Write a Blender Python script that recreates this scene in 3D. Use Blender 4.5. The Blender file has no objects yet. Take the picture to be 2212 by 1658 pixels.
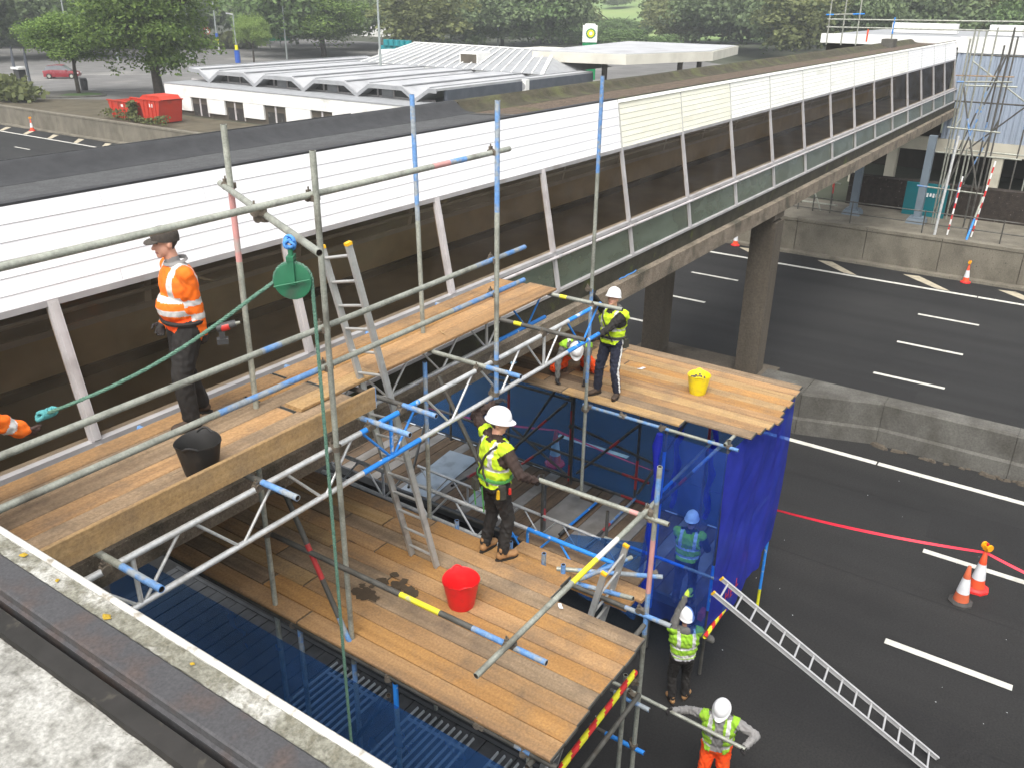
import bpy, bmesh, math, random
import numpy as np
from mathutils import Vector, Matrix, Quaternion
random.seed(7); rng = np.random.default_rng(7)
sc = bpy.context.scene
COL = sc.collection

# ------------------------------------------------------------------ camera
CAM_H = 10.5
R_ = [[0.56339001, -0.33123833, 0.75688365],
      [-0.82611191, -0.23853592, 0.51052887],
      [0.01143721, -0.91289746, -0.40802869]]
cam_d = bpy.data.cameras.new('camera'); cam = bpy.data.objects.new('camera', cam_d); COL.objects.link(cam)
cam_d.sensor_width = 36.0; cam_d.lens = 1860.0 / 2211.0 * 36.0
cam_d.clip_start = 0.05; cam_d.clip_end = 5000
m = Matrix.Identity(4)
for i in range(3):
    m[i][0] = R_[i][0]; m[i][1] = -R_[i][1]; m[i][2] = -R_[i][2]
m[0][3], m[1][3], m[2][3] = 0.0, 0.0, CAM_H
cam.matrix_world = m
sc.camera = cam

# ------------------------------------------------------------------ overcast daylight
SUN_EL, SUN_AZ = math.radians(58), math.radians(200)      # azimuth: direction towards the sun, from +X
world = bpy.data.worlds.new('World'); sc.world = world; world.use_nodes = True
nt = world.node_tree; nt.nodes.clear()
wo = nt.nodes.new('ShaderNodeOutputWorld'); bg = nt.nodes.new('ShaderNodeBackground')
sky = nt.nodes.new('ShaderNodeTexSky'); sky.sky_type = 'NISHITA'; sky.sun_disc = False
sky.sun_elevation = SUN_EL; sky.sun_rotation = math.pi / 2 - SUN_AZ
sky.air_density = 1.0; sky.dust_density = 6.0; sky.ozone_density = 1.0
hs = nt.nodes.new('ShaderNodeHueSaturation'); hs.inputs['Saturation'].default_value = 0.22
nt.links.new(sky.outputs[0], hs.inputs['Color']); nt.links.new(hs.outputs[0], bg.inputs[0])
bg.inputs[1].default_value = 0.15
nt.links.new(bg.outputs[0], wo.inputs[0])
sun_d = bpy.data.lights.new('sun', 'SUN'); sun_d.energy = 0.6; sun_d.angle = math.radians(35); sun_d.color = (1.0, 0.96, 0.9)
sun = bpy.data.objects.new('sun', sun_d); COL.objects.link(sun)
sd = Vector((math.cos(SUN_EL) * math.cos(SUN_AZ), math.cos(SUN_EL) * math.sin(SUN_AZ), math.sin(SUN_EL)))
sun.rotation_euler = sd.to_track_quat('Z', 'Y').to_euler(); sun.location = (0, 0, 60)
vs = sc.view_settings; vs.view_transform = 'Standard'; vs.look = 'None'; vs.gamma = 1.0; vs.use_curve_mapping = False
vs.exposure = 1.12
sc.cycles.max_bounces = 5; sc.cycles.transparent_max_bounces = 12; sc.cycles.diffuse_bounces = 3; sc.cycles.glossy_bounces = 2; sc.cycles.volume_bounces = 0
sc.cycles.sample_clamp_indirect = 8.0
sc.cycles.use_denoising = True
sc.cycles.use_adaptive_sampling = True; sc.cycles.adaptive_threshold = 0.02

# ------------------------------------------------------------------ materials
M = {}
def pm(name, c1, c2=None, scale=4.0, rough=0.8, bump=0.0, bscale=None, metal=0.0, stretch=(1, 1, 1), detail=6.0,
       coord='Object', lo=0.35, hi=0.65, dirt=None, dscale=0.6, dlo=0.55, dhi=0.7, rnd=0.0, spec=0.35, speck=None, sscale=60, slo=0.68, emit=0.0,
       cells=None, grime=None, gscale=2.2, gamt=0.8, glo=0.48, ghi=0.74, fine=0.0, fscale=70):
    """general procedural surface: two-tone noise, optional dirt patches, specks, per-object variation and fine relief"""
    mt = bpy.data.materials.new(name); mt.use_nodes = True
    n, l = mt.node_tree.nodes, mt.node_tree.links
    b = n['Principled BSDF']; b.inputs['Roughness'].default_value = rough; b.inputs['Metallic'].default_value = metal
    b.inputs['Specular IOR Level'].default_value = spec
    tc = n.new('ShaderNodeTexCoord'); mp = n.new('ShaderNodeMapping'); mp.inputs['Scale'].default_value = stretch
    if coord == 'World':
        g = n.new('ShaderNodeNewGeometry'); l.new(g.outputs['Position'], mp.inputs[0])
    else:
        l.new(tc.outputs[coord], mp.inputs[0])
    oi = n.new('ShaderNodeObjectInfo')
    ad = n.new('ShaderNodeVectorMath'); ad.operation = 'ADD'
    sca = n.new('ShaderNodeMath'); sca.operation = 'MULTIPLY'; sca.inputs[1].default_value = 37.0 if rnd else 0.0
    l.new(oi.outputs['Random'], sca.inputs[0]); l.new(mp.outputs[0], ad.inputs[0]); l.new(sca.outputs[0], ad.inputs[1])
    def noise(s, d=detail):
        t = n.new('ShaderNodeTexNoise'); t.inputs['Scale'].default_value = s; t.inputs['Detail'].default_value = d
        l.new(ad.outputs[0], t.inputs['Vector']); return t
    def ramp(src, a, bb):
        r = n.new('ShaderNodeMapRange'); r.inputs[1].default_value = a; r.inputs[2].default_value = bb; r.clamp = True
        l.new(src, r.inputs[0]); return r
    def mix(f, a, bb):
        x = n.new('ShaderNodeMix'); x.data_type = 'RGBA'
        if isinstance(f, float): x.inputs[0].default_value = f
        else: l.new(f, x.inputs[0])
        for k, v in ((6, a), (7, bb)):
            if isinstance(v, tuple): x.inputs[k].default_value = (*v, 1)
            else: l.new(v, x.inputs[k])
        return x.outputs[2]
    c2 = c2 or tuple(x * 0.75 for x in c1)
    t = noise(scale); col = mix(ramp(t.outputs[0], lo, hi).outputs[0], c1, c2)
    if cells:
        v = n.new('ShaderNodeTexVoronoi'); v.inputs['Scale'].default_value = cells[1]; l.new(ad.outputs[0], v.inputs['Vector'])
        sp = n.new('ShaderNodeSeparateColor'); l.new(v.outputs['Color'], sp.inputs[0])
        col = mix(ramp(sp.outputs[0], 0.4, 1.0).outputs[0], col, cells[0])
    if dirt:
        t2 = noise(dscale, 5.0); col = mix(ramp(t2.outputs[0], dlo, dhi).outputs[0], col, dirt)
    if speck:
        t3 = noise(sscale, 2.0); col = mix(ramp(t3.outputs[0], slo, slo + 0.03).outputs[0], col, speck)
    if grime or fine:
        gp = n.new('ShaderNodeNewGeometry')
        def wnoise(sc_, d_):
            t_ = n.new('ShaderNodeTexNoise'); t_.inputs['Scale'].default_value = sc_; t_.inputs['Detail'].default_value = d_; t_.inputs['Roughness'].default_value = 0.65; l.new(gp.outputs['Position'], t_.inputs['Vector']); return t_
        if grime:
            r_g = ramp(wnoise(gscale, 9.0).outputs[0], glo, ghi); r_g.inputs[4].default_value = gamt; col = mix(r_g.outputs[0], col, grime)
        if fine:
            hf = n.new('ShaderNodeHueSaturation'); mf = n.new('ShaderNodeMapRange'); mf.inputs[1].default_value = 0.3; mf.inputs[2].default_value = 0.7; mf.inputs[3].default_value = 1 - fine; mf.inputs[4].default_value = 1 + fine
            l.new(wnoise(fscale, 3.0).outputs[0], mf.inputs[0]); l.new(mf.outputs[0], hf.inputs['Value']); l.new(col, hf.inputs['Color']); col = hf.outputs[0]
    if rnd:
        hv = n.new('ShaderNodeHueSaturation'); mr = n.new('ShaderNodeMapRange')
        mr.inputs[3].default_value = 1 - rnd; mr.inputs[4].default_value = 1 + rnd
        l.new(oi.outputs['Random'], mr.inputs[0]); l.new(mr.outputs[0], hv.inputs['Value']); l.new(col, hv.inputs['Color']); col = hv.outputs[0]
    l.new(col, b.inputs['Base Color'])
    rr = n.new('ShaderNodeMapRange'); rr.inputs[3].default_value = max(0.05, rough - 0.1); rr.inputs[4].default_value = min(1, rough + 0.1)
    l.new(t.outputs[0], rr.inputs[0]); l.new(rr.outputs[0], b.inputs['Roughness'])
    if bump:
        tb = noise(bscale or scale * 4, 4.0); bp = n.new('ShaderNodeBump'); bp.inputs['Strength'].default_value = 1.0
        bp.inputs['Distance'].default_value = bump; l.new(tb.outputs[0], bp.inputs['Height']); l.new(bp.outputs[0], b.inputs['Normal'])
    if emit:
        l.new(col, b.inputs['Emission Color']); b.inputs['Emission Strength'].default_value = emit
    M[name] = mt
    return mt

pm('asphalt', (0.0172, 0.0168, 0.0164), (0.0124, 0.01216, 0.01184), 0.9, 0.85, 0.004, 90, coord='World', dirt=(0.024, 0.0232, 0.022), dscale=0.55, dlo=0.42, dhi=0.75, stretch=(1, 0.07, 1), grime=(0.008, 0.008, 0.00784), gscale=0.35, gamt=0.6, glo=0.5, ghi=0.72, fine=0.4, fscale=28)
pm('asphalt_old', (0.152, 0.149, 0.1429), (0.114, 0.111, 0.1064), 0.5, 0.9, 0.004, 60, coord='World', dirt=(0.2128, 0.2052, 0.19), dscale=0.12, fine=0.15, fscale=6)
pm('asphalt_seam', (0.010, 0.010, 0.0098), (0.014, 0.0138, 0.0135), 6, 0.8, coord='World')
pm('asphalt_patch', (0.0125, 0.0122, 0.012), (0.0165, 0.016, 0.0158), 3, 0.88, 0.004, 90, coord='World', fine=0.4, fscale=28)
pm('grass', (0.07, 0.13, 0.03), (0.05, 0.095, 0.025), 2.0, 0.95, 0.02, 30, coord='World')
pm('field', (0.207, 0.2794, 0.08797), (0.1552, 0.238, 0.07762), 0.03, 0.95, coord='World', dirt=(0.238, 0.2794, 0.1138), dscale=0.02)
pm('terrain', (0.0616, 0.066, 0.044), (0.044, 0.0528, 0.0308), 0.3, 0.95, coord='World')
pm('marking', (0.589, 0.5795, 0.5225), (0.475, 0.4655, 0.418), 6, 0.7, 0.002, 60, coord='World', dirt=(0.342, 0.3325, 0.2945), dscale=2.5, dlo=0.6, dhi=0.8)
pm('marking_hatch', (0.45, 0.40, 0.29), (0.36, 0.32, 0.24), 4, 0.8, coord='World', dirt=(0.25, 0.22, 0.17), dscale=2, dlo=0.55, dhi=0.75)
pm('concrete', (0.1847, 0.1676, 0.13), (0.1368, 0.1231, 0.09576), 1.3, 0.9, 0.004, 40, coord='World', dirt=(0.1026, 0.09234, 0.0684), dscale=0.7, dlo=0.55, dhi=0.75, stretch=(1, 1, 0.5), speck=(0.08208, 0.0684, 0.05472), sscale=14, slo=0.69, grime=(0.07, 0.062, 0.045), gscale=0.9, gamt=0.7, glo=0.5, ghi=0.75, fine=0.2, fscale=20)
pm('concrete_grey', (0.1203, 0.1163, 0.1023), (0.08826, 0.08421, 0.07419), 1.5, 0.9, 0.004, 40, coord='World', dirt=(0.05615, 0.05213, 0.04412), dscale=0.9, dlo=0.5, dhi=0.72, stretch=(1, 1, 0.6), grime=(0.0475, 0.0437, 0.0342), gscale=1.1, gamt=0.8, glo=0.44, ghi=0.72, fine=0.22, fscale=20)
pm('concrete_dark', (0.102, 0.085, 0.06375), (0.07225, 0.0595, 0.0442), 1.2, 0.9, 0.004, 40, coord='World', dirt=(0.051, 0.0425, 0.02975), dscale=0.8, stretch=(1, 1, 0.3), fine=0.25, fscale=20)
pm('concrete_aggregate', (0.232, 0.1914, 0.145), (0.1624, 0.1334, 0.0986), 5, 0.95, 0.012, 60, coord='World', dirt=(0.0812, 0.07192, 0.0522), dscale=1.6, dlo=0.5, dhi=0.66, speck=(0.348, 0.3132, 0.2552), sscale=40, slo=0.66, fine=0.35, fscale=30)
pm('moss_ledge', (0.045, 0.042, 0.028), (0.028, 0.026, 0.018), 3, 0.95, 0.01, 40, coord='World', dirt=(0.06, 0.07, 0.02), dscale=2.5, dlo=0.6, dhi=0.7)
pm('felt_new', (0.0765, 0.0783, 0.0792), (0.063, 0.0639, 0.0648), 8, 0.85, 0.003, 80, coord='World', dirt=(0.054, 0.054, 0.054), dscale=0.8, fine=0.3, fscale=40, grime=(0.045, 0.045, 0.045), gscale=1.5, gamt=0.5)
pm('felt_dark', (0.042, 0.043, 0.045), (0.034, 0.035, 0.037), 6, 0.8, 0.003, 60, coord='World')
pm('roof_moss', (0.115, 0.085, 0.062), (0.085, 0.064, 0.046), 6, 0.95, 0.01, 60, coord='World', dirt=(0.08, 0.085, 0.03), dscale=1.2, dlo=0.58, dhi=0.72, speck=(0.2, 0.17, 0.13), sscale=30, slo=0.7, fine=0.35, fscale=25)
pm('kerb_moss', (0.07, 0.062, 0.042), (0.045, 0.042, 0.028), 5, 0.95, 0.03, 25, coord='World', dirt=(0.085, 0.09, 0.04), dscale=2, dlo=0.5, dhi=0.68)
pm('upvc_new', (0.86, 0.86, 0.87), (0.83, 0.83, 0.845), 1, 0.42, rnd=0.02)
pm('upvc_old', (0.8288, 0.8232, 0.6944), (0.784, 0.7728, 0.6384), 2, 0.5, rnd=0.04, dirt=(0.6496, 0.6272, 0.504), dscale=0.7, dlo=0.6, dhi=0.8)
pm('upvc_mid', (0.88, 0.88, 0.825), (0.836, 0.836, 0.77), 2, 0.5, rnd=0.03, dirt=(0.682, 0.682, 0.605), dscale=0.7, dlo=0.6, dhi=0.8)
pm('upvc_edge', (0.5, 0.5, 0.47), (0.4, 0.4, 0.37), 3, 0.6)
pm('frame_grey', (0.40, 0.39, 0.39), (0.33, 0.32, 0.32), 3, 0.5, dirt=(0.27, 0.25, 0.23), dscale=2, dlo=0.58, dhi=0.75)
pm('frame_white', (0.52, 0.49, 0.49), (0.44, 0.42, 0.41), 3, 0.5, dirt=(0.33, 0.3, 0.29), dscale=2)
pm('interior', (0.3315, 0.2083, 0.1008), (0.234, 0.1478, 0.072), 1.5, 0.9, coord='World')
pm('interior_floor', (0.24, 0.21, 0.16), (0.18, 0.158, 0.12), 1.0, 0.8, coord='World')
pm('interior_dark', (0.0448, 0.0336, 0.0256), (0.0288, 0.0224, 0.016), 2, 0.9)
pm('interior_panel', (0.42, 0.35, 0.25), (0.33, 0.275, 0.195), 2, 0.8, coord='World')
pm('painted_white', (0.78, 0.78, 0.75), (0.70, 0.70, 0.67), 1.2, 0.7, coord='World', dirt=(0.55, 0.54, 0.5), dscale=0.8, dlo=0.6, dhi=0.8, grime=(0.36, 0.34, 0.29), gscale=0.8, gamt=0.5, glo=0.5, ghi=0.8)
pm('roof_white', (0.4176, 0.4229, 0.4283), (0.3533, 0.3587, 0.3695), 0.5, 0.6, coord='World', dirt=(0.2677, 0.2677, 0.2677), dscale=0.5, dlo=0.55, dhi=0.8)
pm('fascia_grey', (0.3, 0.3075, 0.315), (0.255, 0.2625, 0.27), 2, 0.6)
pm('slate_blue', (0.085, 0.095, 0.115), (0.065, 0.075, 0.09), 1.5, 0.6, coord='World')
pm('corrugated', (0.33, 0.38, 0.46), (0.28, 0.33, 0.40), 0.8, 0.5, coord='World', dirt=(0.24, 0.27, 0.31), dscale=0.7, stretch=(1, 1, 0.25))
pm('cream_band', (0.52, 0.49, 0.40), (0.45, 0.42, 0.34), 1, 0.8, coord='World', dirt=(0.33, 0.3, 0.24), dscale=0.8)
pm('steel_column', (0.16, 0.20, 0.235), (0.13, 0.16, 0.19), 1, 0.5)
pm('dark_bank', (0.035, 0.026, 0.02), (0.02, 0.016, 0.012), 5, 0.95, 0.03, 20, coord='World', speck=(0.14, 0.12, 0.11), sscale=9, slo=0.68)
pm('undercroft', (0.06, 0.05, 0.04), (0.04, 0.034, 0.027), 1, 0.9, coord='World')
pm('teal', (0.0, 0.155, 0.18), (0.0, 0.13, 0.155), 1, 0.5)
pm('teal_roof', (0.01, 0.24, 0.27), (0.01, 0.20, 0.23), 2, 0.5)
pm('green_sign', (0.0, 0.20, 0.065), (0.0, 0.16, 0.05), 2, 0.4)
pm('yellow_sign', (0.80, 0.72, 0.02), (0.75, 0.66, 0.02), 2, 0.4)
pm('blue_sign', (0.03, 0.10, 0.42), (0.025, 0.085, 0.36), 2, 0.4)
pm('sky_blue_sign', (0.16, 0.42, 0.62), (0.14, 0.37, 0.56), 2, 0.4)
pm('sign_white', (0.72, 0.72, 0.70), (0.66, 0.66, 0.64), 2, 0.5)
pm('canopy_cream', (0.62, 0.60, 0.52), (0.54, 0.52, 0.45), 0.7, 0.6, coord='World', dirt=(0.44, 0.42, 0.36), dscale=0.4, dlo=0.5, dhi=0.75)
pm('galv', (0.3757, 0.387, 0.3294), (0.2652, 0.2748, 0.2338), 6, 0.5, metal=0.3, rnd=0.15, dirt=(0.1878, 0.1852, 0.154), dscale=3.5, dlo=0.55, dhi=0.72, spec=0.4, fine=0.2, fscale=40)
pm('galv_dark', (0.1125, 0.1087, 0.0975), (0.075, 0.0735, 0.06375), 7, 0.6, metal=0.25, rnd=0.2, dirt=(0.0675, 0.05625, 0.045), dscale=4)
pm('alu', (0.66, 0.67, 0.66), (0.52, 0.53, 0.52), 6, 0.38, metal=0.45, rnd=0.06, dirt=(0.40, 0.39, 0.36), dscale=3, dlo=0.6, dhi=0.8, fine=0.12, fscale=30, grime=(0.3, 0.29, 0.26), gscale=6, gamt=0.5)
pm('alu_ladder', (0.50, 0.50, 0.48), (0.40, 0.40, 0.385), 7, 0.42, metal=0.4, dirt=(0.27, 0.26, 0.24), dscale=5, dlo=0.57, dhi=0.75)
pm('alu_bright', (0.5016, 0.5016, 0.5016), (0.4356, 0.4356, 0.4356), 7, 0.4, metal=0.3)
pm('paint_blue', (0.10, 0.235, 0.50), (0.15, 0.27, 0.46), 9, 0.6, dirt=(0.26, 0.29, 0.31), dscale=7, dlo=0.47, dhi=0.58, rnd=0.15, fine=0.2, fscale=30)
pm('paint_strong_blue', (0.02, 0.20, 0.62), (0.03, 0.23, 0.66), 8, 0.5, dirt=(0.45, 0.5, 0.55), dscale=9, dlo=0.62, dhi=0.68)
pm('paint_red', (0.42, 0.035, 0.035), (0.33, 0.04, 0.04), 8, 0.55, dirt=(0.25, 0.2, 0.19), dscale=6, dlo=0.6, dhi=0.7)
pm('paint_pink', (0.55, 0.27, 0.25), (0.46, 0.25, 0.23), 8, 0.55, dirt=(0.38, 0.36, 0.33), dscale=5)
pm('paint_yellow', (0.72, 0.64, 0.03), (0.62, 0.56, 0.05), 8, 0.5, dirt=(0.4, 0.38, 0.2), dscale=8, dlo=0.62, dhi=0.7)
pm('paint_white', (0.66, 0.66, 0.62), (0.55, 0.55, 0.51), 8, 0.5)
pm('rust', (0.16, 0.085, 0.05), (0.10, 0.06, 0.04), 20, 0.8, metal=0.2)
pm('clip_metal', (0.20, 0.17, 0.13), (0.12, 0.10, 0.08), 25, 0.6, metal=0.4, rnd=0.2)
W1 = dict(stretch=(0.35, 5, 5), detail=8)
pm('board', (0.3782, 0.2268, 0.1058), (0.3026, 0.1748, 0.07834), 3.2, 0.8, 0.002, 9, rnd=0.16, dirt=(0.1891, 0.1152, 0.06269), dscale=1.1, dlo=0.52, dhi=0.74, speck=(0.1211, 0.06693, 0.03526), sscale=3.2, slo=0.735, **W1, grime=(0.1567, 0.111, 0.07183), gscale=2.6, gamt=0.75, glo=0.46, ghi=0.72, fine=0.22, fscale=38)
pm('board_orange', (0.3847, 0.208, 0.07103), (0.3014, 0.1575, 0.05412), 3.0, 0.78, 0.002, 9, rnd=0.14, dirt=(0.2309, 0.1197, 0.05074), dscale=0.9, dlo=0.55, dhi=0.75, speck=(0.1282, 0.063, 0.02706), sscale=3.0, slo=0.74, **W1, grime=(0.1814, 0.121, 0.07258), gscale=2.6, gamt=0.75, glo=0.46, ghi=0.72, fine=0.22, fscale=38)
pm('board_grey', (0.2866, 0.2055, 0.1289), (0.2198, 0.1528, 0.09074), 3.5, 0.85, 0.002, 9, rnd=0.16, dirt=(0.1481, 0.1003, 0.06208), dscale=1.3, dlo=0.5, dhi=0.72, speck=(0.0955, 0.06687, 0.04299), sscale=4, slo=0.72, **W1, grime=(0.1139, 0.08602, 0.06072), gscale=2.6, gamt=0.75, glo=0.46, ghi=0.72, fine=0.22, fscale=38)
pm('board_dark', (0.175, 0.1181, 0.07), (0.1313, 0.0875, 0.0525), 3.5, 0.85, 0.002, 9, rnd=0.18, dirt=(0.08313, 0.05425, 0.035), dscale=1.3, dlo=0.5, dhi=0.7, **W1, grime=(0.06, 0.045, 0.03), gscale=2.6, gamt=0.75, glo=0.46, ghi=0.72, fine=0.22, fscale=38)
pm('board_pale', (0.3907, 0.2586, 0.1233), (0.3277, 0.2046, 0.08808), 3, 0.8, 0.002, 9, rnd=0.1, dirt=(0.2268, 0.1444, 0.07047), dscale=1.2, dlo=0.55, dhi=0.72, **W1, grime=(0.1963, 0.1386, 0.08663), gscale=2.6, gamt=0.75, glo=0.46, ghi=0.72, fine=0.22, fscale=38)
pm('roof_lichen', (0.374, 0.3697, 0.34), (0.255, 0.2507, 0.2253), 11, 0.95, 0.003, 60, coord='World', dirt=(0.1105, 0.1062, 0.08925), dscale=16, dlo=0.5, dhi=0.72, stretch=(1, 0.6, 1), fine=0.3, fscale=60, grime=(0.085, 0.08075, 0.068), gscale=5, gamt=0.6, glo=0.5, ghi=0.75)
pm('ledge_lichen', (0.21, 0.205, 0.165), (0.145, 0.14, 0.11), 30, 0.95, 0.003, 90, coord='World', dirt=(0.38, 0.375, 0.34), dscale=5, dlo=0.55, dhi=0.66, fine=0.35, fscale=90, grime=(0.11, 0.10, 0.07), gscale=22, gamt=0.7, glo=0.5, ghi=0.64)
pm('lichen_yellow', (0.4, 0.264, 0.024), (0.32, 0.216, 0.024), 60, 0.95, 0.004, 200, coord='World')
pm('flashing', (0.062, 0.061, 0.063), (0.052, 0.051, 0.053), 6, 0.6, 0.001, 60, coord='World', dirt=(0.078, 0.060, 0.053), dscale=6, dlo=0.5, dhi=0.7, fine=0.25, fscale=80)
pm('black_strip', (0.022, 0.020, 0.018), (0.015, 0.014, 0.012), 10, 0.7, coord='World', dirt=(0.05, 0.045, 0.035), dscale=14, dlo=0.6, dhi=0.7)
pm('lip_white', (0.51, 0.5015, 0.459), (0.425, 0.4165, 0.3825), 12, 0.7, coord='World', dirt=(0.238, 0.2125, 0.17), dscale=16, dlo=0.6, dhi=0.7)
pm('skin', (0.575, 0.3105, 0.2185), (0.506, 0.2645, 0.184), 8, 0.55)
pm('skin_dark', (0.38, 0.20, 0.15), (0.33, 0.17, 0.12), 8, 0.55)
pm('hair', (0.06, 0.05, 0.045), (0.10, 0.085, 0.075), 60, 0.8)
pm('eye', (0.03, 0.025, 0.02), None, 8, 0.3)
pm('lips', (0.36, 0.15, 0.12), None, 8, 0.5)
CL = dict(rough=0.85, bump=0.012, bscale=9)
pm('hivis_orange', (0.88, 0.17, 0.012), (0.80, 0.14, 0.01), 7, **CL, grime=(0.25, 0.16, 0.05), gscale=7, gamt=0.35, glo=0.5, ghi=0.75)
pm('hivis_orange_deep', (0.90, 0.085, 0.008), (0.82, 0.075, 0.008), 7, **CL, grime=(0.25, 0.16, 0.05), gscale=7, gamt=0.35, glo=0.5, ghi=0.75)
pm('hivis_yellow', (0.50, 0.68, 0.02), (0.42, 0.60, 0.02), 7, **CL, grime=(0.25, 0.16, 0.05), gscale=7, gamt=0.35, glo=0.5, ghi=0.75)
pm('hivis_green', (0.28, 0.52, 0.03), (0.23, 0.44, 0.03), 7, **CL, grime=(0.25, 0.16, 0.05), gscale=7, gamt=0.35, glo=0.5, ghi=0.75)
pm('reflective', (0.62, 0.61, 0.59), (0.52, 0.51, 0.49), 14, 0.5, dirt=(0.36, 0.35, 0.33), dscale=9)
pm('cloth_black', (0.018, 0.016, 0.015), (0.026, 0.024, 0.022), 6, **CL)
pm('cloth_navy', (0.016, 0.019, 0.034), (0.024, 0.027, 0.045), 6, **CL)
pm('cloth_brown', (0.035, 0.022, 0.018), (0.05, 0.032, 0.026), 6, **CL)
pm('cloth_grey', (0.27, 0.26, 0.25), (0.20, 0.195, 0.19), 6, **CL)
pm('cloth_midgrey', (0.14, 0.135, 0.125), (0.10, 0.098, 0.09), 6, **CL)
pm('cloth_pale', (0.42, 0.40, 0.44), (0.34, 0.33, 0.36), 6, **CL)
pm('boot_tan', (0.36, 0.20, 0.085), (0.28, 0.15, 0.065), 9, 0.75, 0.003, 30)
pm('boot_brown', (0.075, 0.05, 0.035), (0.05, 0.035, 0.025), 9, 0.75, 0.003, 30)
pm('sole', (0.03, 0.025, 0.02), None, 9, 0.85)
pm('glove_black', (0.022, 0.02, 0.02), (0.035, 0.032, 0.03), 9, 0.8, 0.003, 40)
pm('glove_brown', (0.07, 0.042, 0.035), (0.05, 0.03, 0.026), 9, 0.8, 0.003, 40)
pm('glove_green', (0.40, 0.55, 0.05), (0.34, 0.46, 0.05), 9, 0.8, 0.003, 40)
pm('glove_red', (0.60, 0.10, 0.04), None, 9, 0.8)
pm('helmet_white', (0.80, 0.80, 0.80), (0.76, 0.76, 0.76), 3, 0.32, dirt=(0.62, 0.61, 0.58), dscale=5, dlo=0.62, dhi=0.8)
pm('cap_dark', (0.07, 0.06, 0.05), (0.05, 0.043, 0.036), 40, 0.9, 0.003, 80)
pm('strap_green', (0.06, 0.24, 0.05), (0.05, 0.19, 0.045), 20, 0.7)
pm('strap_dark', (0.05, 0.05, 0.038), (0.035, 0.034, 0.028), 20, 0.8)
pm('tool_red', (0.60, 0.04, 0.03), None, 8, 0.4)
pm('tool_dark', (0.04, 0.04, 0.04), (0.06, 0.06, 0.06), 12, 0.5)
pm('tool_yellow', (0.70, 0.42, 0.02), None, 8, 0.4)
pm('plastic_red', (0.70, 0.018, 0.02), (0.64, 0.016, 0.02), 3, 0.38, dirt=(0.5, 0.05, 0.045), dscale=4, dlo=0.6, dhi=0.8, grime=(0.30, 0.06, 0.045), gscale=9, gamt=0.5, glo=0.5, ghi=0.75)
pm('plastic_yellow', (0.78, 0.62, 0.012), (0.72, 0.56, 0.012), 3, 0.4, dirt=(0.5, 0.4, 0.06), dscale=5, dlo=0.62, dhi=0.8, grime=(0.35, 0.28, 0.08), gscale=9, gamt=0.6, glo=0.48, ghi=0.72)
pm('plastic_black', (0.022, 0.021, 0.020), (0.03, 0.029, 0.027), 6, 0.55, dirt=(0.06, 0.05, 0.04), dscale=6, dlo=0.58, dhi=0.75)
pm('plastic_cap', (0.80, 0.46, 0.02), None, 5, 0.4)
pm('rubble', (0.16, 0.14, 0.11), (0.09, 0.08, 0.065), 30, 0.9)
pm('pulley_green', (0.028, 0.15, 0.075), (0.022, 0.115, 0.06), 7, 0.5, dirt=(0.05, 0.09, 0.06), dscale=6)
pm('rope_green', (0.1238, 0.225, 0.1645), (0.07425, 0.1575, 0.1144), 60, 0.9, 0.004, 120)
pm('rope_teal', (0.10, 0.36, 0.36), (0.08, 0.28, 0.29), 60, 0.9, 0.004, 120)
pm('rope_blue', (0.05, 0.20, 0.55), (0.10, 0.28, 0.6), 60, 0.9)
pm('tape_pink', (0.80, 0.03, 0.06), (0.72, 0.025, 0.05), 20, 0.5)
pm('cone_orange', (0.75, 0.09, 0.03), (0.66, 0.075, 0.025), 6, 0.5, dirt=(0.45, 0.08, 0.05), dscale=6)
pm('cone_dull', (0.55, 0.12, 0.05), (0.46, 0.10, 0.045), 6, 0.6)
pm('cone_base_red', (0.72, 0.035, 0.03), (0.62, 0.03, 0.028), 6, 0.5)
pm('cone_base_black', (0.06, 0.056, 0.052), (0.045, 0.042, 0.04), 6, 0.8)
pm('cone_white', (0.68, 0.69, 0.70), (0.58, 0.59, 0.60), 6, 0.4)
pm('lamp_amber', (0.85, 0.38, 0.01), (0.78, 0.33, 0.01), 6, 0.3)
pm('truck_steel', (0.06, 0.063, 0.066), (0.042, 0.0438, 0.0462), 5, 0.6, coord='World')
pm('truck_deck', (0.26, 0.24, 0.215), (0.19, 0.175, 0.155), 3, 0.7, coord='World', dirt=(0.13, 0.115, 0.095), dscale=1.4)
pm('sheet_alu', (0.462, 0.49, 0.504), (0.392, 0.42, 0.434), 3, 0.35, metal=0.3, coord='World', dirt=(0.28, 0.294, 0.301), dscale=3)
pm('tyre', (0.02, 0.02, 0.02), None, 9, 0.9)
pm('hazard_yellow', (0.75, 0.72, 0.03), None, 9, 0.5)
pm('hazard_red', (0.62, 0.03, 0.03), None, 9, 0.5)
pm('skip_red', (0.496, 0.04, 0.0176), (0.44, 0.0336, 0.016), 1, 0.6, coord='World', dirt=(0.288, 0.048, 0.028), dscale=1.2)
pm('car_red', (0.22, 0.012, 0.02), (0.19, 0.01, 0.018), 2, 0.25, spec=0.6)
pm('car_glass', (0.10, 0.11, 0.12), None, 2, 0.1, spec=0.8)
pm('dark_window', (0.035, 0.035, 0.035), (0.055, 0.053, 0.05), 2, 0.25, spec=0.5)
pm('window_brown', (0.10, 0.085, 0.065), (0.07, 0.06, 0.045), 1.5, 0.5)
pm('lamp_post', (0.30, 0.33, 0.32), (0.26, 0.29, 0.28), 3, 0.5, metal=0.2)
pm('lamp_head', (0.50, 0.50, 0.52), None, 3, 0.5)
pm('bark', (0.075, 0.06, 0.045), (0.05, 0.04, 0.03), 4, 0.95, 0.02, 12)
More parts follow.
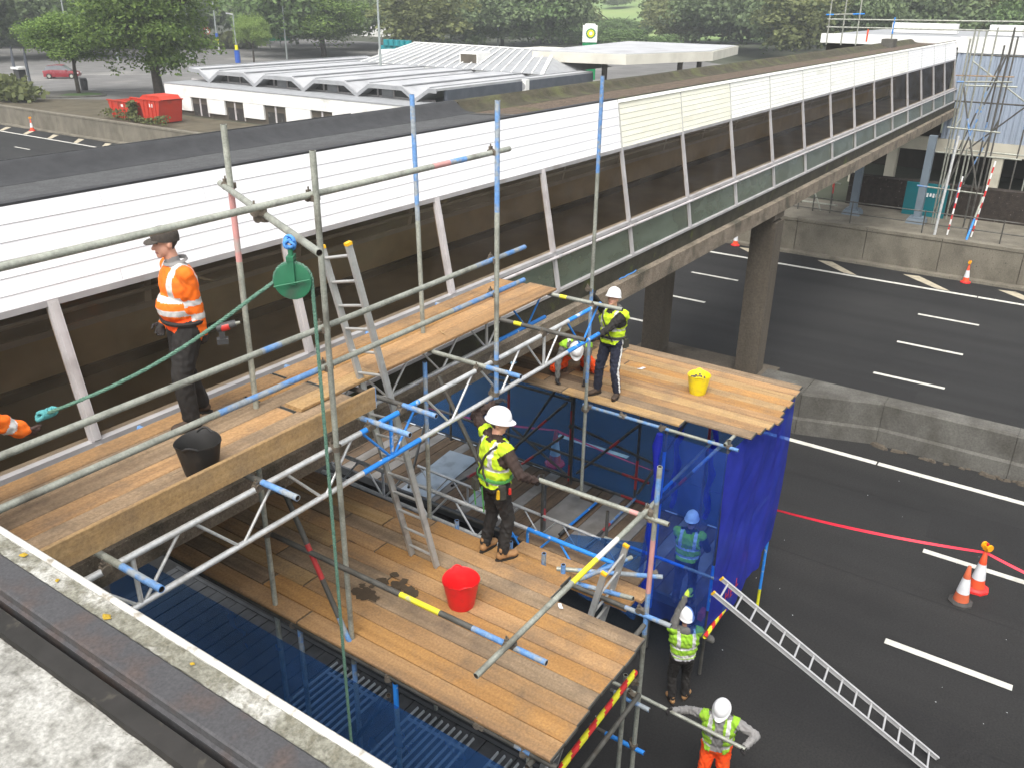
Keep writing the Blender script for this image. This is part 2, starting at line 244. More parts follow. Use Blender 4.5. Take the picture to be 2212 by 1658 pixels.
pm('brick_orange', (0.55, 0.09, 0.04), (0.46, 0.075, 0.035), 2, 0.8)
pm('scrub', (0.10, 0.085, 0.055), (0.065, 0.055, 0.035), 1, 0.95, 0.02, 10, coord='World')
pm('litter_white', (0.65, 0.66, 0.68), None, 30, 0.7)
pm('spill', (0.05, 0.035, 0.022), (0.07, 0.05, 0.03), 40, 0.9)
pm('teal_leaf', (0.04, 0.08, 0.03), None, 30, 0.9)
pm('text_white', (0.75, 0.76, 0.76), None, 5, 0.6)
pm('text_red', (0.60, 0.03, 0.04), None, 5, 0.6)
pm('text_dark', (0.04, 0.04, 0.04), None, 5, 0.6)

def leaf_mat(name, c1, c2):
    mt = bpy.data.materials.new(name); mt.use_nodes = True
    n, l = mt.node_tree.nodes, mt.node_tree.links
    b = n['Principled BSDF']; b.inputs['Roughness'].default_value = 0.7; b.inputs['Specular IOR Level'].default_value = 0.2
    g = n.new('ShaderNodeNewGeometry'); oi = n.new('ShaderNodeObjectInfo')
    x = n.new('ShaderNodeMix'); x.data_type = 'RGBA'; x.inputs[6].default_value = (*c1, 1); x.inputs[7].default_value = (*c2, 1)
    l.new(g.outputs['Random Per Island'], x.inputs[0])
    hv = n.new('ShaderNodeHueSaturation'); mr = n.new('ShaderNodeMapRange'); mr.inputs[3].default_value = 0.82; mr.inputs[4].default_value = 1.18
    l.new(oi.outputs['Random'], mr.inputs[0]); l.new(mr.outputs[0], hv.inputs['Value']); l.new(x.outputs[2], hv.inputs['Color'])
    l.new(hv.outputs[0], b.inputs['Base Color'])
    tr = n.new('ShaderNodeBsdfTranslucent'); l.new(hv.outputs[0], tr.inputs[0])
    ms = n.new('ShaderNodeMixShader'); ms.inputs[0].default_value = 0.35
    l.new(b.outputs[0], ms.inputs[1]); l.new(tr.outputs[0], ms.inputs[2]); l.new(ms.outputs[0], n['Material Output'].inputs[0])
    M[name] = mt
leaf_mat('leaf', (0.209, 0.304, 0.0675), (0.0878, 0.155, 0.0405))
leaf_mat('leaf_deep', (0.149, 0.223, 0.0783), (0.081, 0.132, 0.0513))
leaf_mat('leaf_pale', (0.27, 0.365, 0.101), (0.169, 0.257, 0.0675))
leaf_mat('leaf_wood', (0.169, 0.223, 0.101), (0.0945, 0.132, 0.0675))
leaf_mat('leaf_rust', (0.176, 0.196, 0.0743), (0.108, 0.128, 0.054))

def glass_mat(name, tint, alpha, rough=0.03, spec=0.5):
    mt = bpy.data.materials.new(name); mt.use_nodes = True
    n, l = mt.node_tree.nodes, mt.node_tree.links
    b = n['Principled BSDF']; b.inputs['Base Color'].default_value = (*tint[0], 1); b.inputs['Roughness'].default_value = rough
    b.inputs['Specular IOR Level'].default_value = spec
    t = n.new('ShaderNodeBsdfTransparent'); t.inputs[0].default_value = (*tint[1], 1)
    ns = n.new('ShaderNodeTexNoise'); ns.inputs['Scale'].default_value = 1.2; ns.inputs['Detail'].default_value = 5
    g = n.new('ShaderNodeNewGeometry'); mp = n.new('ShaderNodeMapping'); mp.inputs['Scale'].default_value = (1, 1, 2.5); mp.inputs['Rotation'].default_value = (0, 0.5, 0)
    l.new(g.outputs['Position'], mp.inputs[0]); l.new(mp.outputs[0], ns.inputs['Vector'])
    mr = n.new('ShaderNodeMapRange'); mr.inputs[1].default_value = 0.35; mr.inputs[2].default_value = 0.65
    mr.inputs[3].default_value = alpha[0]; mr.inputs[4].default_value = alpha[1]; l.new(ns.outputs[0], mr.inputs[0])
    ms = n.new('ShaderNodeMixShader'); l.new(mr.outputs[0], ms.inputs[0])
    l.new(t.outputs[0], ms.inputs[1]); l.new(b.outputs[0], ms.inputs[2]); l.new(ms.outputs[0], n['Material Output'].inputs[0])
    M[name] = mt
glass_mat('glass_tint', ((0.085, 0.07, 0.052), (0.86, 0.77, 0.64)), (0.14, 0.30), 0.08)
glass_mat('glass_dusty', ((0.16, 0.14, 0.115), (0.5, 0.46, 0.4)), (0.86, 0.95), 0.3)
glass_mat('glass_algae', ((0.10, 0.125, 0.095), (0.45, 0.5, 0.45)), (0.62, 0.92), 0.25)

def net_mat(name, col, tint, cover):
    mt = bpy.data.materials.new(name); mt.use_nodes = True
    n, l = mt.node_tree.nodes, mt.node_tree.links
    b = n['Principled BSDF']; b.inputs['Base Color'].default_value = (*col, 1); b.inputs['Roughness'].default_value = 0.6
    tl = n.new('ShaderNodeBsdfTranslucent'); tl.inputs[0].default_value = (*col, 1)
    m0 = n.new('ShaderNodeMixShader'); m0.inputs[0].default_value = 0.45; l.new(b.outputs[0], m0.inputs[1]); l.new(tl.outputs[0], m0.inputs[2])
    t = n.new('ShaderNodeBsdfTransparent'); t.inputs[0].default_value = (*tint, 1)
    ns = n.new('ShaderNodeTexNoise'); ns.inputs['Scale'].default_value = 2.0; ns.inputs['Detail'].default_value = 4
    tc = n.new('ShaderNodeTexCoord'); l.new(tc.outputs['Object'], ns.inputs['Vector'])
    mr = n.new('ShaderNodeMapRange'); mr.inputs[1].default_value = 0.3; mr.inputs[2].default_value = 0.7
    mr.inputs[3].default_value = cover[0]; mr.inputs[4].default_value = cover[1]; l.new(ns.outputs[0], mr.inputs[0])
    ms = n.new('ShaderNodeMixShader'); l.new(mr.outputs[0], ms.inputs[0])
    l.new(t.outputs[0], ms.inputs[1]); l.new(m0.outputs[0], ms.inputs[2]); l.new(ms.outputs[0], n['Material Output'].inputs[0])
    M[name] = mt
net_mat('net_thick', (0.04, 0.055, 0.58), (0.25, 0.42, 0.88), (0.46, 0.74))
net_mat('net_thin', (0.035, 0.19, 0.58), (0.46, 0.74, 0.98), (0.30, 0.44))
net_mat('net_veil', (0.03, 0.09, 0.50), (0.46, 0.66, 0.97), (0.20, 0.42))
net_mat('net_dark', (0.03, 0.125, 0.38), (0.40, 0.62, 0.92), (0.36, 0.54))

# ------------------------------------------------------------------ helpers
def V(*a): return Vector(a if len(a) > 1 else a[0])

class MB:
    """collects shapes, then links them as ONE mesh object"""
    def __init__(s): s.v, s.f, s.mi = [], [], []
    def raw(s, v, f, mi=0):
        o = len(s.v); s.v += [tuple(x) for x in v]; s.f += [tuple(i + o for i in q) for q in f]; s.mi += [mi] * len(f); return s
    def box(s, c, d, mi=0, rot=None, top=None):
        hx, hy, hz = d[0] / 2, d[1] / 2, d[2] / 2
        vs = [Vector((x * hx, y * hy, z * hz)) for z in (-1, 1) for y in (-1, 1) for x in (-1, 1)]
        if top:                                              # taper of the top face
            for q in vs[4:]: q.x *= top[0]; q.y *= top[1]
        if rot is not None: vs = [rot @ q for q in vs]
        c = Vector(c); vs = [q + c for q in vs]
        return s.raw(vs, [(0, 2, 3, 1), (4, 5, 7, 6), (0, 1, 5, 4), (2, 6, 7, 3), (0, 4, 6, 2), (1, 3, 7, 5)], mi)
    def span(s, a, b, mi=0):
        return s.box([(a[i] + b[i]) / 2 for i in range(3)], [abs(b[i] - a[i]) for i in range(3)], mi)
    def bar(s, p0, p1, w, h, mi=0, up=(0, 0, 1)):
        p0, p1 = Vector(p0), Vector(p1); x = (p1 - p0); L = x.length; x.normalize()
        y = Vector(up).cross(x)
        if y.length < 1e-4: y = Vector((0, 1, 0)).cross(x)
        y.normalize(); z = x.cross(y)
        r = Matrix((x, y, z)).transposed()
        return s.box((p0 + p1) / 2, (L, w, h), mi, r)
    def tube(s, p0, p1, r, n=10, mi=0, r1=None, caps=True):
        p0, p1 = Vector(p0), Vector(p1); x = (p1 - p0).normalized()
        u = x.orthogonal().normalized(); w = x.cross(u); r1 = r if r1 is None else r1
        vs = [p + (u * math.cos(2 * math.pi * k / n) + w * math.sin(2 * math.pi * k / n)) * q for p, q in ((p0, r), (p1, r1)) for k in range(n)]
        fs = [(k, (k + 1) % n, n + (k + 1) % n, n + k) for k in range(n)]
        if caps: fs += [tuple(range(n))[::-1], tuple(range(n, 2 * n))]
        return s.raw(vs, fs, mi)
    def path(s, pts, r, n=8, mi=0, caps=True):
        pts = [Vector(p) for p in pts]; rs = r if isinstance(r, (list, tuple)) else [r] * len(pts)
        vs = []; u = None
        for i, p in enumerate(pts):
            d = (pts[min(i + 1, len(pts) - 1)] - pts[max(i - 1, 0)]).normalized()
            u = d.orthogonal().normalized() if u is None else (u - d * u.dot(d)).normalized()
            w = d.cross(u)
            vs += [p + (u * math.cos(2 * math.pi * k / n) + w * math.sin(2 * math.pi * k / n)) * rs[i] for k in range(n)]
        fs = [(i * n + k, i * n + (k + 1) % n, (i + 1) * n + (k + 1) % n, (i + 1) * n + k) for i in range(len(pts) - 1) for k in range(n)]
        if caps: fs += [tuple(range(n))[::-1], tuple(range((len(pts) - 1) * n, len(pts) * n))]
        return s.raw(vs, fs, mi)
    def lathe(s, prof, c=(0, 0, 0), n=24, mi=0, sx=1, sy=1, close=True):
        vs = [(c[0] + r * sx * math.cos(2 * math.pi * k / n), c[1] + r * sy * math.sin(2 * math.pi * k / n), c[2] + z) for r, z in prof for k in range(n)]
        fs = [(i * n + k, i * n + (k + 1) % n, (i + 1) * n + (k + 1) % n, (i + 1) * n + k) for i in range(len(prof) - 1) for k in range(n)]
        if close: fs += [tuple(range(n))[::-1], tuple(range((len(prof) - 1) * n, len(prof) * n))]
        return s.raw(vs, fs, mi)
    def prism(s, poly, y0, y1, axis='Y', mi=0):
        """closed profile extruded: axis Y takes (x, z) points, axis X takes (y, z), axis Z takes (x, y)"""
        n = len(poly)
        def P(a, b, t): return (a, t, b) if axis == 'Y' else ((t, a, b) if axis == 'X' else (a, b, t))
        vs = [P(a, b, y0) for a, b in poly] + [P(a, b, y1) for a, b in poly]
        fs = [(k, (k + 1) % n, n + (k + 1) % n, n + k) for k in range(n)] + [tuple(range(n))[::-1], tuple(range(n, 2 * n))]
        return s.raw(vs, fs, mi)
    def quad(s, a, b, c, d, mi=0): return s.raw([a, b, c, d], [(0, 1, 2, 3)], mi)
    def mesh(s, name, mats, smooth=None):
        me = bpy.data.meshes.new(name); me.from_pydata(s.v, [], s.f)
        for q in (mats if isinstance(mats, (list, tuple)) else [mats]): me.materials.append(M[q])
        me.polygons.foreach_set('material_index', s.mi); me.update()
        bm = bmesh.new(); bm.from_mesh(me); bmesh.ops.recalc_face_normals(bm, faces=bm.faces); bm.to_mesh(me); bm.free()
        if smooth is not None: sharp(me, smooth)
        return me
    def build(s, name, mats, parent=None, smooth=None, loc=None, base=False):
        me = s.mesh(name, mats, smooth)
        return link(name, me, parent, loc, base)

def sharp(me, deg):
    me.polygons.foreach_set('use_smooth', [True] * len(me.polygons))
    bm = bmesh.new(); bm.from_mesh(me); a = math.radians(deg)
    for e in bm.edges:
        if len(e.link_faces) == 2 and e.calc_face_angle(0) > a: e.smooth = False
    bm.to_mesh(me); bm.free()

def link(name, me, parent=None, loc=None, base=False):
    o = bpy.data.objects.new(name, me); COL.objects.link(o)
    if parent is not None: o.parent = parent
    if loc is not None: o.location = loc
    return o

def tag(o, label, cat, group=None, kind=None):
    o['label'] = label; o['category'] = cat
    if group: o['group'] = group
    if kind: o['kind'] = kind
    return o

def thing(name, label, cat, loc=(0, 0, 0), rz=0.0, group=None, ground=None):
    """an Empty; parts built in world coordinates keep them (identity transform) unless loc is given"""
    o = bpy.data.objects.new(name, None); COL.objects.link(o); o.location = loc; o.rotation_euler = (0, 0, rz)
    o.empty_display_size = 0.2
    return tag(o, label, cat, group)

def struct(o, kind='structure'): o['kind'] = kind; return o

def dup(root, loc, rz, label=None):
    r = root.copy(); COL.objects.link(r); r.location = loc; r.rotation_euler = (0, 0, rz)
    if label: r['label'] = label
    for ch in list(root.children):
        c = ch.copy(); COL.objects.link(c); c.parent = r
        for g in list(ch.children):
            d = g.copy(); COL.objects.link(d); d.parent = c
    return r

TR = 0.028
def tube_part(name, p0, p1, parent, segs=None, r=TR, base='galv', n=10):
    """one scaffold tube; segs = [(t0, t1, material)] painted lengths; hollow looking dark ends"""
    p0, p1 = Vector(p0), Vector(p1); segs = sorted(segs or [])
    cuts = [0.0]; mats = []
    for a, b, q in segs:
        if a > cuts[-1] + 1e-4: mats.append(base); cuts.append(a)
        mats.append(q); cuts.append(b)
    if cuts[-1] < 1 - 1e-4: mats.append(base); cuts.append(1.0)
    names = list(dict.fromkeys(mats)) + ['interior_dark']
    mb = MB(); L = (p1 - p0)
    for i, q in enumerate(mats):
        mb.tube(p0 + L * cuts[i], p0 + L * cuts[i + 1], r, n, names.index(q), caps=False)
    x = L.normalized(); u = x.orthogonal().normalized(); w = x.cross(u)
    for p, e in ((p0, 1), (p1, -1)):                          # tube mouth set back into the end
        vs = [p + x * e * d + (u * math.cos(2 * math.pi * k / n) + w * math.sin(2 * math.pi * k / n)) * q
              for q, d in ((r, 0), (r * 0.8, 0), (r * 0.8, 0.03)) for k in range(n)]
        fs = [(i * n + k, i * n + (k + 1) % n, (i + 1) * n + (k + 1) % n, (i + 1) * n + k) for i in range(2) for k in range(n)]
        mb.raw(vs, fs[:n], names.index(mats[0] if e > 0 else mats[-1])); mb.raw(vs, fs[n:] + [tuple(range(2 * n, 3 * n))], len(names) - 1)
    return mb.build(name, names, parent, smooth=50)

_clip = None
def coupler(p, parent, rz=0.0, rx=0.0):
    """swivel coupler: two shells, flap and bolt"""
    global _clip
    if _clip is None:
        mb = MB()
        mb.tube((0, 0, -0.026), (0, 0, 0.026), 0.037, 10); mb.tube((-0.03, 0.055, 0), (0.03, 0.055, 0), 0.036, 10)
        mb.box((0, 0.028, 0), (0.045, 0.03, 0.045)); mb.tube((0.04, -0.02, 0.0), (0.04, 0.03, 0.0), 0.009, 6)
        mb.box((0.045, 0.0, 0), (0.024, 0.024, 0.05)); mb.box((0, 0.06, 0.045), (0.035, 0.03, 0.03)); mb.tube((0, 0.06, 0.04), (0, 0.06, 0.085), 0.008, 6)
        _clip = mb.mesh('coupler', 'clip_metal')
    o = link('coupler', _clip, parent, p); o.rotation_euler = (rx, 0, rz); return o

_board = {}
def board(p0, p1, w, t, mat, parent, name='scaffold_board', tilt=0.0, end_mat=None, bands=True):
    """one plank from p0 to p1 (top-centre line), slightly cupped edges and hooped ends"""
    p0, p1 = Vector(p0), Vector(p1); d = p1 - p0; L = d.length
    key = (mat, round(L, 2), round(w, 3), end_mat)
    if key not in _board:
        mb = MB(); c = 0.006
        prof = [(-w / 2, -t + c), (-w / 2 + c, -t), (w / 2 - c, -t), (w / 2, -t + c), (w / 2, -c), (w / 2 - c, 0), (-w / 2 + c, 0), (-w / 2, -c)]
        mb.prism(prof, 0.0 if not end_mat else 0.012, L if not end_mat else L - 0.012, 'X')
        if end_mat:
            for x0, x1 in ((0, 0.012), (L - 0.012, L)): mb.prism([(a * 1.004, b * 1.004) for a, b in prof], x0, x1, 'X', 1)
        _board[key] = mb.mesh('scaffold_board', [mat] + ([end_mat] if end_mat else []))
    o = link(name, _board[key], parent, p0)
    x = d.normalized(); y = Vector((0, 0, 1)).cross(x).normalized(); z = x.cross(y)
    q = Matrix((x, y, z)).transposed().to_quaternion()
    if tilt: q = q @ Quaternion((1, 0, 0), tilt)
    o.rotation_mode = 'QUATERNION'; o.rotation_quaternion = q
    return o

def lattice_beam(name_prefix, p0, p1, depth, parent, bay=0.9, paint=None, r=TR):
    """aluminium ladder beam: two chords, posts and diagonals, each a part; paint = [(t0,t1)] lengths in strong blue"""
    p0, p1 = Vector(p0), Vector(p1); dz = Vector((0, 0, -depth)); paint = paint or []
    segs = [(a, b, 'paint_strong_blue') for a, b in paint]
    tube_part('beam_chord', p0, p1, parent, segs, r, 'alu'); tube_part('beam_chord', p0 + dz, p1 + dz, parent, segs, r, 'alu')
    L = (p1 - p0).length; n = max(2, int(round(L / bay))); d = (p1 - p0) / n
    for i in range(n):
        a = p0 + d * (i + 0.08); b = p0 + d * (i + 0.46); c = p0 + d * (i + 0.54); e = p0 + d * (i + 0.92); t = (i + 0.5) / n
        q = 'paint_strong_blue' if any(x <= t <= y for x, y in paint) else 'alu'
        MB().tube(a + dz * 0.04, b + dz * 0.96, 0.014, 8).build('beam_diagonal', q, parent, 50)
        MB().tube(e + dz * 0.04, c + dz * 0.96, 0.014, 8).build('beam_diagonal', q, parent, 50)
        if i % 3 == 1:
            MB().tube(p0 + d * (i + 0.5) + dz * 0.02, p0 + d * (i + 0.5) + dz * 0.98, 0.02, 8).build('beam_post', q, parent, 50)

def ladder(name, label, bl, br, tl, tr, n, stile=(0.025, 0.065), mat='alu_ladder', caps='plastic_cap', grp=None):
    """bl, br, tl, tr: bottom/top of left and right stile"""
    root = thing(name, label, 'ladder', group=grp); bl, br, tl, tr = map(Vector, (bl, br, tl, tr))
    side = (br - bl).normalized(); up = (tl - bl).normalized(); nrm = side.cross(up).normalized()
    for a, b in ((bl, tl), (br, tr)):
        mb = MB(); rot = Matrix(((b - a).normalized(), side, (b - a).normalized().cross(side))).transposed()
        mb.box((a + b) / 2, ((b - a).length, stile[0], stile[1]), 0, rot)
        mb.box((a + b) / 2 + nrm * stile[1] * 0.46, ((b - a).length * 0.999, stile[0] * 1.5, 0.007), 0, rot)
        mb.box((a + b) / 2 - nrm * stile[1] * 0.46, ((b - a).length * 0.999, stile[0] * 1.5, 0.007), 0, rot)
        s = mb.build('stile', mat, root)
        if caps:
            cb = MB(); cb.box(b + up * 0.012, (0.03, stile[0] * 1.7, stile[1] * 1.1), 0, rot); cb.build('end_cap', caps, s)
    for i in range(n):
        t = (i + 0.6) / n
        p, q = bl + (tl - bl) * t, br + (tr - br) * t
        MB().tube(p, q, 0.016, 8).build('rung', mat, root, 50)
    return root

def sheet(name, polys, mat, z, parent=None, thick=None):
    mb = MB()
    for p in polys: mb.raw([(x, y, z) for x, y in p], [tuple(range(len(p)))])
    return mb.build(name, mat, parent)

def net_sheet(name, grid, mat, label=None, parent=None, amp=0.05, seed=0, fold=6.0):
    """grid: 4 corner points (a top-left, b top-right, c bottom-right, d bottom-left); hung cloth with folds"""
    a, b, c, d = map(Vector, grid); nu, nv = 56, 40; r = np.random.default_rng(seed)
    nrm = (b - a).cross(d - a).normalized(); ph = r.uniform(0, 6.28, 6); wv = [(r.uniform(-1, 1) * fold * q, r.uniform(-1, 1) * 5 * q ** 0.8, r.uniform(0, 6.28), 1.0 / q ** 0.75) for q in (0.7, 1.1, 1.6, 2.2, 3.1, 4.3, 6.0, 8.5)]
    vs = []
    for j in range(nv + 1):
        v = j / nv
        for i in range(nu + 1):
            u = i / nu
            p = a.lerp(b, u).lerp(d.lerp(c, u), v)
            k = sum(w_[3] * (1 - 2 * abs(math.sin(w_[0] * u + w_[1] * v + w_[2]))) for w_ in wv) * 0.8
            edge = min(1.0, 4 * min(u, 1 - u) + 0.25) * min(1, 5 * v + 0.1)
            p = p + nrm * amp * k * edge
            if j == nv: p = p + (a - d).normalized() * 0.05 * math.sin(13 * u + ph[4])
            vs.append(p)
    fs = [(j * (nu + 1) + i, j * (nu + 1) + i + 1, (j + 1) * (nu + 1) + i + 1, (j + 1) * (nu + 1) + i) for j in range(nv) for i in range(nu)]
    mb = MB(); mb.raw(vs, fs); o = mb.build(name, mat, parent, smooth=80)
    return o

_tx = {}
def lettering(body, p, right, up, h, mat, parent, name='lettering', depth=0.004):
    """flat printed writing as a mesh"""
    cu = bpy.data.curves.new('t', 'FONT'); cu.body = body; cu.size = h; cu.extrude = depth / 2; cu.align_x = 'CENTER'; cu.align_y = 'CENTER'
    t = bpy.data.objects.new('t', cu); COL.objects.link(t)
    dg = bpy.context.evaluated_depsgraph_get(); me = bpy.data.meshes.new_from_object(t.evaluated_get(dg)); bpy.data.objects.remove(t)
    me.name = name; me.materials.clear(); me.materials.append(M[mat])
    o = link(name, me, parent); r, u = Vector(right).normalized(), Vector(up).normalized(); z = r.cross(u)
    mm = Matrix((r, u, z)).transposed().to_4x4(); mm.translation = Vector(p); o.matrix_local = mm
    return o

# ------------------------------------------------------------------ ground, motorway
ZG = 1.5
xs = [-200, 39.42, 39.5, 215, 245, 330, 500, 640]; zs = [-0.08, -0.08, ZG, ZG, 2.6, 9, 26, 44]
mb = MB()
for i in range(len(xs) - 1):
    for j in range(8):
        y0, y1 = -600 + j * 200, -600 + (j + 1) * 200
        mb.quad((xs[i], y0, zs[i]), (xs[i + 1], y0, zs[i + 1]), (xs[i + 1], y1, zs[i + 1]), (xs[i], y1, zs[i]), 1 if i >= 3 else 0)
struct(mb.build('ground', ['terrain', 'field']))
road = struct(sheet('motorway', [[(-20, -120), (39.4, -120), (39.4, 420), (-20, 420)]], 'asphalt', 0.0))
for X, ys in ((14.04, range(-2, 9)), (17.45, range(-2, 9)), (26.77, range(-2, 14)), (30.05, range(-2, 14)), (33.5, range(-2, 14))):
    off = -0.75 if X < 20 else 2.46
    for k in ys:
        if abs(X - 17.45) < 0.1 and k not in (0, 1) and k > 1: pass
        y = off + 9 * k; mb = MB()
        nn = 12; w = 0.075                                           # ribbed thermoplastic strip
        mb.box((X, y + 1.0, 0.006), (2 * w, 2.05, 0.006))
        for q in range(40): mb.box((X, y + 0.03 + q * 0.0505, 0.0105), (2 * w * 0.96, 0.025, 0.004))
        mb.build('lane_marking', 'marking', road)
for X, w in ((20.8, 0.17), (37.05, 0.2)):
    mb = MB(); y = -60.0
    while y < 200:
        L = min(8.96, 200 - y); mb.box((X, y + L / 2, 0.006), (w, L, 0.006))
        q = y
        while q < min(y + L, 40): mb.box((X, q + 0.1, 0.012), (w * 0.95, 0.045, 0.006)); q += 0.75
        y += 9.0
    mb.build('edge_line', 'marking', road)
for k in range(-6, 22):
    y = 2.25 + 3.62 * k
    MB().raw([(38.6, y + 0.2, 0.005), (38.72, y - 0.42, 0.005), (37.25, y - 1.85, 0.005), (37.25, y - 1.35, 0.005)], [(0, 1, 2, 3)]).build('hatch_marking', 'marking_hatch', road)
for x_, w_ in ((12.2, 0.035), (15.72, 0.03), (19.1, 0.035), (28.4, 0.05), (31.8, 0.05)): sheet('road_seam', [[(x_, -40), (x_ + w_, -40), (x_ + w_ + 0.03, 20), (x_ + w_, 60), (x_, 60), (x_ + 0.03, 20)]], 'asphalt_seam', 0.004, road)
for k_, (x_, y_, a_, b_) in enumerate(((18.0, -1.2, 1.6, 2.6), (24.9, 3.0, 1.2, 4.5), (11.6, -0.6, 1.0, 1.6))): sheet('repair_patch', [[(x_, y_), (x_ + a_, y_ + 0.05), (x_ + a_ - 0.04, y_ + b_), (x_ + 0.03, y_ + b_ - 0.06)]], 'asphalt_patch', 0.0035, road)
# white chips and crumbs on the tarmac
mb = MB()
for k in range(45):
    x, y = random.uniform(9, 21), random.uniform(-2, 8); s = random.uniform(0.006, 0.016)
    a = random.uniform(0, 6.28); pts = [(x + s * math.cos(a + q * 2.1) * random.uniform(0.5, 1.4), y + s * math.sin(a + q * 2.1), 0.004 + 0.004 * (q == 1)) for q in range(3)]
    mb.raw(pts + [(x, y, 0.012)], [(0, 1, 3), (1, 2, 3), (2, 0, 3)])
o = mb.build('road_grit', 'litter_white'); tag(o, 'pale grit and chips scattered on the dark tarmac', 'grit', kind='stuff')

# ------------------------------------------------------------------ central barrier
cb = thing('central_barrier', 'stepped concrete barrier between the carriageways widening round the footbridge piers', 'barrier')
ys = [-12.0, -8.9, -5.9, -2.8, 0.22, 3.27, 5.2, 6.5]
def bx(y):                                                   # where the near face stands: it comes forward round the piers
    if y < 3.3: return 21.86
    if y < 5.2: return 21.86 - 0.62 * ((y - 3.27) / 1.93)
    return 21.24
for y0, y1 in zip(ys[:-1], ys[1:]):
    mb = MB(); g = 0.005; a0, a1 = bx(y0), bx(y1); f0 = f1 = 22.5
    def prof(a, f): return [(a - 0.04, -0.05), (a, 0.40), (a + 0.06, 0.46), (a + 0.09, 1.08), (a + 0.13, 1.13), (f - 0.05, 1.13), (f, 1.08), (f + 0.1, -0.05)]
    p, q = prof(a0, f0), prof(a1, f1); n = len(p)
    vs = [(x, y0 + g, z) for x, z in p] + [(x, y1 - g, z) for x, z in q]
    mb.raw(vs, [(k, (k + 1) % n, n + (k + 1) % n, n + k) for k in range(n)] + [tuple(range(n)), tuple(range(n, 2 * n))])
    mb.build('barrier_block', 'concrete_grey', cb)
MB().span((22.3, 6.52, -0.05), (23.7, 10.75, 0.72)).build('pier_plinth', 'concrete_dark', cb)
MB().span((22.0, -12, -0.1), (22.4, 6.45, 0.9)).build('joint_filler', 'concrete_dark', cb)
mb = MB()
for k in range(26):                                          # broken footing at the foot of the barrier
    y = random.uniform(-0.6, 3.3); s_ = random.uniform(0.3, 1.0); mb.box((21.74 + random.uniform(-.07, .05), y, 0.03), (0.16 * s_, 0.34 * s_, 0.10 * s_), 0, Matrix.Rotation(random.uniform(-.5, .5), 3, 'Z'), (0.7, 0.7))
mb.build('broken_footing', 'concrete_dark', cb)['kind'] = 'stuff'

# ------------------------------------------------------------------ far retaining wall with kerb and railing
rw = thing('retaining_wall', 'long low concrete wall of cast panels beyond the far carriageway', 'wall')
for k in range(-5, 37):
    y0 = 1.9 + 3.03 * k; mb = MB()
    prof = [(39.3, -0.1), (39.3, 1.42), (39.27, 1.45), (39.27, 1.58), (39.62, 1.6), (39.62, -0.1)]
    n = len(prof); mb.prism(prof, y0 + 0.012, y0 + 3.018, 'Y'); mb.build('wall_panel', 'concrete', rw)
MB().span((39.4, -13, -0.1), (39.6, 114, 1.4)).build('wall_core', 'concrete_dark', rw)
MB().prism([(39.0, -0.05), (39.02, 0.11), (39.05, 0.13), (39.29, 0.14), (39.29, -0.05)], -13, 114, 'Y').build('kerb', 'concrete', rw)
struct(sheet('pavement', [[(39.63, -30), (44.3, -30), (44.3, 14), (39.63, 14)]], 'concrete', ZG + 0.012))
fr = thing('guard_railing', 'thin galvanised railing standing on the far concrete wall', 'railing')
for z in (1.95, 2.45): MB().tube((40.0, -13, z), (40.0, 12.5, z), 0.022, 8).build('rail', 'galv_dark', fr, 50)
for k in range(-4, 5): MB().tube((40.0, 2.9 + 3.0 * k, 1.5), (40.0, 2.9 + 3.0 * k, 2.5), 0.026, 8).build('post', 'galv_dark', fr, 50)

# ------------------------------------------------------------------ footbridge
fb = thing('footbridge', 'covered footbridge with white cladding, tinted glazing and concrete piers over the motorway', 'footbridge', (0, 0, 0))
X0, X1, YC = 1.32, 49.95, 8.75
def mir(p): return [(2 * YC - a, b) for a, b in p][::-1]
BM = lambda k: 3.72 + 2.70 * k                                # mullion lines
MB().prism([(6.9, 5.37), (6.9, 5.72), (7.06, 5.72), (7.06, 5.6), (10.44, 5.6), (10.44, 5.72), (10.6, 5.72), (10.6, 5.37)], X0, X1, 'X').build('deck_beam', 'concrete_aggregate', fb)
for a, b in ((7.062, 7.13), (10.37, 10.438)): MB().span((X0, a, 5.603), (X1, b, 6.03)).build('deck_upstand', 'moss_ledge', fb)
MB().span((X0, 7.132, 5.70), (X1, 10.368, 5.98)).build('floor', 'interior_floor', fb)
MB().span((X0, 7.64, 8.50), (X1, 9.86, 8.60)).build('ceiling', 'interior', fb)
MB().span((X0, 10.30, 5.99), (X1, 10.33, 6.62)).build('inner_panel', 'interior_panel', fb)
MB().span((X0, 10.20, 6.0), (X1, 10.29, 6.12)).build('skirting', 'interior_dark', fb)
MB().tube((X0, 10.1, 6.95), (X1, 10.1, 6.95), 0.03, 8).build('inner_handrail', 'frame_grey', fb, 50)
def along(pts, name, mat, x0=X0, x1=X1): MB().prism(pts, x0, x1, 'X').build(name, mat, fb)
for s in (0, 1):
    f = (lambda p: mir(p)) if s else (lambda p: p)
    along(f([(7.16, 6.64), (7.16, 6.70), (7.27, 6.72), (7.27, 6.64)]), 'sill', 'frame_grey')
    along(f([(7.04, 6.032), (7.04, 6.08), (7.13, 6.085), (7.13, 6.032)]), 'bottom_rail', 'frame_grey')
    along(f([(7.42, 7.97), (7.42, 8.03), (7.5, 8.03), (7.5, 7.97)]), 'head_rail', 'frame_grey')
for k in range(-1, 18):                                       # outside handrail in lengths with sleeves
    a, b = max(X0, BM(k) + 0.1), min(X1, BM(k + 1) + 0.1)
    if b <= a: continue
    r = MB().tube((a, 7.115, 6.625), (b, 7.115, 6.625), 0.026, 8).build('handrail', 'frame_white', fb, 50)
    MB().tube((b - 0.05, 7.115, 6.625), (b + 0.05, 7.115, 6.625), 0.032, 8).build('sleeve', 'frame_grey', r, 50)
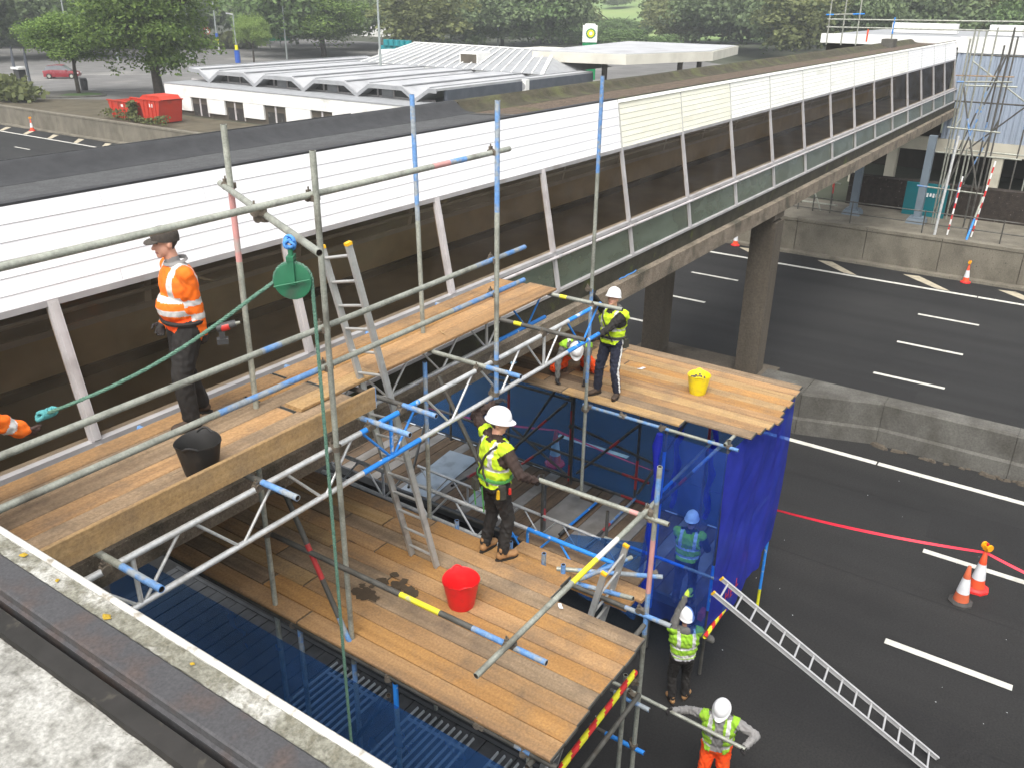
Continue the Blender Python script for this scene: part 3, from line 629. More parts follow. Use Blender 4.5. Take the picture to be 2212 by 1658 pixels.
for k in range(0, 18):
    x = BM(k)
    if x > X1 - 0.1: break
    w = 0.10 if x < 14 else 0.075; mt = 'frame_white' if x < 14 else 'frame_grey'
    for s in (0, 1):
        ya = (lambda y: 2 * YC - y) if s else (lambda y: y)
        mb = MB(); mb.bar((x, ya(7.19), 6.70), (x, ya(7.45), 8.02), w, 0.06, 0, (1, 0, 0) if False else (0, -1, 0))
        mb.bar((x, ya(7.165), 6.71), (x, ya(7.425), 8.0), w * 0.45, 0.03, 0, (0, -1, 0)); mb.build('mullion', mt, fb)
        mb = MB(); mb.bar((x, ya(7.06), 6.06), (x, ya(7.17), 6.66), 0.07, 0.05, 0, (0, -1, 0)); mb.build('lower_mullion', 'frame_grey', fb)
for k in range(-1, 18):
    a, b = max(X0, BM(k) + 0.03), min(X1, BM(k + 1) - 0.03)
    if b - a < 0.1: continue
    for s in (0, 1):
        ya = (lambda y: 2 * YC - y) if s else (lambda y: y)
        MB().quad((a, ya(7.215), 6.70), (b, ya(7.215), 6.70), (b, ya(7.46), 8.0), (a, ya(7.46), 8.0)).build('glass_pane', 'glass_dusty' if s else 'glass_tint', fb)
        MB().quad((a, ya(7.10), 6.07), (b, ya(7.10), 6.07), (b, ya(7.20), 6.66), (a, ya(7.20), 6.66)).build('lower_pane', 'glass_algae', fb)
# ceiling ducts and pale notices seen through the glass
MB().span((X0, 7.75, 8.30), (X1, 8.15, 8.499)).build('cable_tray', 'interior_panel', fb)

# cladding boards: two courses of age
A, B = Vector((0, 7.44, 8.0)), Vector((0, 7.575, 8.86))
def clad_row(x0, x1, r0, r1, mat, proud, lap=0.0):
    a, b = A.lerp(B, r0), A.lerp(B, r1); nrm = Vector((0, -(B - A).z, (B - A).y)).normalized()
    p = [a, a + nrm * proud, b + nrm * proud * 0.55, b]
    mb = MB(); pts = [(q.y, q.z) for q in p]; mb.prism(pts, x0, x1, 'X'); return mb.build('cladding_board', mat, fb)
for r in range(6):
    cuts = [X0] + [X0 + 3.1 + 0.55 * ((r * 3) % 5) + 4.6 * q for q in range(4)]
    cuts = [c for c in cuts if c < 13.4] + [14.50]
    for a, b in zip(cuts[:-1], cuts[1:]): clad_row(a + 0.002, b - 0.002, r / 6, (r + 1) / 6 - 0.004, 'upvc_new', 0.013)
for k in range(4, 18):
    a, b = BM(k), min(BM(k + 1), X1)
    if b - a < 0.1: continue
    top = 'upvc_old' if k < 6 else ('upvc_mid' if k < 13 else 'upvc_new')
    for r in range(8): clad_row(a + 0.018, b - 0.018, r / 8.6, (r + 1) / 8.6 - 0.006, top, 0.011)
    clad_row(a + 0.006, b - 0.006, 8.02 / 8.6, 1.0, 'upvc_mid', 0.032)
    clad_row(a - 0.016, a + 0.016, 0.0, 8.0 / 8.6, 'upvc_edge', 0.026)
along([(7.45, 8.005), (7.585, 8.85), (7.64, 8.85), (7.51, 8.005)], 'cladding_backing', 'interior_dark')
along(mir([(7.42, 8.0), (7.55, 8.70), (7.64, 8.70), (7.51, 8.0)]), 'far_cladding', 'upvc_mid')
# roof: flat, dark upstand by the cladding, rolled kerb along the far edge
XB = 12.4
for x0, x1, fl, ke in ((X0, XB, 'felt_new', 'felt_dark'), (XB, X1, 'roof_moss', 'kerb_moss')):
    along([(7.64, 8.601), (7.64, 8.70), (9.25, 8.70), (9.25, 8.601)], 'roof', fl, x0, x1)
    kp = [(9.2, 8.605), (9.2, 8.703), (9.38, 8.715), (9.5, 8.76), (9.58, 8.83), (9.64, 8.865), (9.72, 8.87), (9.78, 8.85), (9.84, 8.6)]
    mb = MB(); xx = np.arange(x0, x1 + 0.01, 1.5).tolist(); xx[-1] = x1
    amp = 0.004 if ke == 'felt_dark' else 0.02
    rows = [[(x, y + random.uniform(-amp, amp), z + (random.uniform(-amp, amp) if z > 8.75 else 0)) for y, z in kp] for x in xx]
    n = len(kp); vs = [v for row in rows for v in row]
    mb.raw(vs, [(i * n + k, i * n + k + 1, (i + 1) * n + k + 1, (i + 1) * n + k) for i in range(len(rows) - 1) for k in range(n - 1)] + [tuple(range(n)), tuple(range((len(rows) - 1) * n, len(rows) * n))])
    mb.build('roof_kerb', ke, fb, 60)
along([(7.6, 8.853), (7.6, 8.875), (7.72, 8.872), (7.86, 8.72), (8.1, 8.706), (8.1, 8.701), (7.66, 8.701)], 'roof_upstand', 'felt_dark', X0, 14.5)
along([(7.6, 8.853), (7.6, 8.873), (7.66, 8.873), (7.74, 8.708), (7.74, 8.701), (7.66, 8.701)], 'roof_upstand', 'kerb_moss', 14.5, X1)
MB().path([(X0, 9.7, 8.872), (XB - 2.5, 9.7, 8.874)], 0.006, 6).build('kerb_wire', 'felt_new', fb)
mb = MB(); mb.raw([(XB - 0.25, 9.2, 8.708), (XB - 0.05, 9.1, 8.708), (XB + 0.35, 8.2, 8.708), (XB + 0.2, 8.2, 8.708)], [(0, 1, 2, 3)]); mb.build('felt_seam', 'concrete_grey', fb)
MB().span((43.2, 9.1, 8.69), (44.0, 9.6, 9.05)).build('roof_hatch', 'concrete_grey', fb)
# piers
for i, y in enumerate((7.22, 10.22)):
    mb = MB(); mb.box((23.0, y, 2.62), (0.62, 0.62, 5.0), 0, None, (1.06, 1.06)); mb.build('pier', 'concrete_dark', fb)
MB().prism([(6.93, 5.368), (10.57, 5.368), (10.57, 5.2), (10.2, 4.9), (7.3, 4.9), (6.93, 5.2)], 22.62, 23.38, 'X').build('crosshead', 'concrete_dark', fb)
for y in (7.2, 10.0):
    c = MB(); c.box((42.0, y - 0.7, 3.35), (0.34, 0.30, 3.9)); c.box((42.0, y - 0.7, 1.72), (0.6, 0.6, 0.12)); c.box((42.0, y - 0.7, 1.45), (0.95, 0.95, 0.5), 0, None, (0.75, 0.75)); c.build('steel_column', 'steel_column', fb)

# ------------------------------------------------------------------ near building whose roof edge fills the lower left corner
nb = thing('near_building', 'lichen mottled flat roof edge with black flashing in the lower left corner', 'building')
ya, yb = -9.0, 30.0; ZR = 8.5
along2 = lambda pts, name, mat: MB().prism(pts, ya, yb, 'Y').build(name, mat, nb)
along2([(-14, -0.05), (-14, ZR - 0.15), (1.268, ZR - 0.15), (1.268, -0.05)], 'wall', 'painted_white')
def roof_grid():
    mb = MB(); nx, ny = 40, 120; vs = []
    for j in range(ny + 1):
        for i in range(nx + 1):
            x = -3.5 + i * (4.495 / nx); y = -2.0 + j * (7.0 / ny)
            vs.append((x, y, ZR - 0.085 + 0.006 * math.sin(7 * x + 3 * y) + random.uniform(-0.004, 0.004)))
    mb.raw(vs, [(j * (nx + 1) + i, j * (nx + 1) + i + 1, (j + 1) * (nx + 1) + i + 1, (j + 1) * (nx + 1) + i) for j in range(ny) for i in range(nx)]); return mb
roof_grid().build('roof_surface', 'roof_lichen', nb, 60)
along2([(0.99, ZR - 0.148), (0.99, ZR - 0.05), (1.05, ZR - 0.035), (1.078, ZR - 0.148)], 'gutter_strip', 'black_strip')
along2([(1.08, ZR - 0.148), (1.08, ZR + 0.010), (1.086, ZR + 0.016), (1.19, ZR + 0.012), (1.198, ZR + 0.006), (1.20, ZR - 0.148)], 'flashing', 'flashing')
along2([(1.066, ZR - 0.026), (1.066, ZR - 0.020), (1.0795, ZR - 0.018), (1.0795, ZR - 0.026)], 'flashing_bead', 'flashing')
mb = MB(); nn = 300; vs = []
for j in range(nn + 1):
    y = -1 + j * 6.0 / nn
    for x in (1.201, 1.223, 1.246, 1.269): vs.append((x, y, ZR + 0.004 + random.uniform(-0.004, 0.004)))
mb.raw(vs, [(j * 4 + i, j * 4 + i + 1, (j + 1) * 4 + i + 1, (j + 1) * 4 + i) for j in range(nn) for i in range(3)]); mb.build('ledge', 'ledge_lichen', nb, 60)
along2([(1.201, ZR - 0.149), (1.201, ZR - 0.006), (1.269, ZR - 0.006), (1.269, ZR - 0.149)], 'ledge_core', 'ledge_lichen')
along2([(1.27, ZR - 0.2), (1.27, ZR + 0.008), (1.277, ZR + 0.015), (1.291, ZR + 0.015), (1.298, ZR + 0.008), (1.298, ZR - 0.2)], 'edge_trim', 'lip_white')
for k, (y, s) in enumerate(((3.12, 0.014), (2.86, 0.009), (2.52, 0.016), (2.08, 0.007))):
    mb = MB(); c = (1.235 + random.uniform(-0.02, 0.02), y, ZR + 0.006); pts = [(c[0] + s * random.uniform(.5, 1.2) * math.cos(q * 0.7), c[1] + s * 1.5 * random.uniform(.5, 1.2) * math.sin(q * 0.7), c[2] + 0.002) for q in range(9)]
    mb.raw(pts + [(c[0], c[1], c[2] + 0.009)], [(q, (q + 1) % 9, 9) for q in range(9)]); mb.build('lichen_patch', 'lichen_yellow', nb, 60)
mb = MB()                                                    # grit and grass wisps caught along the flashing
for k in range(260):
    y = random.uniform(0.9, 3.1); x = 0.985 + random.gauss(0, 0.006); z = ZR - 0.08; a = random.uniform(0, 6.28); s = random.uniform(0.006, 0.02)
    mb.raw([(x, y, z), (x + 0.0015, y + 0.0015, z), (x + s * math.cos(a), y + s * math.sin(a), z + s * 0.8)], [(0, 1, 2)])
mb.build('moss_wisps', 'scrub', nb)['kind'] = 'stuff'

# ------------------------------------------------------------------ far building at the end of the bridge
fbld = thing('far_building', 'building with white parapet and ribbed blue grey wall at the bridge end', 'building')
MB().span((50.0, -30, 8.32), (50.4, 7.45, 9.05)).build('parapet', 'painted_white', fbld)
MB().span((50.0, 7.45, 8.55), (50.4, 14.2, 9.0)).build('parapet', 'painted_white', fbld)
for y0, y1 in ((-20, -12), (-11, -3), (-2, 4.6), (5.4, 7.0), (8.6, 12.0)): MB().span((56, y0, 9.0), (56.6, y1, 9.5)).build('rear_parapet', 'painted_white', fbld)
MB().span((50.41, -30, 8.6), (70, 14.2, 8.95)).build('flat_roof', 'fascia_grey', fbld)
mb = MB(); y = -30.0; pts = []
while y < 7.2:                                                # ribbed sheet
    pts += [(y, 50.10), (y + 0.10, 50.10), (y + 0.13, 50.04), (y + 0.23, 50.04)]; y += 0.26
n = len(pts); vs = [(x, yy, 4.2) for yy, x in pts] + [(x, yy, 8.319) for yy, x in pts]
mb.raw(vs, [(k, k + 1, n + k + 1, n + k) for k in range(n - 1)]); mb.build('ribbed_wall', 'corrugated', fbld)
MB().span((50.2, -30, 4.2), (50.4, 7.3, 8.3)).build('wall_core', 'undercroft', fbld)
MB().span((50.0, -30, 3.55), (50.45, 13.5, 4.19)).build('floor_band', 'cream_band', fbld)
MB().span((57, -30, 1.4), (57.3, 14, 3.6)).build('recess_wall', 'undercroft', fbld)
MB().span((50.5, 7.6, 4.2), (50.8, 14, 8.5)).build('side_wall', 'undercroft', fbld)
for y in (4.6, -2.4, 9.6, 11.4): MB().span((50.1, y - 0.25, 1.4), (50.6, y + 0.25, 3.549)).build('column', 'cream_band', fbld)
MB().prism([(44.2, 1.4), (44.25, 2.9), (44.6, 2.95), (44.8, 1.4)], -30, 10.2, 'Y').build('dark_bank', 'dark_bank', fbld)
MB().span((50.02, 6.9, 8.45), (50.06, 7.3, 8.85)).build('stain_patch', 'paint_pink', fbld)
tl = thing('teal_hoarding', 'teal panel hoarding with white lettering behind the steel column', 'hoarding')
MB().span((43.5, 5.65, 0.9), (43.6, 7.45, 3.0)).build('panel', 'teal', tl)
[MB().span((43.485, 6.45 - q * 0.13, 2.40 + 0.03 * (q % 2)), (43.498, 6.53 - q * 0.13, 2.58)).build('worn_lettering', 'text_white', tl) for q in range(5)]

# ------------------------------------------------------------------ beyond the motorway: car park, services building, filling station
struct(sheet('car_park', [[(44, 70), (60, 74), (84, 88), (150, 120), (150, 200), (60, 220), (43, 100)]], 'asphalt_old', ZG + 0.004))
struct(sheet('forecourt', [[(60, 20), (110, 20), (150, 70), (150, 118), (84, 86), (72, 60)]], 'asphalt_old', ZG + 0.008))
isl = MB(); pts = [(44.0, 85.4), (46, 82.0), (49.5, 80.6), (50.5, 82), (51.5, 85.5), (50, 87.5), (46, 88.2)]
isl.prism(pts, ZG - 0.05, ZG + 0.12, 'Z'); struct(isl.build('traffic_island', 'concrete_grey'))
struct(sheet('island_grass', [[(46.6, 83.6), (47.5, 82.2), (49.6, 81.4), (50.3, 82.6), (50.0, 84.2), (48, 84.6)]], 'grass', ZG + 0.128))
struct(sheet('verge', [[(39.65, 40), (45.2, 40), (45.2, 66), (48, 78), (44, 84), (39.65, 110)]], 'scrub', ZG + 0.012))
mb = MB()
for a, b in (((52, 88), (55, 81)), ((60, 106), (70, 98)), ((58, 112), (61, 118))): mb.bar((a[0], a[1], ZG + 0.01), (b[0], b[1], ZG + 0.01), 0.12, 0.004)
struct(mb.build('bay_markings', 'marking'))

sb = thing('services_building', 'low white services building with a folded zigzag roof across the motorway', 'building')
YL, YR = 65.3, 38.0
MB().span((45.55, YR, 1.4), (45.9, YL, 3.0)).build('lower_wall', 'window_brown', sb)
segs = [(65.3, 62.1), (60.1, 58.0), (55.8, 53.5), (51.1, 48.5), (46.3, 44), (41.8, 38)]
for a, b in segs: MB().span((45.4, b, 1.9), (45.548, a, 3.0)).build('wall_panel', 'painted_white', sb)
MB().span((45.38, YR, 3.0), (48.4, YL, 3.85)).build('fascia', 'painted_white', sb)
MB().span((45.36, YR - .02, 3.85), (48.4, YL + 0.02, 3.93)).build('coping', 'fascia_grey', sb)
MB().span((45.9, YL - 0.3, 1.4), (60, YL - 0.05, 3.84)).build('end_wall', 'painted_white', sb)
for (a, _), (_, b2) in zip(segs[1:], segs[:-1]):
    w = MB(); y0, y1 = b2, a; w.span((45.50, y1, 2.95), (45.54, y0, 3.0)); w.span((45.5, (y0 + y1) / 2 - 0.08, 1.6), (45.54, (y0 + y1) / 2 + 0.08, 2.95)); w.span((45.5, y1, 1.6), (45.54, y1 + 0.1, 2.95)); w.build('window_frame', 'frame_white', sb)
    for q in (0, 1): MB().span((45.52, (y0 + y1) / 2 - 0.9 + q * 1.0, 1.6), (45.53, (y0 + y1) / 2 - 0.1 + q * 1.0, 2.5)).build('window', 'dark_window', sb)
P = 5.48; V0 = 62.4; ZV, ZT = 4.0, 4.72
ridge = [(64.9, ZT + 0.1)]
for k in range(5):
    v = V0 - P * k; ridge += [(v + 1.2, ZT), (v, ZV), (v - 1.2, ZT)]
ridge += [(V0 - P * 4 - 1.9, ZT)]
ridge = sorted(set(ridge), key=lambda p: -p[0])
for i, ((y0, z0), (y1, z1)) in enumerate(zip(ridge[:-1], ridge[1:])):
    mb = MB(); vs = [(x, y, z + h) for x in (47.7, 69.0) for (y, z) in ((y0, z0), (y1, z1)) for h in (0, 0.16)]
    mb.raw(vs, [(0, 1, 3, 2), (4, 6, 7, 5), (0, 4, 5, 1), (2, 3, 7, 6), (1, 5, 7, 3), (0, 2, 6, 4)]); mb.build('roof_fold', 'roof_white', sb)
    mb = MB(); vs = [(x, y, z + h) for x in (47.6, 47.69) for (y, z) in ((y0, z0), (y1, z1)) for h in (-0.14, 0.13)]
    mb.raw(vs, [(0, 1, 3, 2), (4, 6, 7, 5), (0, 4, 5, 1), (2, 3, 7, 6), (1, 5, 7, 3), (0, 2, 6, 4)]); mb.build('fascia_board', 'fascia_grey', sb)
for (y0, z0), (y1, z1) in zip(ridge[:-1], ridge[1:]):  # added grey strips along the fold edges, imitating the folds' shaded lower sides
    if z0 > z1: MB().bar((47.8, y0, z0 + 0.19), (69.0, y0, z0 + 0.19), 0.22, 0.07).build('fold_shade_strip', 'fascia_grey', sb)
    if z1 > z0: MB().bar((47.8, y1, z1 + 0.19), (69.0, y1, z1 + 0.19), 0.10, 0.07).build('fold_shade_strip', 'fascia_grey', sb)
MB().span((48.6, 39.5, 3.9), (48.7, 66, 4.0)).build('clerestory_sill', 'frame_white', sb)
for k in range(4):
    v = V0 - P * k
    mb = MB(); mb.raw([(48.65, v - 0.1, 3.95), (48.65, v - P + 0.1, 3.95), (48.65, v - P + 1.2, ZT), (48.65, v - 1.2, ZT)], [(0, 1, 2, 3)]); mb.build('clerestory_glass', 'dark_window', sb)
    for q in (1.2, 2.7, 4.2): MB().span((48.55, v - q - 0.05, 3.93), (48.64, v - q + 0.05, ZT)).build('clerestory_post', 'frame_white', sb)
    if k in (1, 2, 3): MB().span((48.56, v - 2.6, 3.95), (48.63, v - 1.6, ZT)).build('blank_panel', 'fascia_grey', sb)
MB().span((48.7, 38.5, 3.0), (69, 38.8, 4.72)).build('flank_wall', 'slate_blue', sb)
for a, b in (((70, 63), 3), ((72, 57.5), 3)): MB().span((a[0], a[1] - 1.2, 4.9), (a[0] + 2, a[1] + 1.2, 5.6)).build('roof_plant', 'painted_white', sb)
ac = thing('air_conditioner', 'small white air conditioner unit beside the dark flank wall', 'air conditioner')
MB().span((58.0, 38.2, 3.75), (58.5, 38.9, 4.85)).build('casing', 'painted_white', ac)
MB().tube((57.98, 38.5, 4.35), (58.01, 38.5, 4.35), 0.27, 16).build('fan_grille', 'fascia_grey', ac); MB().span((57.9, 38.0, 3.0), (58.6, 39.0, 3.7)).build('stand', 'rust', ac)
# glazed hip roof
gh = thing('glazed_roof', 'pitched roof of white glazing bars behind the zigzag roof', 'roof')
E0, E1, R0, R1 = (63.5, 60.5, 4.9), (62.5, 39.6, 4.9), (69.0, 58.5, 6.45), (69.0, 42.5, 6.35)
e0, e1, r0, r1 = map(Vector, (E0, E1, R0, R1))
mb = MB(); mb.raw([e0, e1, r1, r0], [(0, 1, 2, 3)]); mb.raw([e1, (74.5, 39.6, 4.9), r1], [(0, 1, 2)]); mb.raw([e0, (74.5, 60.5, 4.9), r0], [(0, 1, 2)]); mb.raw([r0, r1, (74.5, 39.6, 4.9), (74.5, 60.5, 4.9)], [(0, 1, 2, 3)]); mb.build('glazing', 'fascia_grey', gh)
for k in range(21):
    t = k / 20; MB().bar(e0.lerp(e1, t) + V(0, 0, 0.04), r0.lerp(r1, t) + V(0, 0, 0.04), 0.09, 0.08).build('glazing_bar', 'painted_white', gh)
MB().bar(r0 + V(0, 0, .06), r1 + V(0, 0, .06), 0.25, 0.1).build('ridge_cap', 'painted_white', gh); MB().bar(r1, e1, 0.3, 0.2).build('hip_cap', 'painted_white', gh)
d = MB(); d.span((64.6, 47.6, 4.9), (66.5, 49.6, 6.15)); d.build('dormer', 'painted_white', gh); MB().span((64.55, 47.75, 5.2), (64.6, 49.45, 6.0)).build('dormer_window', 'window_brown', gh)
for k in range(3): MB().span((63.2, YR + 2 + k * 7, 1.4), (63.4, YR + 8.9 + k * 7, 4.85)).build('wall', 'painted_white', gh)
# teal topped kiosk
tk = thing('teal_kiosk', 'kiosk with teal scalloped roof edge behind the glazed roof', 'kiosk')
p = V(88.12, 77.71, 4.00)
MB().span((p.x, p.y - 3.2, 1.4), (p.x + 4, p.y + 2.0, 4.3)).build('wall', 'fascia_grey', tk); MB().span((p.x - .3, p.y - 3.5, 4.3), (p.x + 4.2, p.y + 2.4, 4.9)).build('roof_band', 'teal_roof', tk)
for k in range(5): MB().tube((p.x - 0.2, p.y + 1.4 - k * 0.9, 4.9), (p.x - 0.2, p.y + 1.4 - k * 0.9, 5.6), 0.42, 10).build('scallop', 'teal_roof', tk, 50)
# filling station canopy
fc = thing('station_canopy', 'flat cream canopy of the filling station in front of the woods', 'canopy')
poly = [(67, 43.5), (68.5, 35.2), (79, 31.8), (91, 34.0), (91, 46.5)]
mb = MB(); mb.prism(poly, 5.55, 6.35, 'Z'); mb.build('canopy_box', 'canopy_cream', fc)
mb = MB(); mb.prism([(x * 0.97 + 2.2, y * 0.97 + 1.1) for x, y in poly], 6.35, 6.42, 'Z'); mb.build('canopy_roof', 'roof_white', fc)
for x, y in ((71, 38.5), (73, 42), (78, 34.5), (86, 36)): MB().tube((x, y, 1.4), (x, y, 5.55), 0.25, 10).build('column', 'window_brown', fc, 50)
MB().span((77.5, 47.5, 4.9), (78.5, 55.5, 5.5)).build('green_band', 'green_sign', fc); MB().span((78.6, 47, 4.8), (88, 56, 5.6)).build('shop_roof', 'canopy_cream', fc)
MB().span((73, 36.5, 1.6), (74, 38.2, 3.6)).build('pump', 'green_sign', fc)
# totem sign with its sunflower emblem
ts = thing('totem_sign', 'white totem sign with round green and yellow sunflower emblem above the canopy', 'sign')
c = V(97.50, 55.11, 0); rt = Vector((c.y, -c.x, 0)).normalized(); fw = Vector((-c.x, -c.y, 0)).normalized()
zt, zb2 = 7.70, 5.80
rot = Matrix((rt, fw, Vector((0, 0, 1)))).transposed()
mb = MB(); mb.box((c.x, c.y, (zt + zb2) / 2), (1.75, 0.4, zt - zb2), 0, rot); mb.tube(V(c.x, c.y, zt) - rt * .6, V(c.x, c.y, zt) + rt * .6, 0.16, 8); mb.build('panel', 'sign_white', ts)
mb = MB(); mb.box((c.x, c.y, zb2 / 2 + 0.4), (1.7, 0.38, zb2 - 0.9), 0, rot); mb.build('post', 'green_sign', ts)
def disc(name, r, n, off, mat, petals=0):
    mb = MB(); cc = V(c.x, c.y, zb2 + (zt - zb2) * 0.52) + fw * (0.2 + off) + rt * 0.1; vs = []
    m2 = n * (2 if petals else 1)
    for k in range(m2):
        a = 2 * math.pi * k / m2; q = r * (0.82 if petals and k % 2 else 1); vs.append(cc + rt * q * math.cos(a) + V(0, 0, 1) * q * math.sin(a))
    mb.raw(vs + [v - fw * 0.03 for v in vs], [tuple(range(m2))] + [(k, (k + 1) % m2, m2 + (k + 1) % m2, m2 + k) for k in range(m2)]); mb.build(name, mat, ts)
disc('emblem_ring', 0.62, 18, 0.03, 'green_sign', 1); disc('emblem_petals', 0.46, 18, 0.06, 'yellow_sign', 1); disc('emblem_core', 0.2, 14, 0.09, 'sign_white')

# skips behind the wall
def skip(x, y0, y1, h, label, lid):
    s = thing('skip', label, 'skip', group='red skips behind the far wall')
    mb = MB(); mb.prism([(y0 - 0.1, ZG + h), (y0 - 0.1, ZG + h - 0.12), (y0 - 0.45, ZG + 0.1), (y1 + 0.45, ZG + 0.1), (y1 + 0.1, ZG + h - 0.12), (y1 + 0.1, ZG + h)], x, x + 0.06, 'X')
    mb.prism([(y0 - 0.1, ZG + h), (y0 - 0.45, ZG + 0.1), (y1 + 0.45, ZG + 0.1), (y1 + 0.1, ZG + h)], x + 2.0, x + 2.06, 'X')
    mb.quad((x, y0 - .1, ZG + h), (x + 2.05, y0 - .1, ZG + h), (x + 2.05, y0 - .45, ZG + .1), (x, y0 - .45, ZG + .1)); mb.quad((x, y1 + .1, ZG + h), (x + 2.05, y1 + .1, ZG + h), (x + 2.05, y1 + .45, ZG + .1), (x, y1 + .45, ZG + .1))
    mb.quad((x, y0 - .45, ZG + .12), (x + 2, y0 - .45, ZG + .12), (x + 2, y1 + .45, ZG + .12), (x, y1 + .45, ZG + .12)); mb.build('body', 'skip_red', s)
    r = MB(); r.span((x - 0.06, y1, ZG + h), (x + 0.1, y0, ZG + h + 0.08)); r.span((x + 1.95, y1, ZG + h), (x + 2.1, y0, ZG + h + 0.08)); r.build('rim', 'skip_red', s)
    for q in range(4):
        y = y0 - 0.6 - q * (y0 - y1 - 1.2) / 3; MB().span((x - 0.07, y - 0.05, ZG + 0.15), (x - 0.001, y + 0.05, ZG + h - 0.02)).build('rib', 'skip_red', s)
    MB().span((x - 0.035, (y0 + y1) / 2 - 0.4, ZG + h * 0.72), (x - 0.005, (y0 + y1) / 2 + 0.0, ZG + h * 0.86)).build('label_plate', 'sign_white', s)
    if lid: MB().prism([(y0, ZG + h + 0.08), (y1, ZG + h + 0.08), (y1 + 0.3, ZG + h + 0.35), (y0 - 0.5, ZG + h + 0.35)], x + 0.1, x + 1.9, 'X').build('lid', 'skip_red', s)
skip(40.7, 66.2, 62.6, 1.35, 'open red skip on the left of the pair by the wall', False)
skip(40.6, 61.9, 59.3, 1.7, 'taller red skip with a raised lid beside the white building', True)

# red hatchback in the car park
car = thing('parked_car', 'dark red hatchback parked alone in the car park', 'car', tuple(V(57.71, 101.94, ZG)) , math.atan2(-0.72, 0.69))
def loft(rows, mat, name):
    mb = MB(); n = len(rows[0]); vs = [v for r in rows for v in r]
    mb.raw(vs, [(i * n + k, i * n + k + 1, (i + 1) * n + k + 1, (i + 1) * n + k) for i in range(len(rows) - 1) for k in range(n - 1)] + [tuple(range(n)), tuple(range((len(rows) - 1) * n, len(rows) * n))]); return mb.build(name, mat, car, 40)
prof = [(-1.85, .3, .62, .62), (-1.8, .22, .85, .78), (-1.2, .2, .95, .82), (-0.5, .2, .97, .83), (0.6, .2, .92, .83), (1.3, .2, .84, .8), (1.8, .24, .72, .72), (1.92, .35, .55, .62)]
loft([[(x, -w, z0), (x, -w - 0.03, (z0 + z1) / 2), (x, -w + .06, z1), (x, w - .06, z1), (x, w + 0.03, (z0 + z1) / 2), (x, w, z0)] for x, z0, z1, w in prof], 'car_red', 'body')
loft([[(x, -w, .85), (x, -w + .12, z1), (x, w - .12, z1), (x, w, .85)] for x, z1, w in ((-1.75, .88, .72), (-1.35, 1.36, .74), (-0.4, 1.46, .76), (0.3, 1.42, .76), (1.05, .9, .72))], 'car_glass', 'cabin_glass')
loft([[(x, -w, z1 - .02), (x, -w, z1 + 0.02), (x, w, z1 + 0.02), (x, w, z1 - .02)] for x, z1, w in ((-1.36, 1.37, .6), (-0.4, 1.47, .63), (0.32, 1.43, .62))], 'car_red', 'roof_panel')
for x in (-1.2, 1.2):
    for y in (-0.76, 0.76):
        w = MB().tube((x, y - 0.09, 0.3), (x, y + 0.09, 0.3), 0.3, 16).build('wheel', 'tyre', car, 50); MB().tube((x, y - 0.095, 0.3), (x, y + 0.095, 0.3), 0.18, 12).build('rim', 'galv', w, 50)
for y in (-0.55, 0.55):
    MB().box((1.86, y, .62), (0.1, 0.28, 0.12)).build('headlight', 'sign_white', car); MB().box((-1.83, y, .75), (0.08, 0.2, 0.2)).build('tail_light', 'paint_red', car)
for y in (-.83, .83): MB().box((0.75, y, 0.95), (0.14, 0.12, 0.1)).build('door_mirror', 'car_red', car)

# street furniture of the car park
def lamp(x, y, top, label, head=True, r=0.09, arm=0.9, bands=None):
    b = V(x, y, ZG); L = thing('lamp_post', label, 'lamp post', tuple(b)); h = top - ZG
    MB().tube((0, 0, 0), (0, 0, h), r, 10, 0, r * 0.6).build('pole', 'lamp_post', L, 50)
    if head:
        d = -Vector((b.y, -b.x, 0)).normalized()
        MB().bar((0, 0, h), tuple(d * arm + V(0, 0, 0.1)) if False else (d.x * arm, d.y * arm, h + 0.15), 0.34, 0.14).build('lamp_head', 'lamp_head', L)
    if bands:
        for q, (z0, z1, mt, rr) in enumerate(bands): MB().tube((0, 0, z0), (0, 0, z1), rr, 10).build('band', mt, L, 50)
YB = [(1.9, 2.6, 'yellow_sign', 0.2), (1.0, 1.85, 'blue_sign', 0.24), (0, 0.9, 'sign_white', 0.2)]
lamp(84.06, 103.34, 8.1, 'lamp post with small lantern and yellow and blue bands by the white roof', True, 0.12, 0.9, [(2.1, 2.7, 'yellow_sign', 0.22), (0.4, 2.0, 'blue_sign', 0.38)])
lamp(98.12, 125.19, 13, 'tall lighting column with blue and yellow bands behind the broad tree', False, 0.17, 0.9, [(2.6, 3.3, 'blue_sign', 0.26), (1.7, 2.6, 'yellow_sign', 0.26), (0.8, 1.7, 'sign_white', 0.25)])
lamp(74.41, 128.10, 13, 'tall lighting column rising above the slim trunked tree', False, 0.15)
lamp(78.84, 123.64, 13, 'tall dark lighting column left of the broad tree top', False, 0.15)
lamp(86.44, 121.96, 13, 'thin lighting column partly hidden by the broad tree', False, 0.13)
lamp(90.07, 121.45, 13, 'tall lighting column right of the broad tree top', False, 0.16)
lamp(98.00, 108.87, 13, 'tall lighting column in front of the round bushy tree', False, 0.14)
lamp(60.83, 55.56, 13.2, 'thick grey lighting column standing in front of the zigzag roof', False, 0.13)
lamp(134.91, 99.16, 13, 'distant lighting column left of the hooded one by the pale trees', False, 0.12)
lamp(138.67, 97.59, 10.6, 'distant lighting column with small lantern right of the pale trees', True, 0.15, 0.6)
lamp(194.06, 90.31, 11, 'lighting column rising behind the filling station canopy', True, 0.2, 1.6)
lamp(206.41, 62.76, 9.6, 'lamp post with drooping lantern in front of the dark woods', True, 0.22, 1.6)
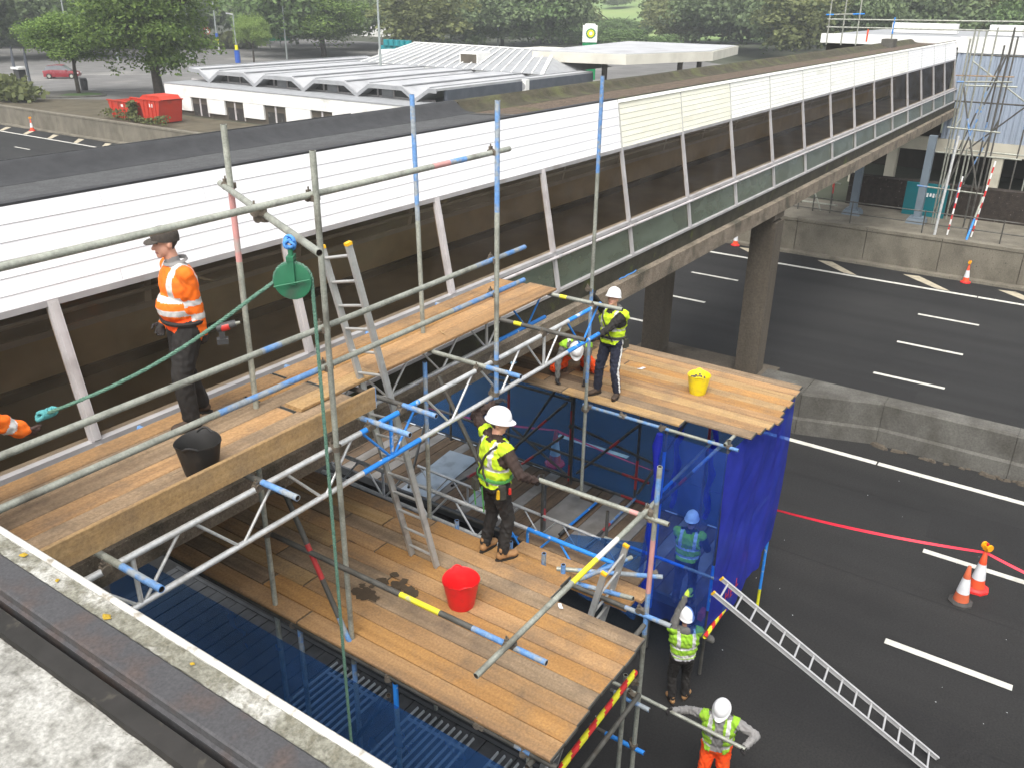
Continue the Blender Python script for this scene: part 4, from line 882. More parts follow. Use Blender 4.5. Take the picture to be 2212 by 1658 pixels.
def globe(x, y, top, label):
    b = V(x, y, ZG); L = thing('globe_lamp', label, 'lamp', tuple(b)); h = top - ZG
    MB().tube((0, 0, 0), (0, 0, h), 0.09, 8).build('pole', 'lamp_post', L, 50); MB().lathe([(0.75, -0.1), (0.72, 0.2), (0.5, 0.5), (0.1, 0.62)], (0, 0, h), 14).build('lamp_shade', 'lamp_head', L, 60)
    MB().lathe([(0.1, -0.5), (0.3, -0.2), (0.3, -0.1)], (0, 0, h), 10).build('lamp_glass', 'sign_white', L, 60)
globe(114.11, 130.94, 5.6, 'mushroom shaped lamp beside the green panel fence'); globe(129.40, 112.50, 3.9 + 1.0, 'mushroom shaped lamp above the teal kiosk'); globe(94.45, 130.49, 6.9, 'mushroom shaped lamp peeping over the broad tree')
b = V(108.15, 140.65, ZG); s = thing('round_sign', 'round red and white road sign on a post in the car park', 'sign', tuple(b)); MB().tube((0, 0, 0), (0, 0, 3), 0.08, 8).build('post', 'lamp_post', s)
for r, o, mt in ((0.6, 0, 'skip_red'), (0.45, 0.03, 'sign_white')):
    d = -Vector((b.x, b.y, 0)).normalized(); MB().tube(tuple(d * (0.1 + o) + V(0, 0, 3.0)), tuple(d * (0.14 + o) + V(0, 0, 3.0)), r, 18).build('sign_face', mt, s)
for bx_, by_, lab in ((45.86, 89.09, 'dark slender banner post left of the parking machine'), (45.97, 86.96, 'dark slender banner post right of the parking machine')):
    b = V(bx_, by_, ZG); s = thing('banner_post', lab, 'banner post', tuple(b)); MB().tube((0, 0, 0), (0, 0, 4.2), 0.07, 8).build('pole', 'slate_blue', s, 50)
    mb = MB(); mb.prism([(0, 1.0), (0.35, 1.2), (0.4, 3.0), (0.05, 4.4), (-0.05, 4.0)], -0.02, 0.02, 'X'); mb.build('banner', 'slate_blue', s)
b = V(46.09, 88.83, ZG); s = thing('parking_machine', 'black parking machine with white top between two banners', 'parking machine', tuple(b)); MB().box((0, 0, 1.1), (0.7, 0.9, 2.2)).build('cabinet', 'tool_dark', s); MB().box((0, 0, 2.35), (0.9, 1.4, 0.2)).build('roof', 'sign_white', s); MB().box((0.2, -1.2, 0.6), (0.3, 0.35, 1.2)).build('bollard', 'lamp_post', s)
b = V(51.07, 86.60, ZG); s = thing('litter_bin', 'black litter bin beside the slim trunked tree', 'bin', tuple(b)); MB().lathe([(0.3, 0), (0.36, 0.9), (0.36, 1.0)], n=12).build('bin_body', 'tool_dark', s, 50); MB().lathe([(0.38, 1.0), (0.3, 1.25)], n=12).build('lid', 'tool_dark', s, 50)
b = V(88.70, 171.36, ZG); s = thing('information_board', 'board with three pale blue round symbols in front of the hedge', 'sign', tuple(b)); rt2 = Vector((b.y, -b.x, 0)).normalized(); fw2 = -Vector((b.x, b.y, 0)).normalized()
MB().box((0, 0, 2.2), (9.4, 0.2, 2.0), 0, Matrix((rt2, fw2, V(0, 0, 1))).transposed()).build('board_panel', 'slate_blue', s)
for q in (-3, 0, 3): MB().tube(rt2 * q + fw2 * 0.12 + V(0, 0, 2.2), rt2 * q + fw2 * 0.2 + V(0, 0, 2.2), 1.25, 18).build('roundel', 'sky_blue_sign', s); MB().tube(rt2 * q + fw2 * 0.21 + V(0, 0, 2.2), rt2 * q + fw2 * 0.24 + V(0, 0, 2.2), 0.6, 14).build('symbol', 'sign_white', s)
for q in (-4, 4): MB().box(rt2 * q + V(0, 0, 0.6), (0.15, 0.15, 1.2)).build('leg', 'lamp_post', s)
b = V(93.03, 172.00, ZG); s = thing('red_kiosk', 'orange red kiosk with white roof band behind the hedge at left', 'kiosk', tuple(b)); MB().box((0, 0, 2.5), (5, 6, 5)).build('wall', 'brick_orange', s); MB().box((0, 0, 5.4), (5.5, 6.5, 0.8)).build('roof_band', 'sign_white', s); MB().box((0, 0, 6.0), (5.5, 6.5, 0.4)).build('roof_cap', 'brick_orange', s)
b = V(120.69, 140.25, ZG); s = thing('green_fence', 'green panel fence behind the young tree', 'fence', tuple(b)); rt3 = Vector((b.y, -b.x, 0)).normalized(); fw3 = -Vector((b.x, b.y, 0)).normalized()
for q in range(-2, 3): MB().box(rt3 * q * 2.1 + V(0, 0, 2.2), (2.0, 0.15, 2.4), 0, Matrix((rt3, fw3, V(0, 0, 1))).transposed()).build('panel', 'green_sign', s); MB().box(rt3 * (q * 2.1 + 1) + V(0, 0, 1.5), (0.15, 0.15, 3)).build('post', 'lamp_post', s)
b = V(178.03, 158.47, ZG); s = thing('white_marquee', 'pale white marquee glimpsed between the trees', 'marquee', tuple(b)); MB().box((0, 0, 2.2), (14, 14, 4.4)).build('wall', 'painted_white', s); MB().box((0, 0, 5.4), (14.4, 14.4, 2), 0, None, (0.3, 0.3)).build('roof', 'roof_white', s)

# ------------------------------------------------------------------ trees
def crown_arrays(n, lobes, seed, rx=1.0, rz=1.0, leaf=0.07, drop=0.0):
    """leaf clumps over many lobes filling a unit crown (centre 0, radius ~1): returns verts (4n,3)"""
    r = np.random.default_rng(seed)
    c = r.normal(size=(lobes, 3)); c /= np.linalg.norm(c, axis=1)[:, None]; rad = r.uniform(0.25, 0.80, lobes)[:, None]; c = c * rad
    c[:, 2] = c[:, 2] * 0.95; s = r.uniform(0.20, 0.40, lobes)
    k = r.integers(0, lobes, n); d = r.normal(size=(n, 3)); d /= np.linalg.norm(d, axis=1)[:, None]
    d[:, 2] = np.where(d[:, 2] < -0.3, -d[:, 2] * 0.6, d[:, 2])
    sh = r.uniform(0.55, 1.05, n) ** 0.6
    p = c[k] + d * (s[k] * sh)[:, None]
    lift = r.normal(0, 0.02, (n, 3)); p = p + lift
    nr = d + r.normal(0, 0.9, (n, 3)) + np.array([0, 0, 0.35]); nr /= np.linalg.norm(nr, axis=1)[:, None]
    t = np.cross(nr, r.normal(size=(n, 3))); t /= np.linalg.norm(t, axis=1)[:, None]; b = np.cross(nr, t)
    sz = leaf * r.uniform(0.6, 1.4, n)[:, None]
    q = np.stack([p - t * sz - b * sz * 0.6, p + t * sz * 0.9 - b * sz * 0.5, p + t * sz + b * sz * 0.6, p - t * sz * 0.8 + b * sz * 0.7], 1)
    q[..., 0] *= rx; q[..., 1] *= rx; q[..., 2] *= rz
    return q.reshape(-1, 3)
def quads_mesh(name, verts, mat, mats=None, idx=None):
    me = bpy.data.meshes.new(name); n = len(verts) // 4
    me.vertices.add(len(verts)); me.vertices.foreach_set('co', verts.astype(np.float32).ravel())
    me.loops.add(4 * n); me.loops.foreach_set('vertex_index', np.arange(4 * n, dtype=np.int32))
    me.polygons.add(n); me.polygons.foreach_set('loop_start', np.arange(0, 4 * n, 4, dtype=np.int32)); me.polygons.foreach_set('loop_total', np.full(n, 4, dtype=np.int32))
    for q in (mats or [mat]): me.materials.append(M[q])
    if idx is not None: me.polygons.foreach_set('material_index', idx.astype(np.int32))
    me.update(calc_edges=True); return me
CROWN = [crown_arrays(30000, 80, 11 + k, leaf=0.0195) for k in range(4)]
def trunk_mesh(h, r, seed, cr):
    rr = random.Random(seed); mb = MB(); top = h
    mb.path([(0, 0, -0.1), (0.02 * h, 0, h * 0.35), (0.03 * h, 0.02 * h, h * 0.7), (0.02 * h, 0.04 * h, h)], [r * 1.25, r, r * 0.7, r * 0.25], 8)
    for k in range(7):
        z = h * rr.uniform(0.45, 0.9); a = rr.uniform(0, 6.28); L = cr * rr.uniform(0.5, 0.8)
        mb.path([(0.02 * h, 0, z), (math.cos(a) * L * .5, math.sin(a) * L * .5, z + L * .35), (math.cos(a) * L, math.sin(a) * L, z + L * .6)], [r * 0.45, r * 0.3, r * 0.1], 6)
    return mb
_crown = {}
def tree(name, label, p, z0, z1, cr, mat, k, trunk=0.22, group=None, rz=None):
    """crown between heights z0 and z1 above ground"""
    t = thing(name, label, 'tree', tuple(p), random.uniform(0, 6.28), group)
    me = _crown.setdefault((k, mat), None) or quads_mesh('crown', CROWN[k], mat); _crown[(k, mat)] = me; o = link('crown', me, t, (0, 0, (z0 + z1) / 2)); o.scale = (cr, cr, (z1 - z0) / 2)
    trunk_mesh(z0 + (z1 - z0) * 0.6, trunk, k + 5, cr).build('trunk', 'bark', t, 50)
tree('maple_tree', 'slim trunked green tree on the traffic island beside the red car', V(48.97, 84.18, ZG), 1.9, 8.0, 4.6, 'leaf', 0, 0.17)
tree('broad_tree', 'broad dense green tree standing behind the red skips', V(53.39, 77.75, ZG), 0.7, 12.2, 7.0, 'leaf', 1, 0.4)
tree('young_tree', 'young pale green tree beside the banded lamp post', V(86.72, 103.19, ZG), 1.6, 7.0, 3.0, 'leaf_pale', 2, 0.12)
tree('round_tree', 'round bushy tree rising behind the white roof left of the grey column', V(106.82, 109.83, ZG), 0.6, 10.6, 8.6, 'leaf', 3, 0.4)
tree('willow_tree', 'tall pale green tree behind the glazed roof', V(135.26, 111.25, ZG), 1.0, 11.5, 7.4, 'leaf_pale', 0, 0.4)
tree('round_tree', 'rounded green tree right of the tall pale green tree', V(135.80, 102.35, ZG), 0.3, 8.6, 6.6, 'leaf', 1, 0.35)
tree('garden_tree', 'green tree at the left edge above the hedge', V(90.91, 178.53, ZG), 0.5, 11, 9, 'leaf', 2, 0.4)
tree('garden_tree', 'mid green tree behind the slim trunked tree', V(92.54, 155.07, ZG), 0.5, 13, 10.5, 'leaf', 3, 0.4)
tree('garden_tree', 'dark green tree left of the tall banded column', V(100.52, 151.92, ZG), 0.5, 13, 9.5, 'leaf_deep', 0, 0.4)
for i, (tx_, ty_, h, cr, mt, lab) in enumerate(((157.36, 109.58, 7, 6, 'leaf', 'small green tree behind the distant lantern column'), (170.51, 108.27, 8, 8, 'leaf_deep', 'dark tree left of the totem sign'), (190.02, 114.78, 6.5, 8, 'leaf_rust', 'russet tinged bush left of the field gap'),
      (200.45, 105.97, 5.2, 9, 'leaf_deep', 'low dark bush below the pale field right of the totem'), (202.08, 86.18, 8.5, 9.5, 'leaf', 'mid green tree behind the canopy column'), (215.91, 80.17, 9, 10, 'leaf_deep', 'dark tree above the canopy end'), (211.74, 71.88, 8.5, 9, 'leaf', 'bright sided tree left of the drooping lantern'),
      (255.46, 59.48, 7.2, 8, 'leaf_rust', 'russet bush below the right hand field'), (273.27, 44.42, 9, 9, 'leaf_deep', 'dark tree behind the far parapet'), (268.52, 34.70, 8.6, 7.5, 'leaf_pale', 'bright yellow green tree above the far parapet'), (283.35, 28.78, 9.0, 8, 'leaf_pale', 'bright yellow green tree at the upper right corner'))):
    tree('wood_tree', lab, V(tx_, ty_, ZG), 0.2, h, cr, mt, i % 4, 0.35)
# hedge and scrub
def hedge(name, label, a, b, h, w, mat, n, seed, leaf=0.22):
    r = np.random.default_rng(seed); a, b = np.array(a), np.array(b); t = r.uniform(0, 1, n)[:, None]; L = np.linalg.norm(b - a)
    p = a + (b - a) * t; off = r.normal(size=(n, 3)) * np.array([w * .4, w * .4, 0]); p = p + off; p[:, 2] += h * r.uniform(0.05, 1, n) ** 0.6 * (0.75 + 0.25 * np.sin(t[:, 0] * L * 0.9))
    nr = r.normal(size=(n, 3)) + np.array([0, 0, .5]); nr /= np.linalg.norm(nr, axis=1)[:, None]; tt = np.cross(nr, r.normal(size=(n, 3))); tt /= np.linalg.norm(tt, axis=1)[:, None]; bb = np.cross(nr, tt); s = leaf * r.uniform(.6, 1.4, n)[:, None]
    q = np.stack([p - tt * s - bb * s, p + tt * s - bb * s, p + tt * s + bb * s, p - tt * s + bb * s], 1).reshape(-1, 3)
    o = link(name, quads_mesh(name, q, mat)); tag(o, label, 'hedge' if 'hedge' in name else 'shrub'); return o
hedge('hedge', 'clipped dark hedge along the back of the car park', tuple(V(84.81, 174.86, ZG)), tuple(V(97.04, 155.11, ZG)), 3.0, 2.0, 'leaf_deep', 5000, 1, 0.4)
hedge('hedge', 'brown hedge behind the banded columns', tuple(V(105.15, 143.43, ZG)), tuple(V(113.48, 135.73, ZG)), 2.6, 2.0, 'leaf_rust', 3000, 2, 0.4)
hedge('shrub', 'yellowish shrub behind the wall at the left edge', (41.5, 86.5, ZG), (42.5, 81.5, ZG), 2.2, 1.8, 'leaf_rust', 1500, 3, 0.16)
hedge('shrub', 'straggly low shrub in front of the red skips', (40.1, 66, ZG), (40.1, 58.0, ZG), 0.9, 0.35, 'leaf_rust', 600, 4, 0.06)
hedge('shrub', 'thin upright green shrub between the two red skips', (40.3, 62.6, ZG), (40.3, 62.1, ZG), 1.9, 0.35, 'leaf_rust', 420, 5, 0.07)
# far wood, one mass
rr = random.Random(3); acc = []; idx = []; base = [crown_arrays(5000, 46, 40 + k, leaf=0.034) for k in range(4)]
def field_gap(a): return (25.21 < a < 30.86) or (9.98 < a < 13.02)
def bearing(a, dist, z=ZG): return V(dist * math.cos(math.radians(a)), dist * math.sin(math.radians(a)), z)
for k in range(125):
    az_ = rr.uniform(2.4, 66.3); dist = rr.uniform(150, 235); tall = rr.uniform(11, 17); cr = rr.uniform(6.5, 10)
    if 40.69 < az_ < 42.38 and dist < 200: continue
    p = bearing(az_, dist)
    if field_gap(az_): tall = rr.uniform(3.0, 5.0) if az_ > 23.13 else rr.uniform(4.5, 6.0); cr = rr.uniform(4, 6)
    b = base[rr.randrange(4)].copy(); a = rr.uniform(0, 6.28); ca, sa = math.cos(a), math.sin(a)
    x = b[:, 0] * ca - b[:, 1] * sa; y = b[:, 0] * sa + b[:, 1] * ca
    acc.append(np.stack([x * cr + p.x, y * cr + p.y, b[:, 2] * tall * 0.52 + tall * 0.5 + ZG], 1)); idx.append(np.full(len(b) // 4, [0, 0, 0, 1, 2][rr.randrange(5)] if not field_gap(az_) else 1))
for k in range(14):                                            # hedgerow trees up on the fields
    az_ = rr.uniform(24.51, 31.57) if k % 2 else rr.uniform(9.51, 13.64); dist = rr.uniform(330, 420); p = bearing(az_, dist); zz = float(np.interp(p.x, xs, zs)); b = base[k % 4]
    acc.append(np.stack([b[:, 0] * 6 + p.x, b[:, 1] * 6 + p.y, b[:, 2] * 4 + zz + 3.5], 1)); idx.append(np.full(len(b) // 4, 0))
wood = link('woodland', quads_mesh('woodland', np.concatenate(acc), None, ['leaf_wood', 'leaf_deep', 'leaf_rust'], np.concatenate(idx)))
tag(wood, 'dark mass of woodland closing off the view behind the services', 'woodland', kind='stuff')

# ------------------------------------------------------------------ upper scaffold walkway beside the bridge
BL, ST, RD, YE, PK, WH = 'paint_blue', 'paint_strong_blue', 'paint_red', 'paint_yellow', 'paint_pink', 'paint_white'
sw = thing('scaffold_walkway', 'upper scaffold walkway of boards and lattice beams alongside the bridge glazing', 'scaffold')
ZW = 6.80; WB = ['board', 'board', 'board_orange', 'board_pale', 'board', 'board_grey']
rows = [6.77, 6.54, 6.31, 6.08, 5.85, 5.62]
for i, y in enumerate(rows):
    j = random.uniform(-0.05, 0.05); dz = random.uniform(-0.003, 0.003)
    mats = ['board', 'board_grey', 'board_grey', 'board', 'board_grey', 'board'][i]
    board((1.45, y, ZW + dz), (5.05 + j if i % 2 else 5.62 + j, y + random.uniform(-.01, .01), ZW + dz), 0.225, 0.038, mats, sw, end_mat='galv_dark')
    if i < 4: board((5.07 + j if i % 2 else 5.64 + j, y, ZW + 0.002), (9.92 + j * 1.5, y, ZW + 0.002), 0.225, 0.038, ['board', 'board_orange', 'board', 'board'][i], sw, end_mat='galv_dark')
    elif i % 2: board((5.07 + j, y, ZW), (5.6, y, ZW), 0.225, 0.038, 'board_pale', sw)
board((5.1, 6.02, ZW + 0.042), (6.2, 6.02, ZW + 0.042), 0.225, 0.038, 'board_pale', sw)
o = board((1.55, 5.40, 7.03), (5.6, 5.40, 7.03), 0.225, 0.038, 'board_pale', sw, 'toe_board', end_mat='paint_blue'); o.rotation_quaternion = o.rotation_quaternion @ Quaternion((1, 0, 0), math.pi / 2); o.location = (1.55, 5.38, 6.915)
YRL = 5.3
tube_part('guard_rail', (1.3, YRL, 9.0), (7.75, YRL, 9.04), sw, [(0.80, 0.84, PK), (0.84, 0.88, BL)])
tube_part('guard_rail', (1.3, YRL, 7.84), (8.08, YRL, 7.90), sw, [(0.02, 0.1, BL), (0.43, 0.46, BL), (0.86, 1.0, BL)])
tube_part('guard_rail', (1.3, YRL, 7.50), (8.08, YRL, 7.51), sw, [(0.36, 0.52, BL), (0.8, 1.0, BL)])
tube_part('standard', (4.90, 5.245, 1.25), (4.90, 5.245, 9.38), sw, [(0.33, 0.36, BL)])
tube_part('standard', (7.45, 5.245, 6.22), (7.45, 5.245, 9.56), sw, [(0.0, 0.22, BL), (0.66, 1.0, BL)])
tube_part('standard', (4.92, 6.35, 6.80), (4.92, 6.33, 9.49), sw, [(0.55, 0.8, PK)])
tube_part('standard', (7.48, 6.35, 6.80), (7.48, 6.40, 9.54), sw, [(0.5, 1.0, BL)])
tube_part('standard', (11.0, 5.99, 3.0), (11.0, 5.99, 9.55), sw, [(0.30, 0.535, BL), (0.80, 1.0, BL)])
tube_part('outrigger', (4.98, 6.55, 8.955), (3.93, 4.22, 8.93), sw)
for p, r in (((4.90, 5.27, 9.0), 0), ((4.9, 5.27, 7.86), 0), ((4.9, 5.27, 7.5), 0), ((7.45, 5.27, 9.04), 0), ((7.45, 5.27, 7.89), 0), ((7.45, 5.27, 7.5), 0), ((4.4, 5.32, 8.97), 0.5), ((4.93, 6.35, 8.96), 0), ((4.9, 5.25, 6.7), 0), ((7.45, 5.25, 6.7), 0), ((7.45, 5.25, 6.3), 0), ((11.0, 6.0, 6.5), 0), ((4.44, 5.34, 8.91), 0.4)): coupler(p, sw, r)
lattice_beam('beam', (1.4, YRL, 6.69), (10.0, YRL, 6.69), 0.44, sw, 0.92, [(0.45, 0.55), (0.90, 1.0)])
lattice_beam('beam', (1.4, 6.25, 6.69), (10.1, 6.25, 6.69), 0.42, sw, 0.92, [(0.86, 1.0)])
for i, (x, yo) in enumerate(((2.67, 4.72), (4.07, 4.85), (5.44, 4.83), (5.90, 4.88), (7.2, 4.74), (8.56, 4.72), (9.83, 4.88))):
    tube_part('transom', (x, 7.02, 6.735), (x + random.uniform(-.02, .02), yo, 6.735), sw, [(0.0, 0.06, BL), (0.80 if i != 2 else 0.72, 1.0, BL)] if i not in (5, 6) else [(0.0, 0.06, BL), (0.55, 0.6, YE)], base='galv_dark' if i % 2 else 'galv')
    coupler((x, YRL, 6.70), sw, 1.57)
# warning: pale splash of sawdust on the boards by the ladder
mb = MB()
for k in range(26):
    x, y = random.gauss(5.25, 0.2), random.gauss(5.95, 0.09); s = random.uniform(0.02, 0.07)
    mb.raw([(x + s * math.cos(q) * random.uniform(.6, 1.6), y + s * math.sin(q) * .6, ZW + 0.0445 - 0.04 * (y > 6.13 or y < 5.9 or x > 6.2 or x < 5.1)) for q in (0, 1.2, 2.5, 3.8, 5)], [(0, 1, 2, 3, 4)])

# ------------------------------------------------------------------ flatbed trailers carrying the towers
def trailer(xa, xb, y0, y1, label, ribs, planks=('board_dark', 'truck_deck', 'board_dark'), tape=True):
    t = thing('flatbed_trailer', label, 'trailer', group='flatbed trailers under the towers'); zd = 1.2; xm = (xa + xb) / 2
    y = y0; k = 0
    while y < y1 - 0.05:
        MB().span((xa + 0.06, y + 0.008, zd - 0.04), (xb - 0.06, min(y1, y + 0.25), zd + random.uniform(-0.004, 0.004))).build('deck_plank', planks[k % 3], t); y += 0.258; k += 1
    for x in (xa, xb - 0.06): MB().span((x, y0, zd - 0.16), (x + 0.06, y1, zd + 0.012)).build('side_rail', 'truck_steel', t)
    for q in range(int((y1 - y0) / 0.45) if tape else 0): MB().span((xb - 0.05, y0 + 0.1 + q * 0.45, zd + 0.013), (xb - 0.01, y0 + 0.36 + q * 0.45, zd + 0.016)).build('marker_strip', 'sign_white', t)
    for x in (xm - 0.5, xm + 0.42): MB().span((x, y0 + 0.2, 0.75), (x + 0.1, y1, zd - 0.05)).build('chassis_beam', 'truck_steel', t)
    for yy in (y0 + 4.2, y0 + 5.5, y1 - 2.0):
        MB().tube((xa + 0.2, yy, 0.48), (xb - 0.2, yy, 0.48), 0.07, 8).build('axle', 'truck_steel', t, 50)
        for x in (xa + 0.05, xb - 0.4):
            w = MB().tube((x, yy, 0.48), (x + 0.35, yy, 0.48), 0.48, 20).build('wheel', 'tyre', t, 50); MB().tube((x - 0.005, yy, 0.48), (x + 0.355, yy, 0.48), 0.27, 14).build('rim', 'galv', w, 50)
    MB().span((xa, y0 - 0.06, 0.62), (xb, y0 - 0.005, 0.82)).build('rear_bumper', 'truck_steel', t)
    for x in (xa + 0.15, xb - 0.35): MB().span((x, y0 - 0.08, 0.85), (x + 0.2, y0 - 0.002, 1.0)).build('tail_light', 'paint_red', t)
    for (ya, yb2) in ribs:
        mb = MB(); q = ya
        while q < yb2: mb.prism([(q, zd + 0.012), (q + 0.01, zd + 0.04), (q + 0.028, zd + 0.04), (q + 0.038, zd + 0.012)], xa + 0.15, xb - 0.15, 'X'); q += 0.11
        for xx_ in (xa + 0.2, xb - 0.4): mb.span((xx_, ya, zd + 0.004), (xx_ + 0.05, yb2, zd + 0.0115))
        mb.build('ribbed_panel', 'sheet_alu', t)
    return t
t1 = trailer(4.75, 7.2, 3.1, 12.0, 'flatbed trailer with ribbed metal panels under the nearer boarded platform', [(3.9, 4.9), (5.3, 6.3), (6.9, 7.9)], ('truck_steel', 'truck_steel', 'truck_steel'), False)
t2 = trailer(11.45, 13.95, 3.95, 14.0, 'flatbed trailer with worn planks inside the netted tower', [])
# metal sheets lying on the far trailer
for i, (a, lab) in enumerate(((((11.55, 9.75), (13.45, 9.95), (13.4, 10.7), (11.5, 10.5)), 'bright metal sheet lying on the netted trailer'), (((11.9, 8.7), (13.3, 8.9), (13.2, 9.3), (11.8, 9.1)), 'narrow metal sheet lying right of the bright sheet'),
                   (((11.6, 6.9), (13.3, 6.9), (13.3, 7.45), (11.6, 7.45)), 'dull grey sheet on the trailer nearest the pole worker'), (((11.6, 6.25), (13.4, 6.2), (13.4, 6.6), (11.6, 6.65)), 'pale grey strip sheet beside the dull grey sheet'))):
    mb = MB(); mb.prism(list(a), 1.206 + 0.004 * i, 1.218 + 0.004 * i, 'Z'); o = mb.build('metal_sheet', 'sheet_alu' if i < 2 else 'truck_deck'); tag(o, lab, 'metal sheet', 'metal sheets on the far trailer')

# ------------------------------------------------------------------ near tower with boarded platform
nt_ = thing('scaffold_tower', 'nearer scaffold tower with wide boarded platform carrying the red bucket', 'scaffold tower')
ZP = 4.50
seq = ['board', 'board_orange', 'board', 'board_grey', 'board_orange', 'board', 'board_orange', 'board_grey', 'board', 'board_orange']
for i in range(10):
    x = 4.86 + 0.236 * i; end = 2.76 + random.uniform(-0.018, 0.018)
    if x > 6.7: end = 3.95 + random.uniform(-0.04, 0.04)
    cut = [5.9, 6.7, 6.3, 7.0, 5.6, 6.6, 6.1, 6.9, 6.4, 5.9][i]; dz = random.uniform(-0.004, 0.004)
    board((x, end, ZP + dz), (x + random.uniform(-.008, .008), cut, ZP - dz), 0.228, 0.038, seq[i], nt_, end_mat='galv_dark')
    board((x, cut + 0.012, ZP + dz), (x, cut + 2.6, ZP), 0.228, 0.038, ['board', 'board_grey', 'board_pale'][i % 3], nt_)
for i, (a, b, mt) in enumerate((((7.36, 3.30), 5.2, 'board_orange'), ((7.60, 3.22), 5.0, 'board'), ((7.84, 3.4), 5.1, 'board_dark'))): board((a[0], a[1], 4.22), (a[0], b, 4.22), 0.228, 0.038, mt, nt_)
for a, b, c, sg in (('standard', (4.82, 6.30, 1.25), (4.82, 6.30, 6.66), []), ('standard', (4.80, 5.92, 1.25), (4.80, 5.92, 4.40), [(0.9, 1.0, BL)]), ('standard', (4.80, 4.58, 1.25), (4.80, 4.58, 4.34), [(0.9, 1.0, ST)]), ('standard', (4.80, 3.0, 1.25), (4.80, 3.0, 4.45), []),
                    ('standard', (7.13, 3.0, 0.0), (7.13, 3.0, 6.22), [(0.66, 0.75, BL), (0.75, 0.86, PK), (0.93, 0.98, BL)]), ('standard', (7.15, 6.06, 1.25), (7.15, 6.06, 6.6), [(0.8, 1.0, BL)]), ('standard', (7.1, 7.6, 1.25), (7.1, 7.6, 5.2), []), ('standard', (6.95, 3.1, 0.0), (6.95, 3.1, 3.6), []),
                    ('guard_rail', (4.85, 6.25, 5.40), (4.87, 2.90, 5.41), [(0.52, 0.66, YE), (0.77, 1.0, BL)]), ('guard_rail', (4.36, 3.26, 5.462), (7.32, 3.09, 5.68), [(0.47, 0.61, YE), (0.61, 0.74, WH)]), ('guard_rail', (7.12, 4.42, 5.59), (7.12, 2.84, 5.60), [(0.72, 0.78, PK)]),
                    ('ledger', (4.78, 2.7, 4.41), (4.78, 8.2, 4.41), [(0.05, 0.08, BL)]), ('ledger', (7.12, 2.7, 4.36), (7.12, 8.2, 4.36), [(0.0, 0.1, BL)]), ('ledger', (4.70, 2.96, 4.33), (7.0, 2.96, 4.33), []),
                    ('ledger', (4.78, 2.8, 2.4), (4.78, 8.2, 2.4), []), ('ledger', (7.12, 3.6, 2.42), (7.12, 2.86, 2.41), [(0.3, 1.0, ST)]), ('ledger', (7.0, 3.3, 3.23), (7.0, 2.80, 3.21), [(0.1, 1.0, BL)]), ('ledger', (4.6, 2.92, 3.41), (6.95, 2.92, 3.41), [(0.0, 0.45, RD)]),
                    ('transom', (7.2, 3.9, 4.40), (7.95, 3.6, 4.40), [(0.1, 0.9, BL)]), ('transom', (7.3, 4.25, 4.35), (7.75, 3.1, 4.45), [(0.2, 1.0, BL)]), ('transom', (7.35, 4.75, 4.10), (7.2, 3.2, 4.45), [(0.3, .9, BL)]),
                    ('brace', (4.86, 6.02, 6.05), (4.86, 5.14, 4.28), [(0.32, 0.52, RD), (0.74, 1.0, BL)]), ('brace', (7.17, 5.88, 6.46), (7.17, 5.1, 5.2), []), ('brace', (4.8, 4.6, 1.5), (4.8, 3.0, 4.2), []), ('brace', (4.82, 6.2, 1.5), (4.82, 4.7, 4.1), [(0.4, .6, BL)]),
                    ('ledger', (4.5, 3.0, 3.8), (4.5, 3.0, 3.79), [])):
    if (V(b) - V(c)).length > 0.1: tube_part(a, b, c, nt_, sg, base='galv_dark' if a in ('brace', 'ledger') or b[0] > 4.8 and b[0] < 4.86 and a == 'guard_rail' else 'galv')
for p in ((4.82, 6.3, 5.4), (4.87, 3.24, 5.43), (7.13, 3.05, 5.66), (7.13, 3.05, 5.58), (7.13, 3.03, 4.4), (7.0, 3.0, 3.3), (4.8, 4.6, 4.4), (4.8, 5.94, 4.4), (4.8, 3.0, 4.38), (4.87, 5.2, 4.42), (7.13, 3.02, 3.4), (7.1, 3.0, 2.45), (4.9, 5.24, 4.42), (4.78, 3.5, 4.42), (7.75, 3.2, 4.45)): coupler(p, nt_, random.uniform(-1, 1))
for i, (y, x) in enumerate(((4.05, 7.1), (4.8, 7.13), (5.6, 7.12), (4.35, 7.16))): tube_part('upstand', (x, y, ZP - 0.3), (x, y, ZP + 0.11), nt_, [(0.5, 1.0, BL)])
lattice_beam('beam', (7.72, 3.72, 4.40), (7.72, 8.6, 4.45), 0.42, nt_, 0.85, [(0.0, 0.25)])
def hazard(p0, p1, parent, n=7):
    p0, p1 = V(p0), V(p1); mb = MB(); N = n * 16; d = (p1 - p0)
    x = d.normalized(); u = x.orthogonal().normalized(); w = x.cross(u); vs = []; fs = []; ms = []
    for i in range(N + 1):
        for k in range(10): vs.append(p0 + d * (i / N) + (u * math.cos(k * .6283) + w * math.sin(k * .6283)) * 0.034)
    for i in range(N):
        for k in range(10): fs.append((i * 10 + k, i * 10 + (k + 1) % 10, (i + 1) * 10 + (k + 1) % 10, (i + 1) * 10 + k)); ms.append(1 if ((i / 16 + k / 10.0) % 1.0) < 0.5 else 0)
    o0 = len(mb.v); mb.v += [tuple(v) for v in vs]; mb.f += fs; mb.mi += ms
    mb.build('hazard_sleeve', ['hazard_yellow', 'hazard_red'], parent, 60)
hazard((4.9, 2.99, 3.69), (6.95, 2.99, 3.70), nt_, 6)

